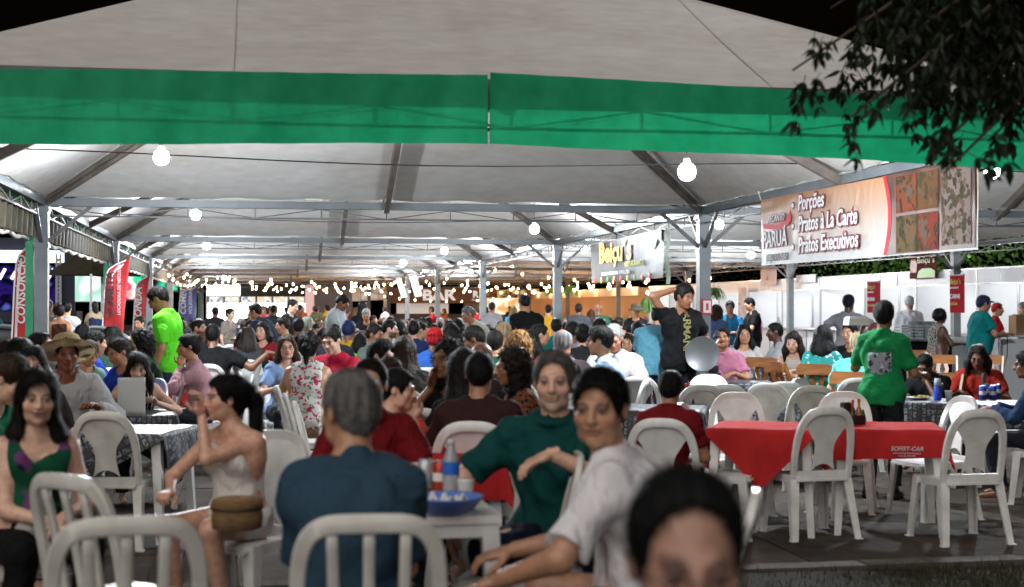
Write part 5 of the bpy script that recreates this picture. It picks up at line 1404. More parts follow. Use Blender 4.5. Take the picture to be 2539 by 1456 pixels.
# big food banner, hung along the beam between the tent columns (reader stands at the left, at smaller x)
A = empty('food_banner', (XP, 17.05, 2.93)); tag(A, 'long pale food banner with menu words hung under the beam at right', 'banner')
LB, HB = 5.45, .84
bmt = bann_mat('banner_print', '9a9a98', '9a6c46')
sheet('banner_sheet', [(0, 0, 0), (0, -LB, -.04), (0, -LB, -HB - .0), (0, 0, -HB + .02)], 60, 14, bmt, A, .007)
def on(u, v, out=.03): return Vector((-out, -u, v))             # u metres to the right from the left end, v down from the top
TX, TYY = (0, -1, 0), (0, 0, 1)
maroon = mat('maroon_print', (.16, .02, .025), .5); whitep = mat('white_letter', (.62, .62, .62), .6); dgrey = mat('dark_letter', (.06, .05, .05), .5)
for txt, u, v in (('Porções', 1.28, -.215), ('Pratos à La Carte', 1.28, -.46), ('Pratos Executivos', 1.28, -.705)):
    put_text(txt, .25, maroon, A, frame_m(on(u, v, .015), TX, TYY), sx=.93, offset=.020, shear=.12, bold=.004)
    put_text(txt, .25, whitep, A, frame_m(on(u, v, .021), TX, TYY), sx=.93, shear=.12, bold=.004)
    MB().lathe([(.001, 0), (.045, 0), (.045, .004), (.001, .004)], (0, 0, 0), 16).build('bullet_ring', maroon, A, loc=on(u - .16, v + .07, .014)).rotation_euler = (0, -math.pi / 2, 0)
    MB().lathe([(.001, 0), (.028, 0), (.028, .004), (.001, .004)], (0, 0, 0), 16).build('bullet_dot', whitep, A, loc=on(u - .16, v + .07, .020)).rotation_euler = (0, -math.pi / 2, 0)
put_text('RECANTO', .12, maroon, A, frame_m(on(.30, -.30, .020), TX, TYY), offset=.010, shear=.2); put_text('RECANTO', .12, whitep, A, frame_m(on(.30, -.30, .026), TX, TYY), shear=.2)
put_text('PARUÁ', .27, maroon, A, frame_m(on(.12, -.60, .015), TX, TYY), offset=.016, sx=.95); put_text('PARUÁ', .27, whitep, A, frame_m(on(.12, -.60, .021), TX, TYY), sx=.95, bold=.004)
MB().prism([(.12, -.30), (.55, -.345), (.95, -.29), (1.02, -.18), (1.06, -.30), (.98, -.36), (.5, -.40), (.12, -.36)], 0, .004, lambda x, y, z: tuple(on(x, y,   .012 + z))).build('red_swoosh', redp, A)
put_text('(65)98309-7150', .125, dgrey, A, frame_m(on(.22, -.775, .015), TX, TYY), sx=.92, bold=.002)
# right third: photographs of dishes behind a red curve
MB().grid(lambda u, v: tuple(on(3.62 + .12 * math.sin(v * 3.1) + u * (1.80 - .12 * math.sin(v * 3.1)), -.02 - v * .80, .013)), 20, 10).build('photo_field', mat('dark_photo', (.07, .03, .02), .3, var=.6, vscale=3), A, True)
MB().grid(lambda u, v: tuple(on(3.55 + .12 * math.sin(v * 3.1) + u * .07, -.02 - v * .80, .016)), 2, 10).build('red_curve', redp, A, True)
for k, (u, v, w, h, c) in enumerate(((3.85, -.06, .45, .36, '2c140c'), (4.32, -.06, .42, .36, '2a1c10'), (3.85, -.45, .45, .36, '2c2416'), (4.32, -.45, .42, .36, '2c100a'), (4.80, -.10, .55, .68, '4a3c36'))):
    MB().grid(lambda a, b: tuple(on(u + a * w, v - b * h, .018)), 6, 6).build('dish_photo', print_mat('dish_%d' % k, ['5a2c18', '4a3018', '4a3a22', '5a2014', '5c504a'][k], ['2a1a12', '3c2a1a', '2c2a16', '4a3a2e'], 9, thr=.58), A)
for z in (0, -LB): MB().tube([(0, z, .0), (.0, z + (.1 if z == 0 else -.1), .12)], .008, 5).build('tie_cord', rope_m, A)
# second banner
B = empty('black_banner', (XP, 26.2, 2.79)); tag(B, 'black banner with yellow script hung under the far beam', 'banner')
sheet('banner_sheet', [(0, 0, -.02), (0, -4.85, .03), (0, -4.85, -.74), (0, 0, -.74)], 50, 14, mat('black_glossy_banner', (.012, .012, .011), .5, var=.6, vscale=1.5, bump=.55, bscale=2.5, spec=.22, stretch=(1, 12, 1)), B, .012)
yel = mat('yellow_letter', (.36, .34, .03), .7); dred = mat('deep_red', (.22, .02, .02), .5); grn = mat('leaf_green', (.05, .20, .04), .6)
def onb(u, v, out=.05): return Vector((-out, -u, v))
put_text('Beiçu´s', .50, dred, B, frame_m(onb(.75, -.38, .024), TX, TYY), offset=.022, sx=1.55); put_text('Beiçu´s', .50, yel, B, frame_m(onb(.75, -.38, .030), TX, TYY), sx=1.55, bold=.008)
put_text('RESTAURANTE', .12, yel, B, frame_m(onb(2.55, -.50, .024), TX, TYY), sx=1.5, bold=.003); put_text('COMIDA REGIONAL E PORÇÕES', .085, whitep, B, frame_m(onb(.9, -.62, .024), TX, TYY), sx=1.6)
for k in range(9): MB().lathe([(.001, 0), (.06, 0), (.05, .01), (.001, .014)], (0, 0, 0), 10).build('dish_print', [redp, yel, grn, mat('food_orange', (.5, .2, .03), .5)][k % 4], B, loc=onb(.45 + k * .46, -.70, .024)).rotation_euler = (0, -math.pi / 2, 0)
MB().prism([(4.35, .0), (4.8, .02), (4.8, -.2), (4.6, -.12), (4.3, -.3)], 0, .004, lambda x, y, z: tuple(onb(x, y, .022 + z))).build('leaf_print', grn, B)
MB().grid(lambda u, v: (0.0 + .02 * math.sin(v * 9), -4.93 - u * .22, .02 - v * .86), 4, 8).build('leaf_strip', mat('leafy_strip', (.04, .12, .03), .7, var=.6, vscale=9), B)
# fascia sign and hanging red banners by the stalls
def hang_banner(px0, py0, px1, py1, X, name, label, material, letters):
    a, b = atx(px0, py0, X), atx(px1, py1, X); o = empty(name, a); tag(o, label, 'banner')
    w, h = a.y - b.y, a.z - b.z
    MB().box((0, -w / 2, -h / 2), (.02, w, h)).build('board', material, o)
    for txt, sz, u, v, m_, sx in letters: put_text(txt, sz * h, m_, o, frame_m((-.03, -u * w, -v * h), TX, TYY), sx=sx)
    return o, w, h
o, w, h = hang_banner(2256, 632, 2322, 689, 15.85, 'fascia_sign', 'reddish burger sign with pale script on the stall front', mat('sign_brown', (.10, .022, .018), .9, var=.4, vscale=3, spec=.1), [('Beiçu´s', .36, .32, .38, mat('pale_letter', (.7, .62, .35), .5), 1.45)])
MB().prism([(.30, -.98), (.97, -.98), (.97, -.72), (.8, -.60), (.5, -.60), (.35, -.72)], 0, .006, lambda x, y, z: (-.014 - z, -x * w, y * h)).build('green_wave', mat('lime_wave', (.30, .50, .12), .5), o)
MB().prism([(.05, -.75), (.27, -.75), (.30, -.45), (.25, -.2), (.08, -.2), (.04, -.45)], 0, .006, lambda x, y, z: (-.014 - z, -x * w, y * h)).build('burger_print', mat('burger', (.30, .10, .05), .5, var=.5, vscale=9), o)
for k, (x0, y0, x1, y1) in enumerate(((2151, 699, 2182, 776), (2356, 683, 2391, 776))):
    o, w, h = hang_banner(x0, y0, x1, y1, 14.6, 'vertical_banner', ['narrow red banner behind the reaching cap wearer', 'narrow red banner right of the juice tubs'][k], mat('red_banner', (.24, .006, .012), .9, var=.2, spec=.1), [('Beiçu´s', .21, .08, .24, yel, .95), ('RESTAURANTE', .07, .08, .36, whitep, 1.0), ('PICANHA' if k == 0 else 'CARNE', .17, .08, .62, whitep, .75 if k == 0 else 1), ('NA CHAPA' if k == 0 else 'ASSADA', .12, .08, .80, yel, .9)])
    MB().bar((0, .02, 0), (0, -w - .02, 0), .025).build('rod', steel_d, o); MB().tube([(0, 0, 0), (0, -w / 2, .22), (0, -w, 0)], .006, 4).build('cord', cable_m, o)
hang_banner(1887, 664, 1925, 708, 15.85, 'poster', 'pale orange poster on the stall fascia under the long banner', mat('orange_poster', (.55, .33, .24), .5, var=.4, vscale=2, vcol=(.45, .40, .42)), [('A', .5, .36, .7, mat('orange_mark', (.6, .2, .05), .5), 1)])
hang_banner(1831, 714, 1850, 800, 15.7, 'roll_up_poster', 'tall pinkish roll up poster before the white stall', mat('pink_poster', (.42, .33, .31), .5, var=.4, vscale=3), [('PUFF', .09, .15, .5, dgrey, .8)])
hang_banner(1975, 683, 2022, 700, 15.85, 'poster', 'pale blue picture strip on the stall fascia', mat('blue_strip', (.5, .53, .56), .5, var=.3, vscale=4), [])
# hydrant sign on the big post
q = Vector((X0 + WX, Y0 + LY - .10, 0)); sg = empty('safety_sign', q + Vector((.02, -.0, 1.60))); tag(sg, 'small red and white safety sign on the big right post', 'sign')
MB().box((0, 0, 0), (.15, .01, .22)).build('plate', redp, sg); MB().box((0, -.008, 0), (.11, .006, .17)).build('white_field', wht, sg); MB().box((0, -.014, 0), (.035, .006, .10)).build('red_mark', redp, sg)
# ------------------------------------------------------------------ feather flags and the stage outside at left
def feather(px, pyt, pyb, w, Z, material, label, words, lean=.12, arc=True):
    p = at(px, pyb, Z); top = at(px, pyt, Z); H = top.z; t = empty('feather_flag', (p.x, p.y, 0), -YAW); tag(t, label, 'flag', 'feather flags beside the left posts')
    zb = max(.35, p.z - .1)
    def edge(v): return .08 * math.sin(v * 1.5) + (-.25 * max(0, v - .72) ** 1.3 * 0)
    n = 22
    def fn(u, v):
        z = zb + (H - zb) * v; le = lean * (v ** 1.6) + (w * .9) * max(0, v - .76) ** 2 / .0576 * .9
        re = w + lean * (v ** 1.6) * 1.05 - .0
        x = le + (re - le) * u; zz = z - .14 * max(0, v - .8) / .2 * (1 - u) * .6
        return (x, .02 * math.sin(u * 4 + v * 7), zz)
    MB().grid(fn, 8, n, (0, .006, 0)).build('sail', material, t, True)
    MB().tube([(0 - .01, .0, 0)] + [Vector(fn(0, v / 12)) + Vector((-.012, 0, 0)) for v in range(13)], .013, 6).build('pole', mat('white_pole', (.7, .7, .7), .4), t)
    MB().box((0, 0, .03), (.4, .4, .06)).build('foot', steel_d, t)
    for txt, sz, u, v, m_, b in words:
        q = fn(u, v); put_text(txt, sz, m_, t, frame_m((q[0], -.035, q[2]), (lean * .06, 0, 1), (-1, 0, lean * .06)), bold=b, shear=.15, sx=1.0)
    return t, fn
redf = mat('flag_red', (.42, .022, .025), .6, var=.12); bluef = mat('flag_blue', (.09, .09, .28), .6, var=.12); charp = mat('charcoal_letter', (.05, .03, .035), .5)
t, fn = feather(255, 634, 815, .38, 26.0, redf, 'red feather flag with dark vertical capitals and a white swoosh', [('COMETA', .20, .50, .22, charp, .004), ('LOCADORA DE VEÍCULOS', .078, .82, .24, whitep, .001)])
MB().tube([fn(.3, .62), fn(.22, .75), fn(.34, .86), fn(.6, .905), fn(.55, .86), fn(.4, .80)], [.004, .02, .025, .012, .008, .003], 6).build('swoosh', whitep, t)
t, fn = feather(30, 584, 850, .30, 21.0, redf, 'red feather flag at the left edge beside the green pole', [('CONSÓRCIO', .17, .62, .22, whitep, .003)]); MB().tube([fn(.15, v / 10) for v in range(9)], .02, 6).build('white_edge', whitep, t)
feather(331, 676, 812, .24, 31.5, redf, 'narrow red feather flag right of the swoosh flag', [('HONDA', .22, .72, .12, whitep, .004), ('CONSÓRCIO', .09, .35, .36, whitep, .001)])
feather(443, 708, 790, .48, 44.0, bluef, 'blue feather flag near the lime shirt', [('COMETA', .24, .45, .2, whitep, .004), ('VOLKSWAGEN', .15, .85, .2, whitep, .002)])
# half round grey panels
def half_round(px, py, Z, r, label):
    p = at(px, py, Z); t = empty('domed_panel', (p.x, p.y, 0), -YAW); tag(t, label, 'panel'); g_ = mat('dark_grey_shell', (.06, .065, .07), .4, var=.3)
    m = MB(); N = 20
    m.grid(lambda u, v: (-math.cos(u * math.pi) * r * v, .10 * (1 - v * v), .35 + math.sin(u * math.pi) * r * v * .95), N, 4, (0, .03, 0)); m.build('shell', g_, t, True)
    for k in range(6):
        a = (k + .5) / 6 * math.pi; MB().bar((0, .06, .36), (-math.cos(a) * r * .97, -.03, .35 + math.sin(a) * r * .92), .05, .03).build('rib', steel_d, t)
    MB().tube([(-math.cos(a / 20 * math.pi) * r, -.01, .35 + math.sin(a / 20 * math.pi) * r * .95) for a in range(21)], .04, 6).build('rim', mat('shell_rim', (.20, .21, .22), .4), t)
    MB().box((0, .1, .18), (r * 1.9, .3, .36)).build('base', steel_d, t)
half_round(236, 800, 25.5, .72 * 1.3, 'dark grey half round panel behind the swoosh flag'); half_round(8, 800, 22.5, 1.0, 'dark grey half round panel at the left edge')
# stage
YS = 62.0
st = empty('stage', (0, 0, 0)); tag(st, 'concert stage with glowing blue wall and white light bars outside at left', 'stage')
led = noise_glow('stage_led', ['04030c', '0c0a40', '2a1a6a', '08081e', '5a6ad0'], .8, .9, (1, 1, 1.4))
far_box('led_wall', -60, 152, 660, 770, YS, led, st); far_box('light_bar', -60, 158, 622, 650, YS - 1, glow('stage_bar', (.78, .86, 1.0), 2.6), st); far_box('light_bar', 180, 254, 622, 650, YS - 1, glow('stage_bar', (.78, .86, 1.0), 2.6), st)
far_box('roof_edge', -80, 262, 592, 620, YS - .6, mat('stage_black', (.01, .012, .03), .6), st); far_box('speaker_stack', 159, 178, 622, 680, YS - 2, blk, st); far_box('black_drape', 152, 186, 655, 790, YS + .2, mat('stage_black', (.01, .012, .03), .6), st)
m = MB()
for k in range(14):
    a, b = aty(140, 640 + k * 10, YS - 2), aty(150, 650 + k * 10, YS - 2); m.bar(a, b, .05); m.bar(aty(150, 640 + k * 10, YS - 2), aty(140, 650 + k * 10, YS - 2), .05)
for px in (140, 150): m.bar(aty(px, 630, YS - 2), aty(px, 800, YS - 2), .07)
m.build('truss_tower', alum, st); far_box('stage_deck', -60, 190, 772, 800, YS - 1, mat('stage_black', (.01, .012, .03), .6), st, 2.0)
m = MB()
for k in range(5): m.add([aty(-5 + k * 30, 690, YS - .1), aty(10 + k * 30, 665, YS - .1), aty(16 + k * 30, 668, YS - .1), aty(2 + k * 30, 694, YS - .1)], [(0, 1, 2, 3)])
m.build('neon_hexagon', glow('neon_white', (.95, .85, 1.0), 3), st)
sc_ = empty('video_screen', (0, 0, 0)); tag(sc_, 'bright video screen on the scaffold right of the stage', 'screen')
far_box('display', 186, 264, 668, 748, YS - 3, noise_glow('video_image', ['f4fbff', 'cfe8e4', '8fb8a8', 'ffffff'], .5, 1.8), sc_); far_box('frame', 183, 267, 664, 668, YS - 3.1, steel_d, sc_); far_box('stand', 222, 228, 748, 810, YS - 3, steel_d, sc_)
cs = empty('colour_screen', (0, 0, 0)); tag(cs, 'red and green lit screen between the red flags', 'screen'); far_box('display', 306, 350, 686, 742, YS - 1, noise_glow('colour_image', ['f8f0ff', 'e02848', 'fff4e8', '18c080', 'c060f0'], .9, 1.7), cs); far_box('frame', 304, 352, 742, 746, YS - 1.1, steel_d, cs)
cs2 = empty('colour_screen', (0, 0, 0)); tag(cs2, 'purple green lit screen between the red and blue flags', 'screen'); far_box('display', 384, 440, 688, 720, YS + 8, noise_glow('colour_image_b', ['8a50e0', '28d0a0', '1a1a3a', 'e04890'], .7, 1.4), cs2); far_box('frame', 382, 442, 720, 724, YS + 7.9, steel_d, cs2)
gz = empty('gazebo', at(240, 780, 42)); gz.location.z = 0; tag(gz, 'small peaked gazebo outside between stage and flags', 'gazebo')
MB().lathe([(1.55, 2.55), (.9, 2.95), (.35, 3.45), (.02, 3.62)], (0, 0, 0), 4, cap=False).build('roof', tan_m, gz)
for k in range(4): a = k * math.pi / 2; MB().bar((1.5 * math.cos(a), 1.5 * math.sin(a), 0), (1.5 * math.cos(a), 1.5 * math.sin(a), 2.56), .07).build('post', alum, gz)
# outside flood lamp
fl = empty('flood_lamp', atz(181, 604, 3.1)); tag(fl, 'star bright flood lamp on a bracket at the left side curtain', 'lamp'); MB().lathe([(.03, -.05), (.09, 0), (.03, .05)], (0, 0, 0), 10).build('bulb', bulb_m, fl, True); MB().bar((0, 0, .05), (.3, .1, .25), .03).build('bracket', steel_d, fl)
# hanging ferns
def fern(px, py, Z, label, r=.28):
    p = at(px, py, Z); t = empty('hanging_fern', p); tag(t, label, 'plant'); rr = random.Random(px); m = MB()
    for k in range(70):
        a = rr.uniform(0, 6.28); L = r * rr.uniform(.6, 1.2); pts = [Vector((math.cos(a) * L * s, math.sin(a) * L * s, .12 * math.sin(s * 2.2) - .32 * s * s * rr.uniform(.8, 1.2))) for s in (0, .25, .5, .75, 1)]
        for i in range(4):
            d = (pts[i + 1] - pts[i]); n_ = Vector((-math.sin(a), math.cos(a), 0)) * .028 * (1 - i * .18); m.add([pts[i] - n_, pts[i] + n_, pts[i + 1] + n_ * .7, pts[i + 1] - n_ * .7], [(0, 1, 2, 3)])
    f = m.build('fronds', mat('fern_green', (.10, .20, .035), .6, var=.5, vscale=8), t); f['kind'] = 'stuff'
    MB().lathe([(.06, -.14), (.10, -.02), (.10, 0)], (0, 0, 0), 12).build('pot', mat('pot_brown', (.1, .05, .03), .7), t, True); MB().tube([(0, 0, 0), (0, 0, .7)], .005, 4).build('wire', cable_m, t)
fern(1608, 745, 30, 'hanging fern beside the brimmed hat worker', .24); fern(1770, 718, 36, 'small hanging fern right of the big post'); fern(1415, 712, 44, 'hanging fern over the warm stalls'); fern(1366, 716, 52, 'far hanging fern left of the post')
# ------------------------------------------------------------------ people
LT, MD, TN, DK, VD = 'dcb098', 'c39272', 'aa7856', '7e543c', '563a2c'      # skin tones
BLK, DBR, BRN, GRY = '0d0b0b', '1c130e', '3a2416', '7d7b78'
floral = print_mat('floral_print', 'd8d4cf', ['c2406a', '3d8a63', 'b0305a'], 24, thr=.60)
greenp_m = print_mat('green_blouse_print', '0b4a33', ['0a0a0c', '6d3a6e', 'c9c3c0'], 5.5, thr=.57)
leop = print_mat('leopard_print', '6a3f2a', ['140c0a'], 62, thr=.54)
leop2 = print_mat('grey_leaf_print', '9a958c', ['201c1a'], 48, thr=.52)
tealp = print_mat('teal_leaf_print', '2f9c98', ['c8e0dc'], 22, thr=.60)
coral = print_mat('coral_dot_print', 'd0584c', ['5a1c1c'], 30, thr=.66)
blkpr = print_mat('black_tooth_print', '0e0e10', ['9a958c'], 26, thr=.70)
stripe = print_mat('white_side_stripe', '141416', ['c8c8c8'], 10, 'stripe', .8)
def P(*a, **k): return person(*a, **k)
SITG = 'people seated at the tables'; STG = 'people standing among the tables'
S = dict(pose='stand')

# --- foreground
fw1, m1 = P(92, 925, 6.0, 12, 'person in green printed sleeveless blouse sitting at lower left, hands in lap', SITG, 'slat', fem=True, hair='long', hlen=.40, hvol=.006, hair_col=BLK, skin=LT,
  shirt=greenp_m, sleeve='none', deep=.035, pants='0c0c0e', arms='lap', arm_r=dict(w=(-.02, .30, .64), dir=(-.6, .6, -.2)), arm_l=dict(w=(-.07, .26, .66), dir=(.5, .7, -.2)), look=6, nod=4, lean=-2, fat=.35, hairline=.012, lip='7a3a38', smile=1.0)
P(558, 934, 6.6, -38, 'person in white strappy top and white shorts, hand raised to the face', SITG, 'white', fem=True, hair='pony', hlen=.56, hair_col=BLK, skin='d0a088', shirt='d9d5d0', sleeve='none', straps=1, deep=.02, hem=.03,
  pants='c9c6c4', plen=.42, look=40, nod=2, lean=3, arm_l=dict(w=(-.01, .125, -.085), rel='head', dir=(.1, .1, 1), pole=(-.5, .5, -1)), hand_l='relax', arm_r=dict(w=(.16, .36, .70), dir=(-.3, .9, .0), pole=(1, -.3, -.4)), hand_r='grip', shoes='2a2522', tuck=.10)
P(866, 928, 4.55, 176, 'person in dark navy shirt seen from behind at the centre front', SITG, None, hair='short', hair_col='7c7a78', hvol=.003, skin=MD, shirt='2c4456', broad=1.0, fat=.12, loose=.008, arm_r=dict(w=(.10, .36, .78), dir=(-.4, .8, 0), pole=(.12, -.35, -1)), arm_l=dict(w=(-.10, .36, .78), dir=(.4, .8, 0), pole=(-.12, -.35, -1)), look=-38, nod=0, lean=5, slv=.88, pants='20242c')
P(918, 895, 6.7, 10, 'bearded person in dark red polo behind the navy shirt', SITG, 'white', hair='short', hair_col=DBR, skin=LT, shirt='6a0c14', collar=1, beard=.85, arms='table', look=16, nod=3, fat=.3, hairline=.012)
P(1374, 878, 6.0, -8, 'person in teal polo with one arm along a chair back, smiling', SITG, 'white', hair='short', hvol=.004, hair_col='62605e', skin='d8aa92', shirt='06403d', collar=1, slv=.80, pants='10142c', beard=.4, beard_col='9a9592', look=-2, nod=1, lean=3, broad=1.08, fat=.25,
  arm_r=dict(w=(.40, .24, .56), dir=(-.25, .5, -.8), pole=(1.2, -.7, .25)), arm_l=dict(w=(-.02, .34, .90), dir=(.8, .35, -.35), pole=(-1, -.2, -.5)), knees=.22, hairline=.020, smile=1.0)
P(1487, 924, 4.72, -96, 'person in white shirt at lower right leaning forward, turned to the camera', SITG, 'white', hair='short', hvol=.004, hair_col='0b0a0a', skin='b98a6e', shirt='e4e0e4', look=-80, nod=3, lean=16, fat=.45, headw=1.05, slv=.85, pants='2b3040', twist=8,
  arm_l=dict(w=(-.22, .50, .62), dir=(.2, .8, -.3), pole=(-1, -.4, -.4)), arm_r=dict(w=(.12, .50, .66), dir=(-.3, .9, -.2)), fringe=1, hairline=.004)
gl_b, gl_m = P(1702, 1188, 2.0, 4, 'person with pulled back hair and glasses, close to the camera at the bottom', SITG, 'white', fem=True, hair='tied', hair_col='0c0b0c', skin='b58a78', shirt='241a2c', look=-6, nod=10, arms='lap', lip='7a4a4a', hairline=.034)

# --- left side
P(28, 890, 7.9, 62, 'person in bright green top at the left edge, looking down', SITG, fem=True, hair='tied', hair_col='3a2a1c', skin=LT, shirt='0f6e4c', nod=34, arms='table', lean=14)
P(80, 862, 9.3, 8, 'person in glasses and dark top behind the green blouse', SITG, fem=True, hair='long', hlen=.28, hair_col=BLK, skin=LT, shirt='241818', arms='lap', look=10, lip='8a3030')
P(52, 840, 11.2, 150, 'person seen from behind near the left edge, dark top', SITG, fem=True, hair='long', hlen=.2, hair_col=BLK, skin=MD, shirt='2a2024')
hat_b, hat_m = P(166, 832, 10.8, -4, 'person in wide straw hat and maroon vest over white sleeves', SITG, hair='short', hair_col=BLK, skin='8f5540', shirt='b8b6b8', sleeve='long', nod=10, look=-8, arms='table', arm_l=dict(w=(-.22, .34, .80)))
P(104, 827, 12.6, 72, 'person in white shirt looking up to the right, left side', SITG, hair='short', hair_col=BLK, skin='c79878', shirt='b8b5b5', nod=-10, arms='lap')
P(342, 878, 11.6, 6, 'person reading a sheet of paper, black top with white stripes', SITG, fem=True, hair='long', hlen=.26, hair_col=DBR, skin=LT, shirt=stripe, sleeve='none', deep=.02, nod=24, look=6, lean=8,
  arm_r=dict(w=(.13, .30, .84), dir=(-.4, .5, .4), pole=(1, -.2, -.6)), arm_l=dict(w=(-.13, .30, .84), dir=(.4, .5, .4), pole=(-1, -.2, -.6)), hand_l='grip', hand_r='grip')
P(292, 843, 13.2, -52, 'person in blue and white shirt looking down to the left', SITG, fem=True, hair='pony', hlen=.15, hair_col=DBR, skin=TN, shirt='16349a', nod=20, arms='table')
P(346, 818, 14.4, -84, 'person in dark green shirt turned left, left of the lime shirt', SITG, hair='curly', hair_col=BLK, skin=MD, shirt='1c3a26', arms='table')
P(205, 806, 17.5, 170, 'person in dark top seen from behind, right of the straw hat', SITG, hair='short', hair_col=BLK, skin=DK, shirt='1a2228')
P(238, 822, 15.0, 110, 'person in royal blue top turned right behind the straw hat', SITG, hair='short', hair_col=BLK, skin=MD, shirt='1a3ab0')
P(284, 812, 16.4, 175, 'person with bare back hair over a dark green top, left', SITG, fem=True, hair='long', hlen=.2, hair_col=BLK, skin=MD, shirt='25443a')
P(222, 848, 13.6, 30, 'child in pale blue green top beside the straw hat', SITG, hair='short', hair_col=DBR, skin=MD, shirt='6c8a82', nod=25, fem=True)
P(466, 830, 14.2, -84, 'person in pale pink cardigan, hand at the chin', SITG, fem=True, hair='bun', hair_col=BLK, skin=TN, shirt='b98c94', sleeve='long', nod=10, arm_l='chin', fat=.3)
P(528, 806, 17.5, 172, 'person in black shirt with an arm stretched along a chair', SITG, hair='short', hair_col=BLK, skin=DK, shirt='0f0f12', broad=1.15, fat=.4, arm_r=dict(w=(.62, .02, .98), dir=(1, 0, -.2), pole=(0, -.3, -1)))
P(615, 812, 19.0, 178, 'person with long straight hair in grey, seen from behind', SITG, fem=True, hair='long', hlen=.3, hair_col='2e2622', skin=MD, shirt='3a3a40')
P(392, 716, 15.2, -112, 'person in lime green shirt standing at left, head bowed', STG, hair='short', hair_col='1a1410', skin=TN, shirt='5edc28', nod=34, pants='1c2742', shoes='202020', look=0, arms='hang', hem=.13, slv=.86, loose=.012, **S)

# --- left centre
P(712, 832, 14.4, 14, 'person in glasses and pale blue blouse at the white table', SITG, fem=True, hair='long', hlen=.3, hair_col='3a2618', skin=LT, shirt='7f9cc8', look=12, lip='9a4040', nod=4)
P(766, 826, 13.2, 172, 'person in floral sleeveless dress seen from behind', SITG, None, fem=True, hair='pony', hlen=.12, hair_col='0a0a0c', hvol=.01, skin='c09070', shirt=floral, sleeve='none', pants=floral, deep=.0, fat=.3)
P(822, 814, 14.6, -30, 'person in pink red polo looking down at the white table', SITG, hair='short', hair_col='120e0c', skin=LT, shirt='b0203c', collar=1, nod=18, broad=1.08, arms='table')
P(892, 826, 20, 178, 'person in lime green top seen from behind, centre left', SITG, fem=True, hair='long', hlen=.22, hair_col=BLK, skin=MD, shirt='5fc81e')
P(946, 848, 11.8, 60, 'person in grey top turned right, dark fringe', SITG, hair='short', hvol=.012, hair_col=BLK, skin=LT, shirt='4a4a52', fringe=1)
P(1004, 836, 12.2, 176, 'person with long straight hair seen from behind, centre', SITG, fem=True, hair='long', hlen=.42, hair_col='3a2e24', hvol=.004, skin=MD, shirt='3a3a34')
P(1108, 846, 9.6, -38, 'person in glasses and black top, hand at the mouth', SITG, fem=True, hair='curly', hair_col=BLK, skin='7d5138', shirt='0e0e10', arm_r='chin', arm_l='cross', look=6, nod=2, sleeve='short')
P(988, 919, 8.0, 78, 'child in pale blue and coral hooded top turned right', SITG, hair='short', hair_col=BLK, skin=LT, shirt=coral, sleeve='long', hvol=.004, arm_l='chin')
P(968, 890, 9.0, 30, 'child half hidden behind the hooded top', SITG, hair='short', hair_col='2a1a12', skin=LT, shirt='6a5048')
P(1190, 879, 7.9, 174, 'person in maroon brown shirt seen from behind at centre', SITG, hair='short', hair_col='0c0a0a', skin=TN, shirt='31191b', broad=1.08, fat=.25, arms='table', slv=.9)
P(1150, 872, 8.7, -160, 'person in black with long wavy hair beside the maroon shirt', SITG, fem=True, hair='long', hlen=.40, hvol=.012, hair_col='0f0c0c', skin=DK, shirt='0c0c0f')
P(1196, 850, 10.3, 160, 'bald person in dark shirt above the maroon shirt', SITG, hair='none', skin='6b4230', shirt='2a2226')
P(1266, 866, 9.4, -76, 'person in leopard print top laughing toward the left', SITG, fem=True, hair='curly', hair_col='1c1410', skin='a06c4c', shirt=leop, arms='table')
P(1286, 824, 13.4, 176, 'person with big blond curls seen from behind', SITG, fem=True, hair='curly', hvol=.016, hair_col='9a7040', skin=LT, shirt='2a2024')
P(1316, 820, 15.6, 170, 'person in orange top seen from behind, right of the blond curls', SITG, fem=True, hair='long', hlen=.22, hair_col=BLK, skin=MD, shirt='d0481a')
P(1396, 818, 13.6, 172, 'balding person in pale pink shirt seen from behind', SITG, hair='bald', hair_col='8a8886', skin='b07a62', shirt='b8a8b0', collar=1, broad=1.06, fat=.4)
P(1486, 811, 13.4, -100, 'person in light blue shirt turned left beside the old gentleman', SITG, hair='short', hair_col='12100f', skin=MD, shirt='8fa4c0', collar=1, hvol=.004)
P(1522, 806, 14.8, -8, 'person in white polo looking down, facing the camera', SITG, hair='short', hair_col='a8a4a0', skin='c08468', shirt='c4c2c0', collar=1, nod=22, fat=.4, broad=1.05, arms='table')
P(1556, 828, 17.5, -10, 'person in dark glasses half hidden behind the white polo', SITG, fem=True, hair='long', hlen=.2, hair_col=DBR, skin=MD, shirt='3c4a52')
P(1662, 924, 9.0, 172, 'boy in dark red polo seen from behind', SITG, 'white', hair='short', hair_col='0a0909', skin=TN, shirt='6c0e16', collar=1, hvol=.006, arms='lap')
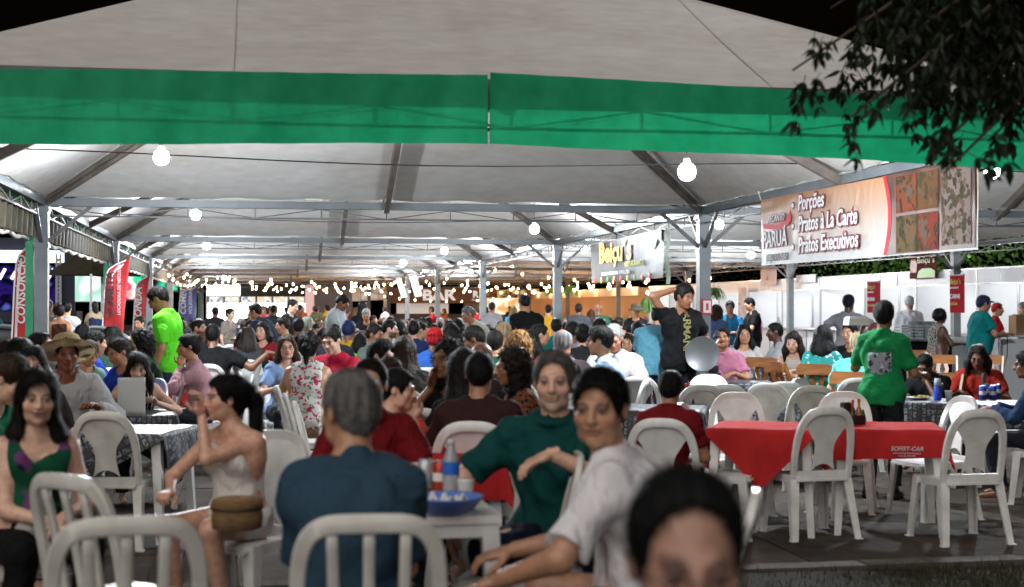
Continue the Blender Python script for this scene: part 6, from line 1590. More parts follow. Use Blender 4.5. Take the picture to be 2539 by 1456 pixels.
# --- right
P(1632, 766, 16.6, 158, 'person in light blue striped shirt standing with the back to us', STG, hair='short', hair_col=BLK, skin=MD, shirt='4c8092', fat=.55, broad=1.1, pants='1a2036', lean=14, nod=25, look=0, arms='front', hem=.12, loose=.024, **S)
ty_b, ty_m = P(1697, 708, 16.0, 24, 'person in black printed shirt standing with a round tray, hand behind the head', STG, hair='short', hvol=.010, fringe=1, hair_col=BLK, skin='8d6046', shirt='0d0d0f', pants='14161c', look=-20, nod=14, hem=.13, loose=.02, shoes='202020',
  arm_r=dict(w=(.09, -.09, .05), rel='head', dir=(-.9, -.2, .2), pole=(1, .3, .6)), arm_l=dict(w=(-.30, .08, .98), dir=(0, .2, -1), pole=(-.6, -1, 0)), hand_l='grip', **S)
P(1792, 815, 17.2, -6, 'person in pink shirt drinking from a cup', SITG, 'wood', hair='short', hair_col=BLK, skin='b07a5c', shirt='c07a94', collar=1, arm_r=dict(w=(.06, .13, -.10), rel='head', dir=(-.5, .3, .8), pole=(1, .2, -.6)), hand_r='grip', nod=-8)
P(1846, 806, 19.2, 6, 'person in glasses and white top beside the drinking person', SITG, fem=True, hair='long', hlen=.32, hair_col=BLK, skin=MD, shirt='b5b0b0')
P(1920, 802, 20.5, -78, 'person in white shirt turned left before the stall counter', SITG, hair='short', hair_col=BLK, skin=VD, shirt='a8a8ac', fat=.4)
P(1966, 824, 17.4, -14, 'person in sleeveless white top with arms folded on the table', SITG, fem=True, hair='long', hlen=.24, hair_col=DBR, skin=LT, shirt='b8b4ac', sleeve='none', arms='cross', nod=22, lean=14)
P(2042, 809, 16.6, 166, 'person in teal leaf print top seen from behind on a wooden chair', SITG, 'wood', fem=True, hair='long', hlen=.3, hair_col=BLK, skin=MD, shirt=tealp)
P(2106, 800, 18.5, -30, 'person in black beside the raised phone', SITG, fem=True, hair='short', hair_col=BLK, skin=MD, shirt='101014')
P(2128, 826, 14.6, 170, 'person in aqua shirt half hidden by the green shirt', SITG, 'wood', hair='short', hair_col='a89878', skin=LT, shirt='5fb8b0', fat=.3)
P(2168, 806, 18.8, 160, 'person with reddish hair behind the green shirt', SITG, fem=True, hair='long', hlen=.2, hair_col='4a1c14', skin=MD, shirt='2a1c1c')
gb_, gm_ = P(2192, 750, 11.9, 166, 'boy in green shirt with a printed back standing by the red tables', STG, hair='short', hvol=.006, hair_col='0b0a0a', skin='8f6448', shirt='0f7a42', pants='171c1c', shoes='161616', look=-4, nod=0, hem=.13, loose=.012, slv=.85,
  arm_l=dict(w=(-.24, .24, 1.34), dir=(-.05, .2, 1), pole=(-.15, -.4, -1)), arm_r=dict(w=(.24, .30, 1.05), dir=(.2, .9, .1), pole=(.3, -1, -.4)), plen=1.9, broad=.92, **S)
P(2293, 880, 13.6, -22, 'boy in black shirt with tooth print bent over a plate', SITG, 'wood', hair='short', hair_col=BLK, skin='5a3826', shirt=blkpr, nod=34, lean=18, arm_l=dict(w=(-.03, .12, -.12), rel='head', dir=(.2, -.3, .8), pole=(-.7, .3, -1)))
P(2424, 857, 13.8, -4, 'person in red shirt and glasses looking down at a table', SITG, 'wood', fem=True, hair='long', hlen=.18, hair_col=DBR, skin='7a4e38', shirt='8e2218', nod=24, lean=12, fat=.7, broad=1.12, arms='table')
P(2545, 872, 11.6, -96, 'person in blue denim jacket at the right edge', SITG, 'white', hair='short', hair_col=BLK, skin=DK, shirt='22385c', sleeve='long', arms='table')
P(2104, 733, 22.5, 168, 'person in grey shirt and dark cap reaching to a hanging banner', STG, hair='short', hair_col='101420', hvol=.008, skin=VD, shirt='8c8c90', pants='1c1a1e', hem=.03, arm_l=dict(w=(-.42, .05, 1.0), dir=(-.4, .2, -1), pole=(-.6, -1, 0)), arm_r=dict(w=(.46, .22, 1.42), dir=(.1, .2, 1), pole=(.6, -.3, -1)), hand_r='flat', **S)
P(2255, 735, 27, 174, 'worker in white shirt and hair net behind the juice tubs', STG, hair='short', hair_col='b0b0ae', skin=TN, shirt='b8b8bc', **S)
P(2333, 768, 22.4, 120, 'person in grey leaf print dress with a cream shoulder bag', STG, fem=True, hair='afro', hair_col=BLK, skin=VD, shirt=leop2, sleeve='none', pants=leop2, fat=.5, hem=.3, arm_r='front', **S)
P(2440, 735, 23.2, 112, 'person in teal polo and dark cap at the white counter', STG, hair='short', hvol=.01, hair_col='1c2748', skin='b07a5e', shirt='0a7878', fat=.7, collar=1, pants='2a3038', hem=.18, loose=.03, arm_r='front', arm_l='front', **S)
P(2474, 752, 26.2, 100, 'worker in red shirt behind the teal polo', STG, hair='short', hair_col='b01818', skin=MD, shirt='a01416', arm_r='front', arm_l='front', **S)
P(2536, 750, 26.5, -60, 'worker with hair net holding a paper bag at the right edge', STG, fem=True, hair='short', hair_col='8a8a8c', skin=LT, shirt='2a2a30', arms='front', **S)
P(1810, 748, 27.5, -4, 'person in blue polo and black cap facing the camera', STG, hair='short', hvol=.008, hair_col='101014', skin='b07a5e', shirt='1e6a94', arms='front', **S)
P(1776, 757, 25, 176, 'person in denim shirt with curls standing with the back to us', STG, fem=True, hair='curly', hair_col='2c1c14', skin=MD, shirt='46587c', **S)
P(1858, 740, 28.5, -70, 'worker in black shirt inside a stall, looking left', STG, hair='short', hair_col=BLK, skin=MD, shirt='0f0f12', arms='front', nod=20, **S)
# --- standing in the middle
P(633, 754, 23.5, -120, 'person in dark blue shirt bending over a table', STG, hair='short', hair_col=BLK, skin=TN, shirt='24323f', lean=34, nod=10, arms='front', pants='1c2a44', broad=1.1, fat=.3, **S)
P(850, 734, 23.0, 72, 'person in white shirt standing with a phone, looking down', STG, hair='short', hair_col='14100e', skin='80523a', shirt='b4bcbe', sleeve='long', slv=.7, nod=38, arms='front', hem=.16, loose=.024, pants='2a3040', broad=1.05, fat=.25, **S)
P(726, 744, 26.5, 58, 'person in black jacket with white letters, standing', STG, hair='short', hair_col=BLK, skin=LT, shirt='14161c', sleeve='long', arm_l='front', nod=16, **S)
P(742, 756, 31, 70, 'person in dark shirt standing behind the black jacket', STG, hair='short', hair_col=BLK, skin=DK, shirt='2a2c32', nod=12, **S)
P(680, 757, 33, 150, 'person in grey shirt standing before the bright stall', STG, hair='short', hair_col=BLK, skin=DK, shirt='3a3c44', **S)
P(908, 767, 25.5, -6, 'worker with hair net and black shirt looking down', STG, fem=True, hair='short', hair_col='9a9a98', skin=TN, shirt='101012', nod=24, arms='front', **S)
P(882, 764, 30, 60, 'person in pink sweater leaning over', STG, fem=True, hair='long', hlen=.2, hair_col='6a4a2a', skin=LT, shirt='a05a9a', sleeve='long', lean=26, arms='front', **S)
P(899, 748, 29, 178, 'person in black with black hair down the back', STG, fem=True, hair='long', hlen=.4, hair_col='0a0a0b', skin=MD, shirt='0d0d0f', sleeve='long', **S)
P(1160, 762, 22.5, -64, 'person in cream shirt bending to the left over a table', STG, hair='short', hair_col='6a6866', skin='a06a4c', shirt='c8c6b8', sleeve='long', lean=38, nod=16, arms='front', pants='2a2a30', fat=.2, **S)
P(1137, 782, 22.8, 150, 'person in mauve top beside the cream shirt', SITG, fem=True, hair='long', hlen=.2, hair_col=BLK, skin=MD, shirt='8a7690', fat=.3)
P(1300, 734, 21.0, -150, 'person in black shirt standing and looking down at left', STG, hair='short', hair_col=BLK, skin=TN, shirt='0b0b0c', nod=24, look=10, hem=.15, loose=.022, pants='121216', broad=1.05, **S)
P(1220, 750, 34, 172, 'person in white shirt standing left of the thin post', STG, hair='short', hair_col='2a1c14', skin=TN, shirt='b8b4b8', fat=.5, **S)
P(1274, 760, 36, 176, 'person in sky blue top with blond hair, far back', STG, fem=True, hair='long', hlen=.3, hair_col='8a6a3a', skin=LT, shirt='4aa0c8', **S)
P(1360, 757, 31, 170, 'person in yellow shirt standing beside the post', STG, hair='short', hair_col=BLK, skin=MD, shirt='d09a28', **S)
P(1435, 754, 30, 176, 'person in grey shirt with a dark band, back to us', STG, hair='short', hair_col='241c18', skin=DK, shirt='4a4c52', fat=.6, broad=1.1, **S)
P(1484, 755, 31.5, 178, 'person in green shirt with shaven head, back to us', STG, hair='none', skin='b07a58', shirt='3f7a5a', fat=.5, broad=1.1, **S)
P(1466, 768, 30.5, 174, 'person with long auburn hair between two standing backs', STG, fem=True, hair='long', hlen=.36, hair_col='4a2a1c', skin=LT, shirt='8a4048', **S)
bh_b, bh_m = P(1576, 758, 28.5, -6, 'worker in black shirt and brimmed hat by the warm lit stall', STG, hair='short', hair_col=BLK, skin='a07050', shirt='101012', arms='front', **S)
P(150, 757, 24.5, 172, 'person in brown strapless top seen from behind, left outside', STG, fem=True, hair='short', hair_col=BLK, skin=TN, shirt='3f2418', sleeve='none', straps=1, pants='8a7a5c', **S)
P(166, 750, 25.6, 176, 'person in white shirt outside the tent at left', STG, hair='short', hair_col=BLK, skin=MD, shirt='c0c0c4', **S)
P(118, 752, 27, 150, 'person in grey striped shirt outside at far left', STG, hair='short', hair_col=BLK, skin=DK, shirt='5a5a60', **S)
P(534, 762, 32, 168, 'person in dark shirt standing among the far left tables', STG, hair='short', hair_col=BLK, skin=DK, shirt='2a2a30', **S)
P(572, 766, 29, 50, 'person in pale top turned right among the far left tables', STG, fem=True, hair='bun', hair_col=DBR, skin=LT, shirt='8a8078', **S)
# seated, middle distance
for a in [(865, 797, 20.5, 165, 'person in yellow shirt and cap, centre left', dict(shirt='d8a818', hair_col='1a2a5a', hvol=.008, skin=DK)),
          (968, 795, 21.5, 80, 'bearded person in grey shirt turned right, centre', dict(shirt='4a4e58', beard=.8, skin=LT)),
          (1026, 796, 20.5, 174, 'person in navy shirt with broad back, centre', dict(shirt='1c2a58', fat=.4, broad=1.1, skin=MD)),
          (1044, 800, 22.5, 100, 'person in turquoise shirt right of the navy back', dict(shirt='1a8a94', skin=MD)),
          (1078, 816, 16.5, 168, 'person in blue shirt and red cap, centre', dict(shirt='2a5aa8', hair_col='b81a1e', hvol=.010, skin=DK, hair='short', broad=1.1)),
          (1174, 812, 15.0, -100, 'person in navy and pink shirt looking down, hand raised', dict(shirt='1a2248', nod=26, skin=DK)),
          (1120, 802, 18.5, 170, 'person in dark green top left of the raised hand', dict(shirt='1d3a2e', hair='long', hlen=.2, fem=True, skin=DK)),
          (1250, 802, 20.0, 165, 'person in straw fedora seen from behind', dict(shirt='b8b0a8', hair_col='b49a74', hvol=.012, skin=MD)),
          (1228, 822, 14.6, 175, 'person in green and black top, back to us at centre', dict(shirt='14503a', skin=MD)),
          (700, 785, 24.5, -90, 'person in coral red shirt turned left', dict(shirt='b02a34', skin=MD)),
          (740, 790, 22.5, 175, 'person in black top left of the white shirt', dict(shirt='121215', skin=DK)),
          (762, 780, 25.5, 172, 'person in pale cap and grey top left of the white shirt', dict(shirt='6a6e6c', hair_col='8a9486', hvol=.012, skin=MD)),
          (650, 800, 21.0, -30, 'person in teal and red top left of centre', dict(shirt='8a2230', skin=LT, fem=True, hair='long', hlen=.2)),
          (1380, 790, 22.5, 178, 'person in teal shirt with black fringe, right of centre', dict(shirt='0f6a64', skin=MD)),
          (1420, 800, 18.5, 150, 'person in pale blue shirt behind the balding head', dict(shirt='9aa8bc', skin=DK)),
          (1445, 806, 17.5, 175, 'person in black top with tied hair, right of centre', dict(shirt='1a1a1e', hair='bun', fem=True, skin=MD)),
          (1490, 790, 22.5, 120, 'person in dark red top with long hair near the white polo', dict(shirt='6a1420', hair='long', hlen=.3, fem=True, skin=LT)),
          (1580, 800, 22.0, 165, 'person in grey floral top left of the striped shirt', dict(shirt='7a7a7c', hair='short', skin=LT)),
          (830, 806, 19.5, 172, 'person with dark hair behind the pink red polo', dict(shirt='30343c', skin=DK)),
          (930, 806, 18.5, 60, 'person in grey green top turned right, dark skin', dict(shirt='5a6660', skin=DK)),
          (985, 792, 24.0, -60, 'person in white top with dark wavy hair, centre', dict(shirt='a8a8b0', hair='long', hlen=.2, fem=True, skin=MD)),
          (494, 793, 22.5, 60, 'bearded person in dark shirt raising a hand, left', dict(shirt='2c2c34', beard=.8, skin=MD)),
          (1340, 806, 18.0, 100, 'person in green top right of the orange top', dict(shirt='1a5a44', skin=MD)),
          (345, 775, 28, -30, 'child standing between the red flags', dict(shirt='5a6a88', skin=MD)),
          (22, 845, 12.8, 170, 'person in red top at the far left edge', dict(shirt='8a1a20', skin=MD)),
          (1420, 905, 11.5, 178, 'person in dark top with tied hair behind the smiling face', dict(shirt='18181c', hair='bun', fem=True, skin=MD)),
          (1465, 915, 11.0, 176, 'person with tied hair directly behind the white shirt head', dict(shirt='1a1a20', hair='bun', fem=True, skin=MD))]:
    P(*a[:5], SITG, **a[5])

# chairs for those seated
seen = {}
for b, M, s, rz, loc, sit in PEOPLE:
    if sit: seen[(round(loc.x, 4), round(loc.y, 4))] = b['label']
for k, x, y, g, rz in CHAIRQ:
    lab = seen[(round(x, 4), round(y, 4))].split(',')[0]
    put_chair(k, x, y, g, rz, ('wooden' if k == 'wood' else 'plastic') + ' chair under the ' + ' '.join(lab.split()[:12]), 'chairs with people on them')

# ------------------------------------------------------------------ what people wear and hold
def head_space(body, M): 
    J = M['J']; H = Matrix([list(map(float, r)) for r in J['H']]); T = H.to_4x4(); T.translation = Vector(list(map(float, J['hc']))); return T
def glasses(body, M, c=(.02, .02, .02)):
    T = head_space(body, M); m = MB()
    for sd in (1, -1):
        m.tube([T @ Vector((sd * .032 + .021 * math.cos(t), .104, .0 + .017 * math.sin(t))) for t in [i / 16 * 6.2832 for i in range(17)]], .0016, 5)
        m.tube([T @ Vector((sd * .053, .102, .004)), T @ Vector((sd * .077, .06, .006)), T @ Vector((sd * .080, -.01, .004))], .0016, 5)
    m.tube([T @ Vector((-.011, .106, .002)), T @ Vector((0, .110, .006)), T @ Vector((.011, .106, .002))], .0016, 5)
    link('glasses', m.mesh('glasses', mat('spectacle_frame', c, .3)), body)
for b, M, *_ in PEOPLE:
    if 'glasses' in b['label']: glasses(b, M)
straw = mat('straw', (.55, .40, .22), .8, var=.2, vscale=30, bump=.6, bscale=120)
def hat(body, M, material, R=.21, h=.11, name='straw_hat', up=.05, droop=.02, tilt=0):
    T = head_space(body, M); m = MB()
    m.lathe([(R, up - droop), (R * .8, up - .002), (.102, up + .004), (.10, up + h * .6), (.085, up + h), (.03, up + h + .012), (.001, up + h + .01)], (0, -.012, 0), 28)
    m.lathe([(R, up - droop - .006), (R * .8, up - .01), (.098, up - .004)], (0, -.012, 0), 28, cap=False)
    me = m.mesh(name, material, True); me.transform(T @ Matrix.Translation((0, 0, .03)) @ Matrix.Rotation(math.radians(tilt), 4, 'X') @ Matrix.Translation((0, 0, -.03))); link(name, me, body)
hat(hat_b, hat_m, straw, .20, .085, up=.03, tilt=38); hat(bh_b, bh_m, mat('felt_hat', (.05, .035, .02), .9), .16, .10, 'felt_hat')
def cap(body, M, c, yaw=0):
    T = head_space(body, M) @ Matrix.Rotation(math.radians(yaw), 4, 'Z'); m = MB()
    m.grid(lambda u, v: ((u - .5) * .15 * (1 - .25 * v), .07 + .085 * v - .03 * abs(u - .5) * 2 * abs(u - .5) * 2, .062 - .012 * v - .02 * (2 * u - 1) ** 2), 8, 5, (0, 0, -.004))
    me = m.mesh('cap_brim', cloth_mat(c), True); me.transform(T); link('cap_brim', me, body)
for b, M, *_ in PEOPLE:
    l = b['label']
    if 'dark cap' in l or 'black cap' in l: cap(b, M, '141a30')
    elif 'red cap' in l: cap(b, M, 'b01a1e', 180)
    elif 'and cap' in l or 'pale cap' in l: cap(b, M, '1a2a5a' if 'and cap' in l else '8a9486')
# tray
def to_world(body, M, v): 
    return body.matrix_basis @ Vector([float(x) for x in v])
W = to_world(ty_b, ty_m, ty_m['J'][('W', -1)])
tr = empty('serving_tray', at(1742, 878, 15.75)); tag(tr, 'round silver tray held at the side of the black printed shirt', 'tray')
alu = mat('brushed_aluminium', (.12, .125, .13), .4, metal=.5, var=.15, vscale=5)
me = MB().lathe([(.001, 0), (.175, 0), (.19, .012), (.195, .012), (.193, .006), (.176, -.006), (.001, -.006)], (0, 0, 0), 40).mesh('tray_disc', alu, True)
o = link('tray_disc', me, tr); o.rotation_euler = (math.radians(86), 0, math.radians(-32))
# paper sheet
q = at(326, 983, 11.15); sh = MB().grid(lambda u, v: ((u - .5) * .21, .01 * math.sin(u * 3.1) + .04 * v, (v - .5) * .29), 8, 8, (0, .001, 0)).build('paper_sheet', mat('paper', (.7, .7, .68), .8), None, True, q, heading(q, 0) + math.pi)
tag(sh, 'white sheet of paper held up at the printed table', 'paper')
# bag on the lap
bg = empty('wicker_bag', at(588, 1282, 6.15)); tag(bg, 'round brown wicker bag on the lap of the white shorts', 'bag')
wk = mat('wicker', (.30, .17, .07), .6, var=.4, vscale=20, stretch=(1, 1, 12), bump=.8, bscale=60)
MB().lathe([(.09, -.05), (.105, -.045), (.11, 0), (.105, .04), (.09, .045)], (0, 0, 0), 26).build('body', wk, bg, True)
MB().lathe([(.107, .042), (.112, .05), (.107, .075), (.09, .082), (.001, .084)], (0, 0, 0), 26).build('lid', wk, bg, True)
MB().lathe([(.1125, .036), (.1135, .040), (.1125, .044)], (0, 0, 0), 26, cap=False).build('seam_band', mat('dark_leather', (.03, .02, .015), .5), bg)
# raised phone box of the boy in green
W = to_world(gb_, gm_, gm_['J'][('W', -1)])
ph = empty('takeaway_box', W + Vector((-.06, -.02, .16)), heading(W, 20)); tag(ph, 'white takeaway box on the raised hand of the green shirt boy', 'box')
MB().box((0, 0, 0), (.18, .14, .05), taper=.92).build('tray', mat('foam_white', (.8, .8, .8), .6), ph); MB().box((0, 0, .036), (.175, .135, .02), taper=.8).build('lid', mat('foam_white', (.8, .8, .8), .6), ph)
# silver cup of the drinker, shirt prints
W = None
for b, M, s, rz, loc, sit in PEOPLE:
    if 'drinking from a cup' in b['label']:
        w = to_world(b, M, M['J'][('W', 1)]); d = empty('steel_cup', w + Vector((-.02, -.04, .10)) ); tag(d, 'steel cup at the mouth of the pink shirt', 'cup')
        c = MB().lathe([(.028, 0), (.036, .10), (.034, .10), (.026, .005)], (0, 0, 0), 16).build('cup_wall', alu, d, True); c.rotation_euler = (math.radians(60), 0, 0)
def wrap_print(me, shirt, sign):
    """lay a flat print onto the back (sign -1) or front (+1) of a shirt"""
    from mathutils.bvhtree import BVHTree
    sm = shirt.data; bv = BVHTree.FromPolygons([v.co.copy() for v in sm.vertices], [tuple(p.vertices) for p in sm.polygons])
    for v in me.vertices:
        h = bv.ray_cast(Vector((v.co.x, 1.0 * sign, v.co.z)), Vector((0, -sign, 0)))
        if h[0] is not None: v.co.y = h[0].y + sign * (.006 + abs(v.co.y) * .5)
    me.update()
def kid(body, n): return [c for c in body.children if c.name.split('.')[0] == n][0]
# photo print on the green shirt
gp = MB(); gp.grid(lambda u, v: ((u - .5) * .20, 0, 1.10 + .15 * v - .035 * math.sin(u * 3.14) * (1 - v)), 22, 16)
me = gp.mesh('shirt_print', print_mat('grey_photo_print', '8a8e96', ['4a4e58', 'c8ccd2', '30343c'], 26, thr=.58)); wrap_print(me, kid(gb_, 'shirt'), -1); link('shirt_print', me, gb_)
me = text_mesh('URBAN CLIMB', .036, mat('dark_print', (.01, .03, .02), .7), align='CENTER', space=1.1); 
me.transform(Matrix(((1, 0, 0, 0), (0, 0, -1, 0), (0, 1, 0, 0), (0, 0, 0, 1))))
for v in me.vertices: v.co.z += 1.275 - 6 * v.co.x ** 2 * .3; v.co.y *= .2
wrap_print(me, kid(gb_, 'shirt'), -1); link('lettering', me, gb_)
# vertical lettering on the black shirt
me = text_mesh('ARMANI', .115, mat('olive_print', (.42, .40, .16), .7), align='CENTER', bold=.002, space=.9)
me.transform(Matrix(((0, -1, 0, 0), (0, 0, 1, 0), (-1, 0, 0, 0), (0, 0, 0, 1))))
for v in me.vertices: v.co.x += .02; v.co.z += 1.20; v.co.y *= .2
wrap_print(me, kid(ty_b, 'shirt'), 1); link('lettering', me, ty_b)

# ------------------------------------------------------------------ the crowd at the far tables
RC = random.Random(11)
TEMPL = []
for k in range(12):
    o = dict(pose='sit' if k < 9 else 'stand', hres=.013, bres=.024, fem=k % 2 == 1, seed=k * 1.3, shirt='808080', skin=[LT, MD, TN, DK][k % 4],
             hair=['short', 'long', 'short', 'bun', 'short', 'long', 'curly', 'long', 'short', 'short', 'long', 'short'][k], hlen=.25, hair_col=BLK,
             arms=['table', 'cross', 'table', 'lap', 'table', 'table', 'cross', 'table', 'lap', 'hang', 'front', 'front'][k], arm_l='chin' if k in (4, 7) else None,
             nod=[6, 14, 22, 4, 10, 0, 16, 8, 18, 10, 20, 5][k], look=[0, 20, -15, 35, -30, 10, 0, -40, 25, 10, -20, 30][k], lean=[4, 8, 10, 2, 6, 5, 9, 4, 8, 2, 4, 2][k], fat=[.1, .2, .5, 0, .2, .4, .1, .1, .6, .3, .1, .4][k])
    if o['arm_l'] is None: o.pop('arm_l')
    o['strands'] = 300
    TEMPL.append((person_meshes(o), o))
SHC = [('white', 'b8b4b4'), ('black', '111114'), ('navy', '1a2444'), ('red', '8e1c24'), ('grey', '5c5e64'), ('teal', '1a6a6a'), ('pink', 'a8607a'), ('olive', '4a4a2a'), ('sky blue', '6c94b8'), ('orange', 'b8541e'), ('purple', '4c2a5c'), ('dark green', '1e4a30'), ('beige', '9a8a70'), ('yellow', 'c09a2a'), ('brown', '4a2c1e')]
HRC = [BLK, BLK, BLK, DBR, DBR, '2c1c12', '5a4030', '6a6866']
occ = [(p[4].x, p[4].y, .62) for p in PEOPLE]
count = 0; used_lab = {}
def far_person(k, x, y, rz, place, group):
    global count
    M, o = TEMPL[k]; nm, col = RC.choice(SHC); hcx = RC.choice(HRC)
    b = link('person', M['body'], None, (x, y, 0), rz); s = RC.uniform(.93, 1.05)
    b.scale = (s, s, s)
    for kk in ('hair', 'shirt', 'trousers'):
        if kk in M:
            c = link(kk, M[kk], b); c.material_slots[0].link = 'OBJECT'
            c.material_slots[0].material = hair_mat(hcx) if kk == 'hair' else cloth_mat(col if kk == 'shirt' else RC.choice(['1a1e28', '22304a', '2a2420', '141416']))
    view = math.degrees((rz - heading((x, y, 0), 0) + math.pi) % (2 * math.pi) - math.pi)
    vw = 'facing us' if abs(view) < 50 else ('back turned' if abs(view) > 130 else ('turned right' if view > 0 else 'turned left'))
    hn = {'short': 'short haired', 'long': 'long haired', 'bun': 'bun haired', 'curly': 'curly haired'}[o['hair']]
    lab = '%s person in %s %s, %s' % (hn, nm, vw, place)
    tag(b, lab, 'person', group); used_lab[lab] = used_lab.get(lab, 0) + 1; count += 1
    return b
def zone(x, y):
    d = 'third tent' if y < 39.7 else ('fourth tent' if y < 49.7 else ('fifth tent' if y < 59.7 else 'sixth tent'))
    if y < 29.7: d = 'second tent'
    f = (x - X0) / WX
    s = 'at left' if f < .33 else ('mid aisle' if f < .7 else ('by middle posts' if f < 1.15 else 'toward stalls'))
    return '%s %s' % (d, s)
CL = [cloth_mesh(.362, 1.25, 'tablecloth', m, 40 + i) for i, m in enumerate((red_c, white_c, cloth_print()))]
tcount = 0
yy = 22.2
while yy < 66:
    xx = X0 + .9 + RC.uniform(0, .5)
    while xx < X0 + WX * (1.55 if yy > 30 else 1.12):
        cx, cy = xx + RC.uniform(-.15, .15), yy + RC.uniform(-.25, .25)
        xx += RC.uniform(1.95, 2.35)
        if (cx, cy) and any(math.hypot(cx - a, cy - b) < .55 for a, b, r in occ): continue
        if abs(cx - (X0 + WX)) < .5 and abs((cy - Y0) % LY - 0) < .6: continue
        if tcount < 70:
            t = copy_tree(TP['plastic_table'])
            for kk in ('label', 'category', 'group'): del t[kk]
            t.location = (cx, cy, 0); t.rotation_euler = (0, 0, RC.uniform(-.15, .15))
            ci = RC.choice([0, 0, 1, 1, 2]); z = zone(cx, cy); fp = None
            c = link('tablecloth', CL[ci], None, (cx, cy, 0), t.rotation_euler.z); tcount += 1
        else: t = None
        for a in range(4):
            if RC.random() < (.16 if yy < 45 else .40) or count > 190: continue
            an = a * math.pi / 2 + RC.uniform(-.25, .25); px_, py_ = cx + math.cos(an) * .72, cy + math.sin(an) * .68
            if any(math.hypot(px_ - q0, py_ - q1) < r for q0, q1, r in occ): continue
            occ.append((px_, py_, .42)); rz = an + math.pi / 2
            fp = far_person(RC.randrange(9), px_, py_, rz, zone(px_, py_), 'crowd seated at the far tables')
            if t is not None and 'label' not in t:
                tag(t, 'table by ' + fp['label'], 'table', 'far tables'); tag(c, ['red', 'white', 'printed'][ci] + ' cloth by ' + fp['label'], 'tablecloth', 'cloths on the far tables')
            if t is not None and cy < 38 and a < 2:
                q = (cx + RC.uniform(-.2, .2), cy + RC.uniform(-.2, .2), .748)
                if RC.random() < .5: dk = bottle(q, 'bottle by ' + fp['label'], RC.choice([(.02, .12, .5), (.4, .05, .03), (.3, .3, .3)]), RC.uniform(.95, 1.25))
                else: dk = can(q, 'can by ' + fp['label'], RC.choice(['a02020', '1c3a8c', '1c6a3a', 'c0a040']), 'c8c8c8')
                dk['group'] = 'drinks on the far tables'
            if yy < 48: put_chair('white', px_, py_, 0, rz, 'chair of ' + fp['label'], 'chairs of the far tables')
    yy += RC.uniform(2.2, 2.7)
dead = [o for o in COL.objects if o.parent is None and o.name.startswith(('plastic_table', 'tablecloth')) and 'label' not in o]
for o in [c for d in dead for c in d.children] + dead: bpy.data.objects.remove(o)
for i in range(26):
    x, y = RC.uniform(-2.2, 13), RC.uniform(46, 72)
    if any(math.hypot(x - a, y - b) < .6 for a, b, r in occ): continue
    occ.append((x, y, .5)); far_person(RC.randrange(9, 12), x, y, RC.uniform(0, 6.28), 'standing ' + zone(x, y), 'people standing at the far end')
for i in range(14):
    x, y = RC.uniform(-9, -3.6), RC.uniform(26, 45); far_person(RC.randrange(9, 12), x, y, RC.uniform(-.8, .8), 'standing outside the left posts', 'people standing outside at left')
print('people', len(PEOPLE), 'crowd', count, 'tables', tcount)
# ------------------------------------------------------------------ trees
bark = mat('bark', (.09, .065, .045), .9, var=.4, vscale=8, bump=.8, bscale=25)
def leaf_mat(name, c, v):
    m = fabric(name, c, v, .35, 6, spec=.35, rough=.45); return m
leaf_d = leaf_mat('leaf_unlit_tone', (.015, .023, .009), (.008, .013, .006)); leaf_l = leaf_mat('leaf_lit_tone', (.10, .22, .035), (.05, .12, .02))  # unlit and lit copies of one leaf, the light put into the colour
RT_ = random.Random(5)
def spray(seed, n=9, L=.082):
    r = random.Random(seed); m = MB()
    stem = [Vector((0, 0, 0)), Vector((.02, .03, -.05)), Vector((.05, .05, -.13))]; m.tube(stem, .0025, 4)
    for k in range(n):
        base = stem[1] if k % 2 else stem[2]; a = k / n * 6.28 + r.uniform(-.3, .3); d = Vector((math.cos(a), math.sin(a), -.55 - r.uniform(0, .7))).normalized()
        l = L * r.uniform(.75, 1.2); w = l * .19; s = d.cross(Vector((0, 0, 1))).normalized(); u = s.cross(d); dr = Vector((0, 0, -.25 * l))
        p = [base, base + d * l * .3 + s * w * .8 + u * .006, base + d * l * .65 + s * w + dr * .4, base + d * l + dr, base + d * l * .65 - s * w + dr * .4, base + d * l * .3 - s * w * .8 + u * .006, base + d * l * .5 - u * .006 + dr * .2]
        m.add(p, [(0, 1, 6), (1, 2, 6), (2, 3, 6), (3, 4, 6), (4, 5, 6), (5, 0, 6)])
    return m
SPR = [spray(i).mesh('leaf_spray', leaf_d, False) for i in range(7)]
tree = empty('tree', (6.2, 5.0, 0)); tag(tree, 'dark leafy tree whose branch hangs into the upper right', 'tree')
o0 = tree.location
tk = MB().tube([(0, 0, 0), (.05, .02, 1.2), (-.05, .0, 2.4), (-.2, .1, 3.6), (-.5, .2, 4.6)], [.24, .19, .16, .12, .07], 12).build('trunk', bark, tree, True)
poly = [(1945, 240), (2030, 130), (1960, 60), (2100, 40), (2539, -40), (2760, -40), (2760, 420), (2500, 360), (2430, 400), (2350, 460), (2300, 380), (2250, 280), (2190, 230), (2150, 360), (2105, 350), (2085, 270), (2010, 250), (1990, 290)]
def inside(x, y):
    c = False; n = len(poly)
    for i in range(n):
        x1, y1 = poly[i]; x2, y2 = poly[(i + 1) % n]
        if (y1 > y) != (y2 > y) and x < (x2 - x1) * (y - y1) / (y2 - y1) + x1: c = not c
    return c
tips = [(1965, 215, 6.4), (2110, 330, 6.0), (2300, 430, 6.2), (2340, 470, 6.0), (2450, 390, 6.6), (2060, 60, 6.8), (2200, 170, 6.2), (2400, 250, 6.4), (2539, 300, 6.0), (2150, 30, 6.5)]
hub = Vector((-.35, .15, 4.2))
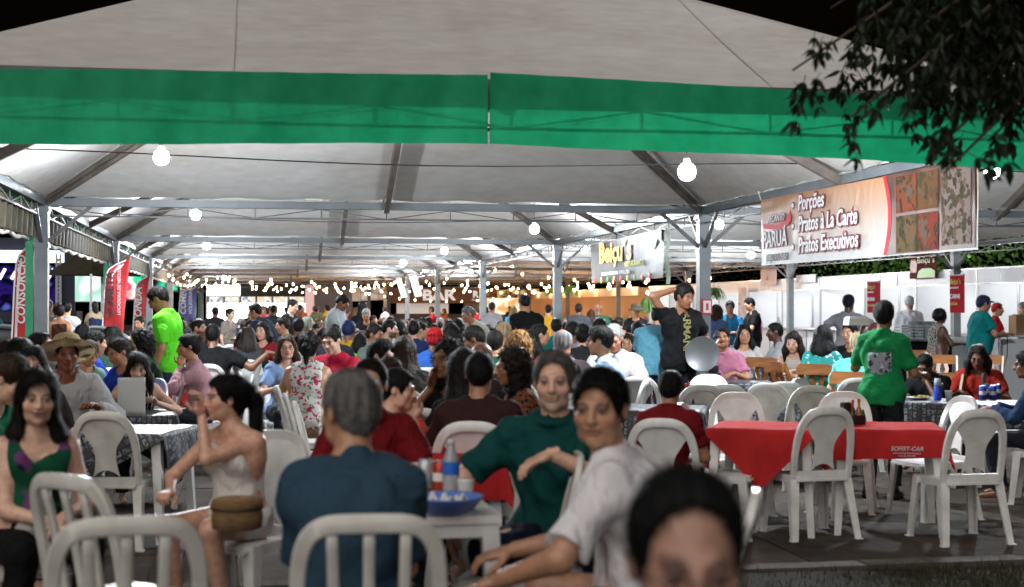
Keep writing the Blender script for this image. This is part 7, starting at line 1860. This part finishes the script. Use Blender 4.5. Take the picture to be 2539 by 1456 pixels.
for k, (px, py, d) in enumerate(tips):
    tp = Vector(at(px, py - 40, d)) - o0; mid = hub.lerp(tp, .5) + Vector((0, 0, .35)); MB().tube([hub, hub.lerp(mid, .5) + Vector((0, 0, .1)), mid, mid.lerp(tp, .55) + Vector((0, 0, .04)), tp], [.055, .04, .025, .014, .005], 6).build('branch', bark, tree, True)
cnt = 0
while cnt < 190:
    px, py = RT_.uniform(1880, 2700), RT_.uniform(-40, 485)
    if not inside(px, py): continue
    if (px < 2200 or py > 260) and RT_.random() < .5: continue
    d = RT_.uniform(5.4, 7.4); p = Vector(at(px, py - 25, d)) - o0
    o = link('leaf_spray', SPR[cnt % 7], tree, p); o.rotation_euler = (RT_.uniform(-.5, .5), RT_.uniform(-.5, .5), RT_.uniform(0, 6.28)); s = RT_.uniform(.55, .95); o.scale = (s, s, s); cnt += 1
m = MB()
for i in range(760):                                  # the rest of the crown, deeper and above
    px, py = RT_.uniform(2150, 2900), RT_.uniform(-420, 240)
    if py > 0 and (not inside(px, py) or (px < 2300 and py > 130)): continue
    p = Vector(at(px, py - 25, RT_.uniform(5.6, 8.6))) - o0; src = spray(i % 40, 6); R = Matrix.Rotation(RT_.uniform(0, 6.28), 3, 'Z')
    m.add([R @ Vector(v) + p for v in src.v], src.f)
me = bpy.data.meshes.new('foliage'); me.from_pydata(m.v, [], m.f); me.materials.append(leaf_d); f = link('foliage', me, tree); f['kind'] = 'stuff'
# bushes behind the stalls, lit and dark ones differing by leaf colour
def bush(x, y, z0, z1, r, label, n=900, leaf=leaf_l):
    t = empty('tree', (x, y, 0)); tag(t, label, 'tree', 'trees behind the stalls'); rr = random.Random(int(x * 10 + y)); m = MB()
    MB().tube([(0, 0, 0), (.1, 0, z0 * .6), (0, .1, z0 + .3)], [.12, .09, .05], 8).build('trunk', bark, t, True)
    for i in range(n):
        a, b, c = rr.gauss(0, .45), rr.gauss(0, .45), rr.uniform(-1, 1); p = Vector((a * r, b * r, (z0 + z1) / 2 + c * (z1 - z0) / 2 * math.sqrt(max(0.05, 1 - min(1, a * a + b * b)))))
        l = rr.uniform(.12, .24); d = Vector((rr.uniform(-1, 1), rr.uniform(-1, 1), rr.uniform(-.9, .3))).normalized(); s = d.cross(Vector((0, 0, 1))).normalized() * l * .28
        m.add([p, p + d * l * .5 + s, p + d * l, p + d * l * .5 - s], [(0, 1, 2, 3)])
    me = bpy.data.meshes.new('crown'); me.from_pydata(m.v, [], m.f); me.materials.append(leaf); c = link('crown', me, t); c['kind'] = 'stuff'
for k, y in enumerate((33.5, 36.5, 39.5, 42.8, 46)): bush(20.6 + (k % 2) * .8, y, 1.7, 4.2 + .3 * (k % 3), 1.7, ['lit green tree behind the stalls, nearest of five', 'lit green tree behind the stalls, second nearest', 'lit green tree behind the stalls, middle one', 'lit green tree behind the stalls, fourth', 'lit green tree behind the stalls, farthest'][k])
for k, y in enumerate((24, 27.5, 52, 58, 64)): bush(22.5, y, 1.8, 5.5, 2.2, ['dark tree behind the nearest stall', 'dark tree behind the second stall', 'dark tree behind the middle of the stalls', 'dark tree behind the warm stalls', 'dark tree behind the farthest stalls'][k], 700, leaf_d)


# ------------------------------------------------------------------ things that would share a description are told apart by distance
bylab = {}
for o in COL.objects:
    if o.parent is None and 'label' in o: bylab.setdefault(o['label'], []).append(o)
for l, os_ in bylab.items():
    if len(os_) in (2, 3):
        os_.sort(key=lambda o: (o.location - CAM).length)
        for w, o in zip(('nearer', 'farther') if len(os_) == 2 else ('nearest', 'middle', 'farthest'), os_): o['label'] = w + ' ' + l
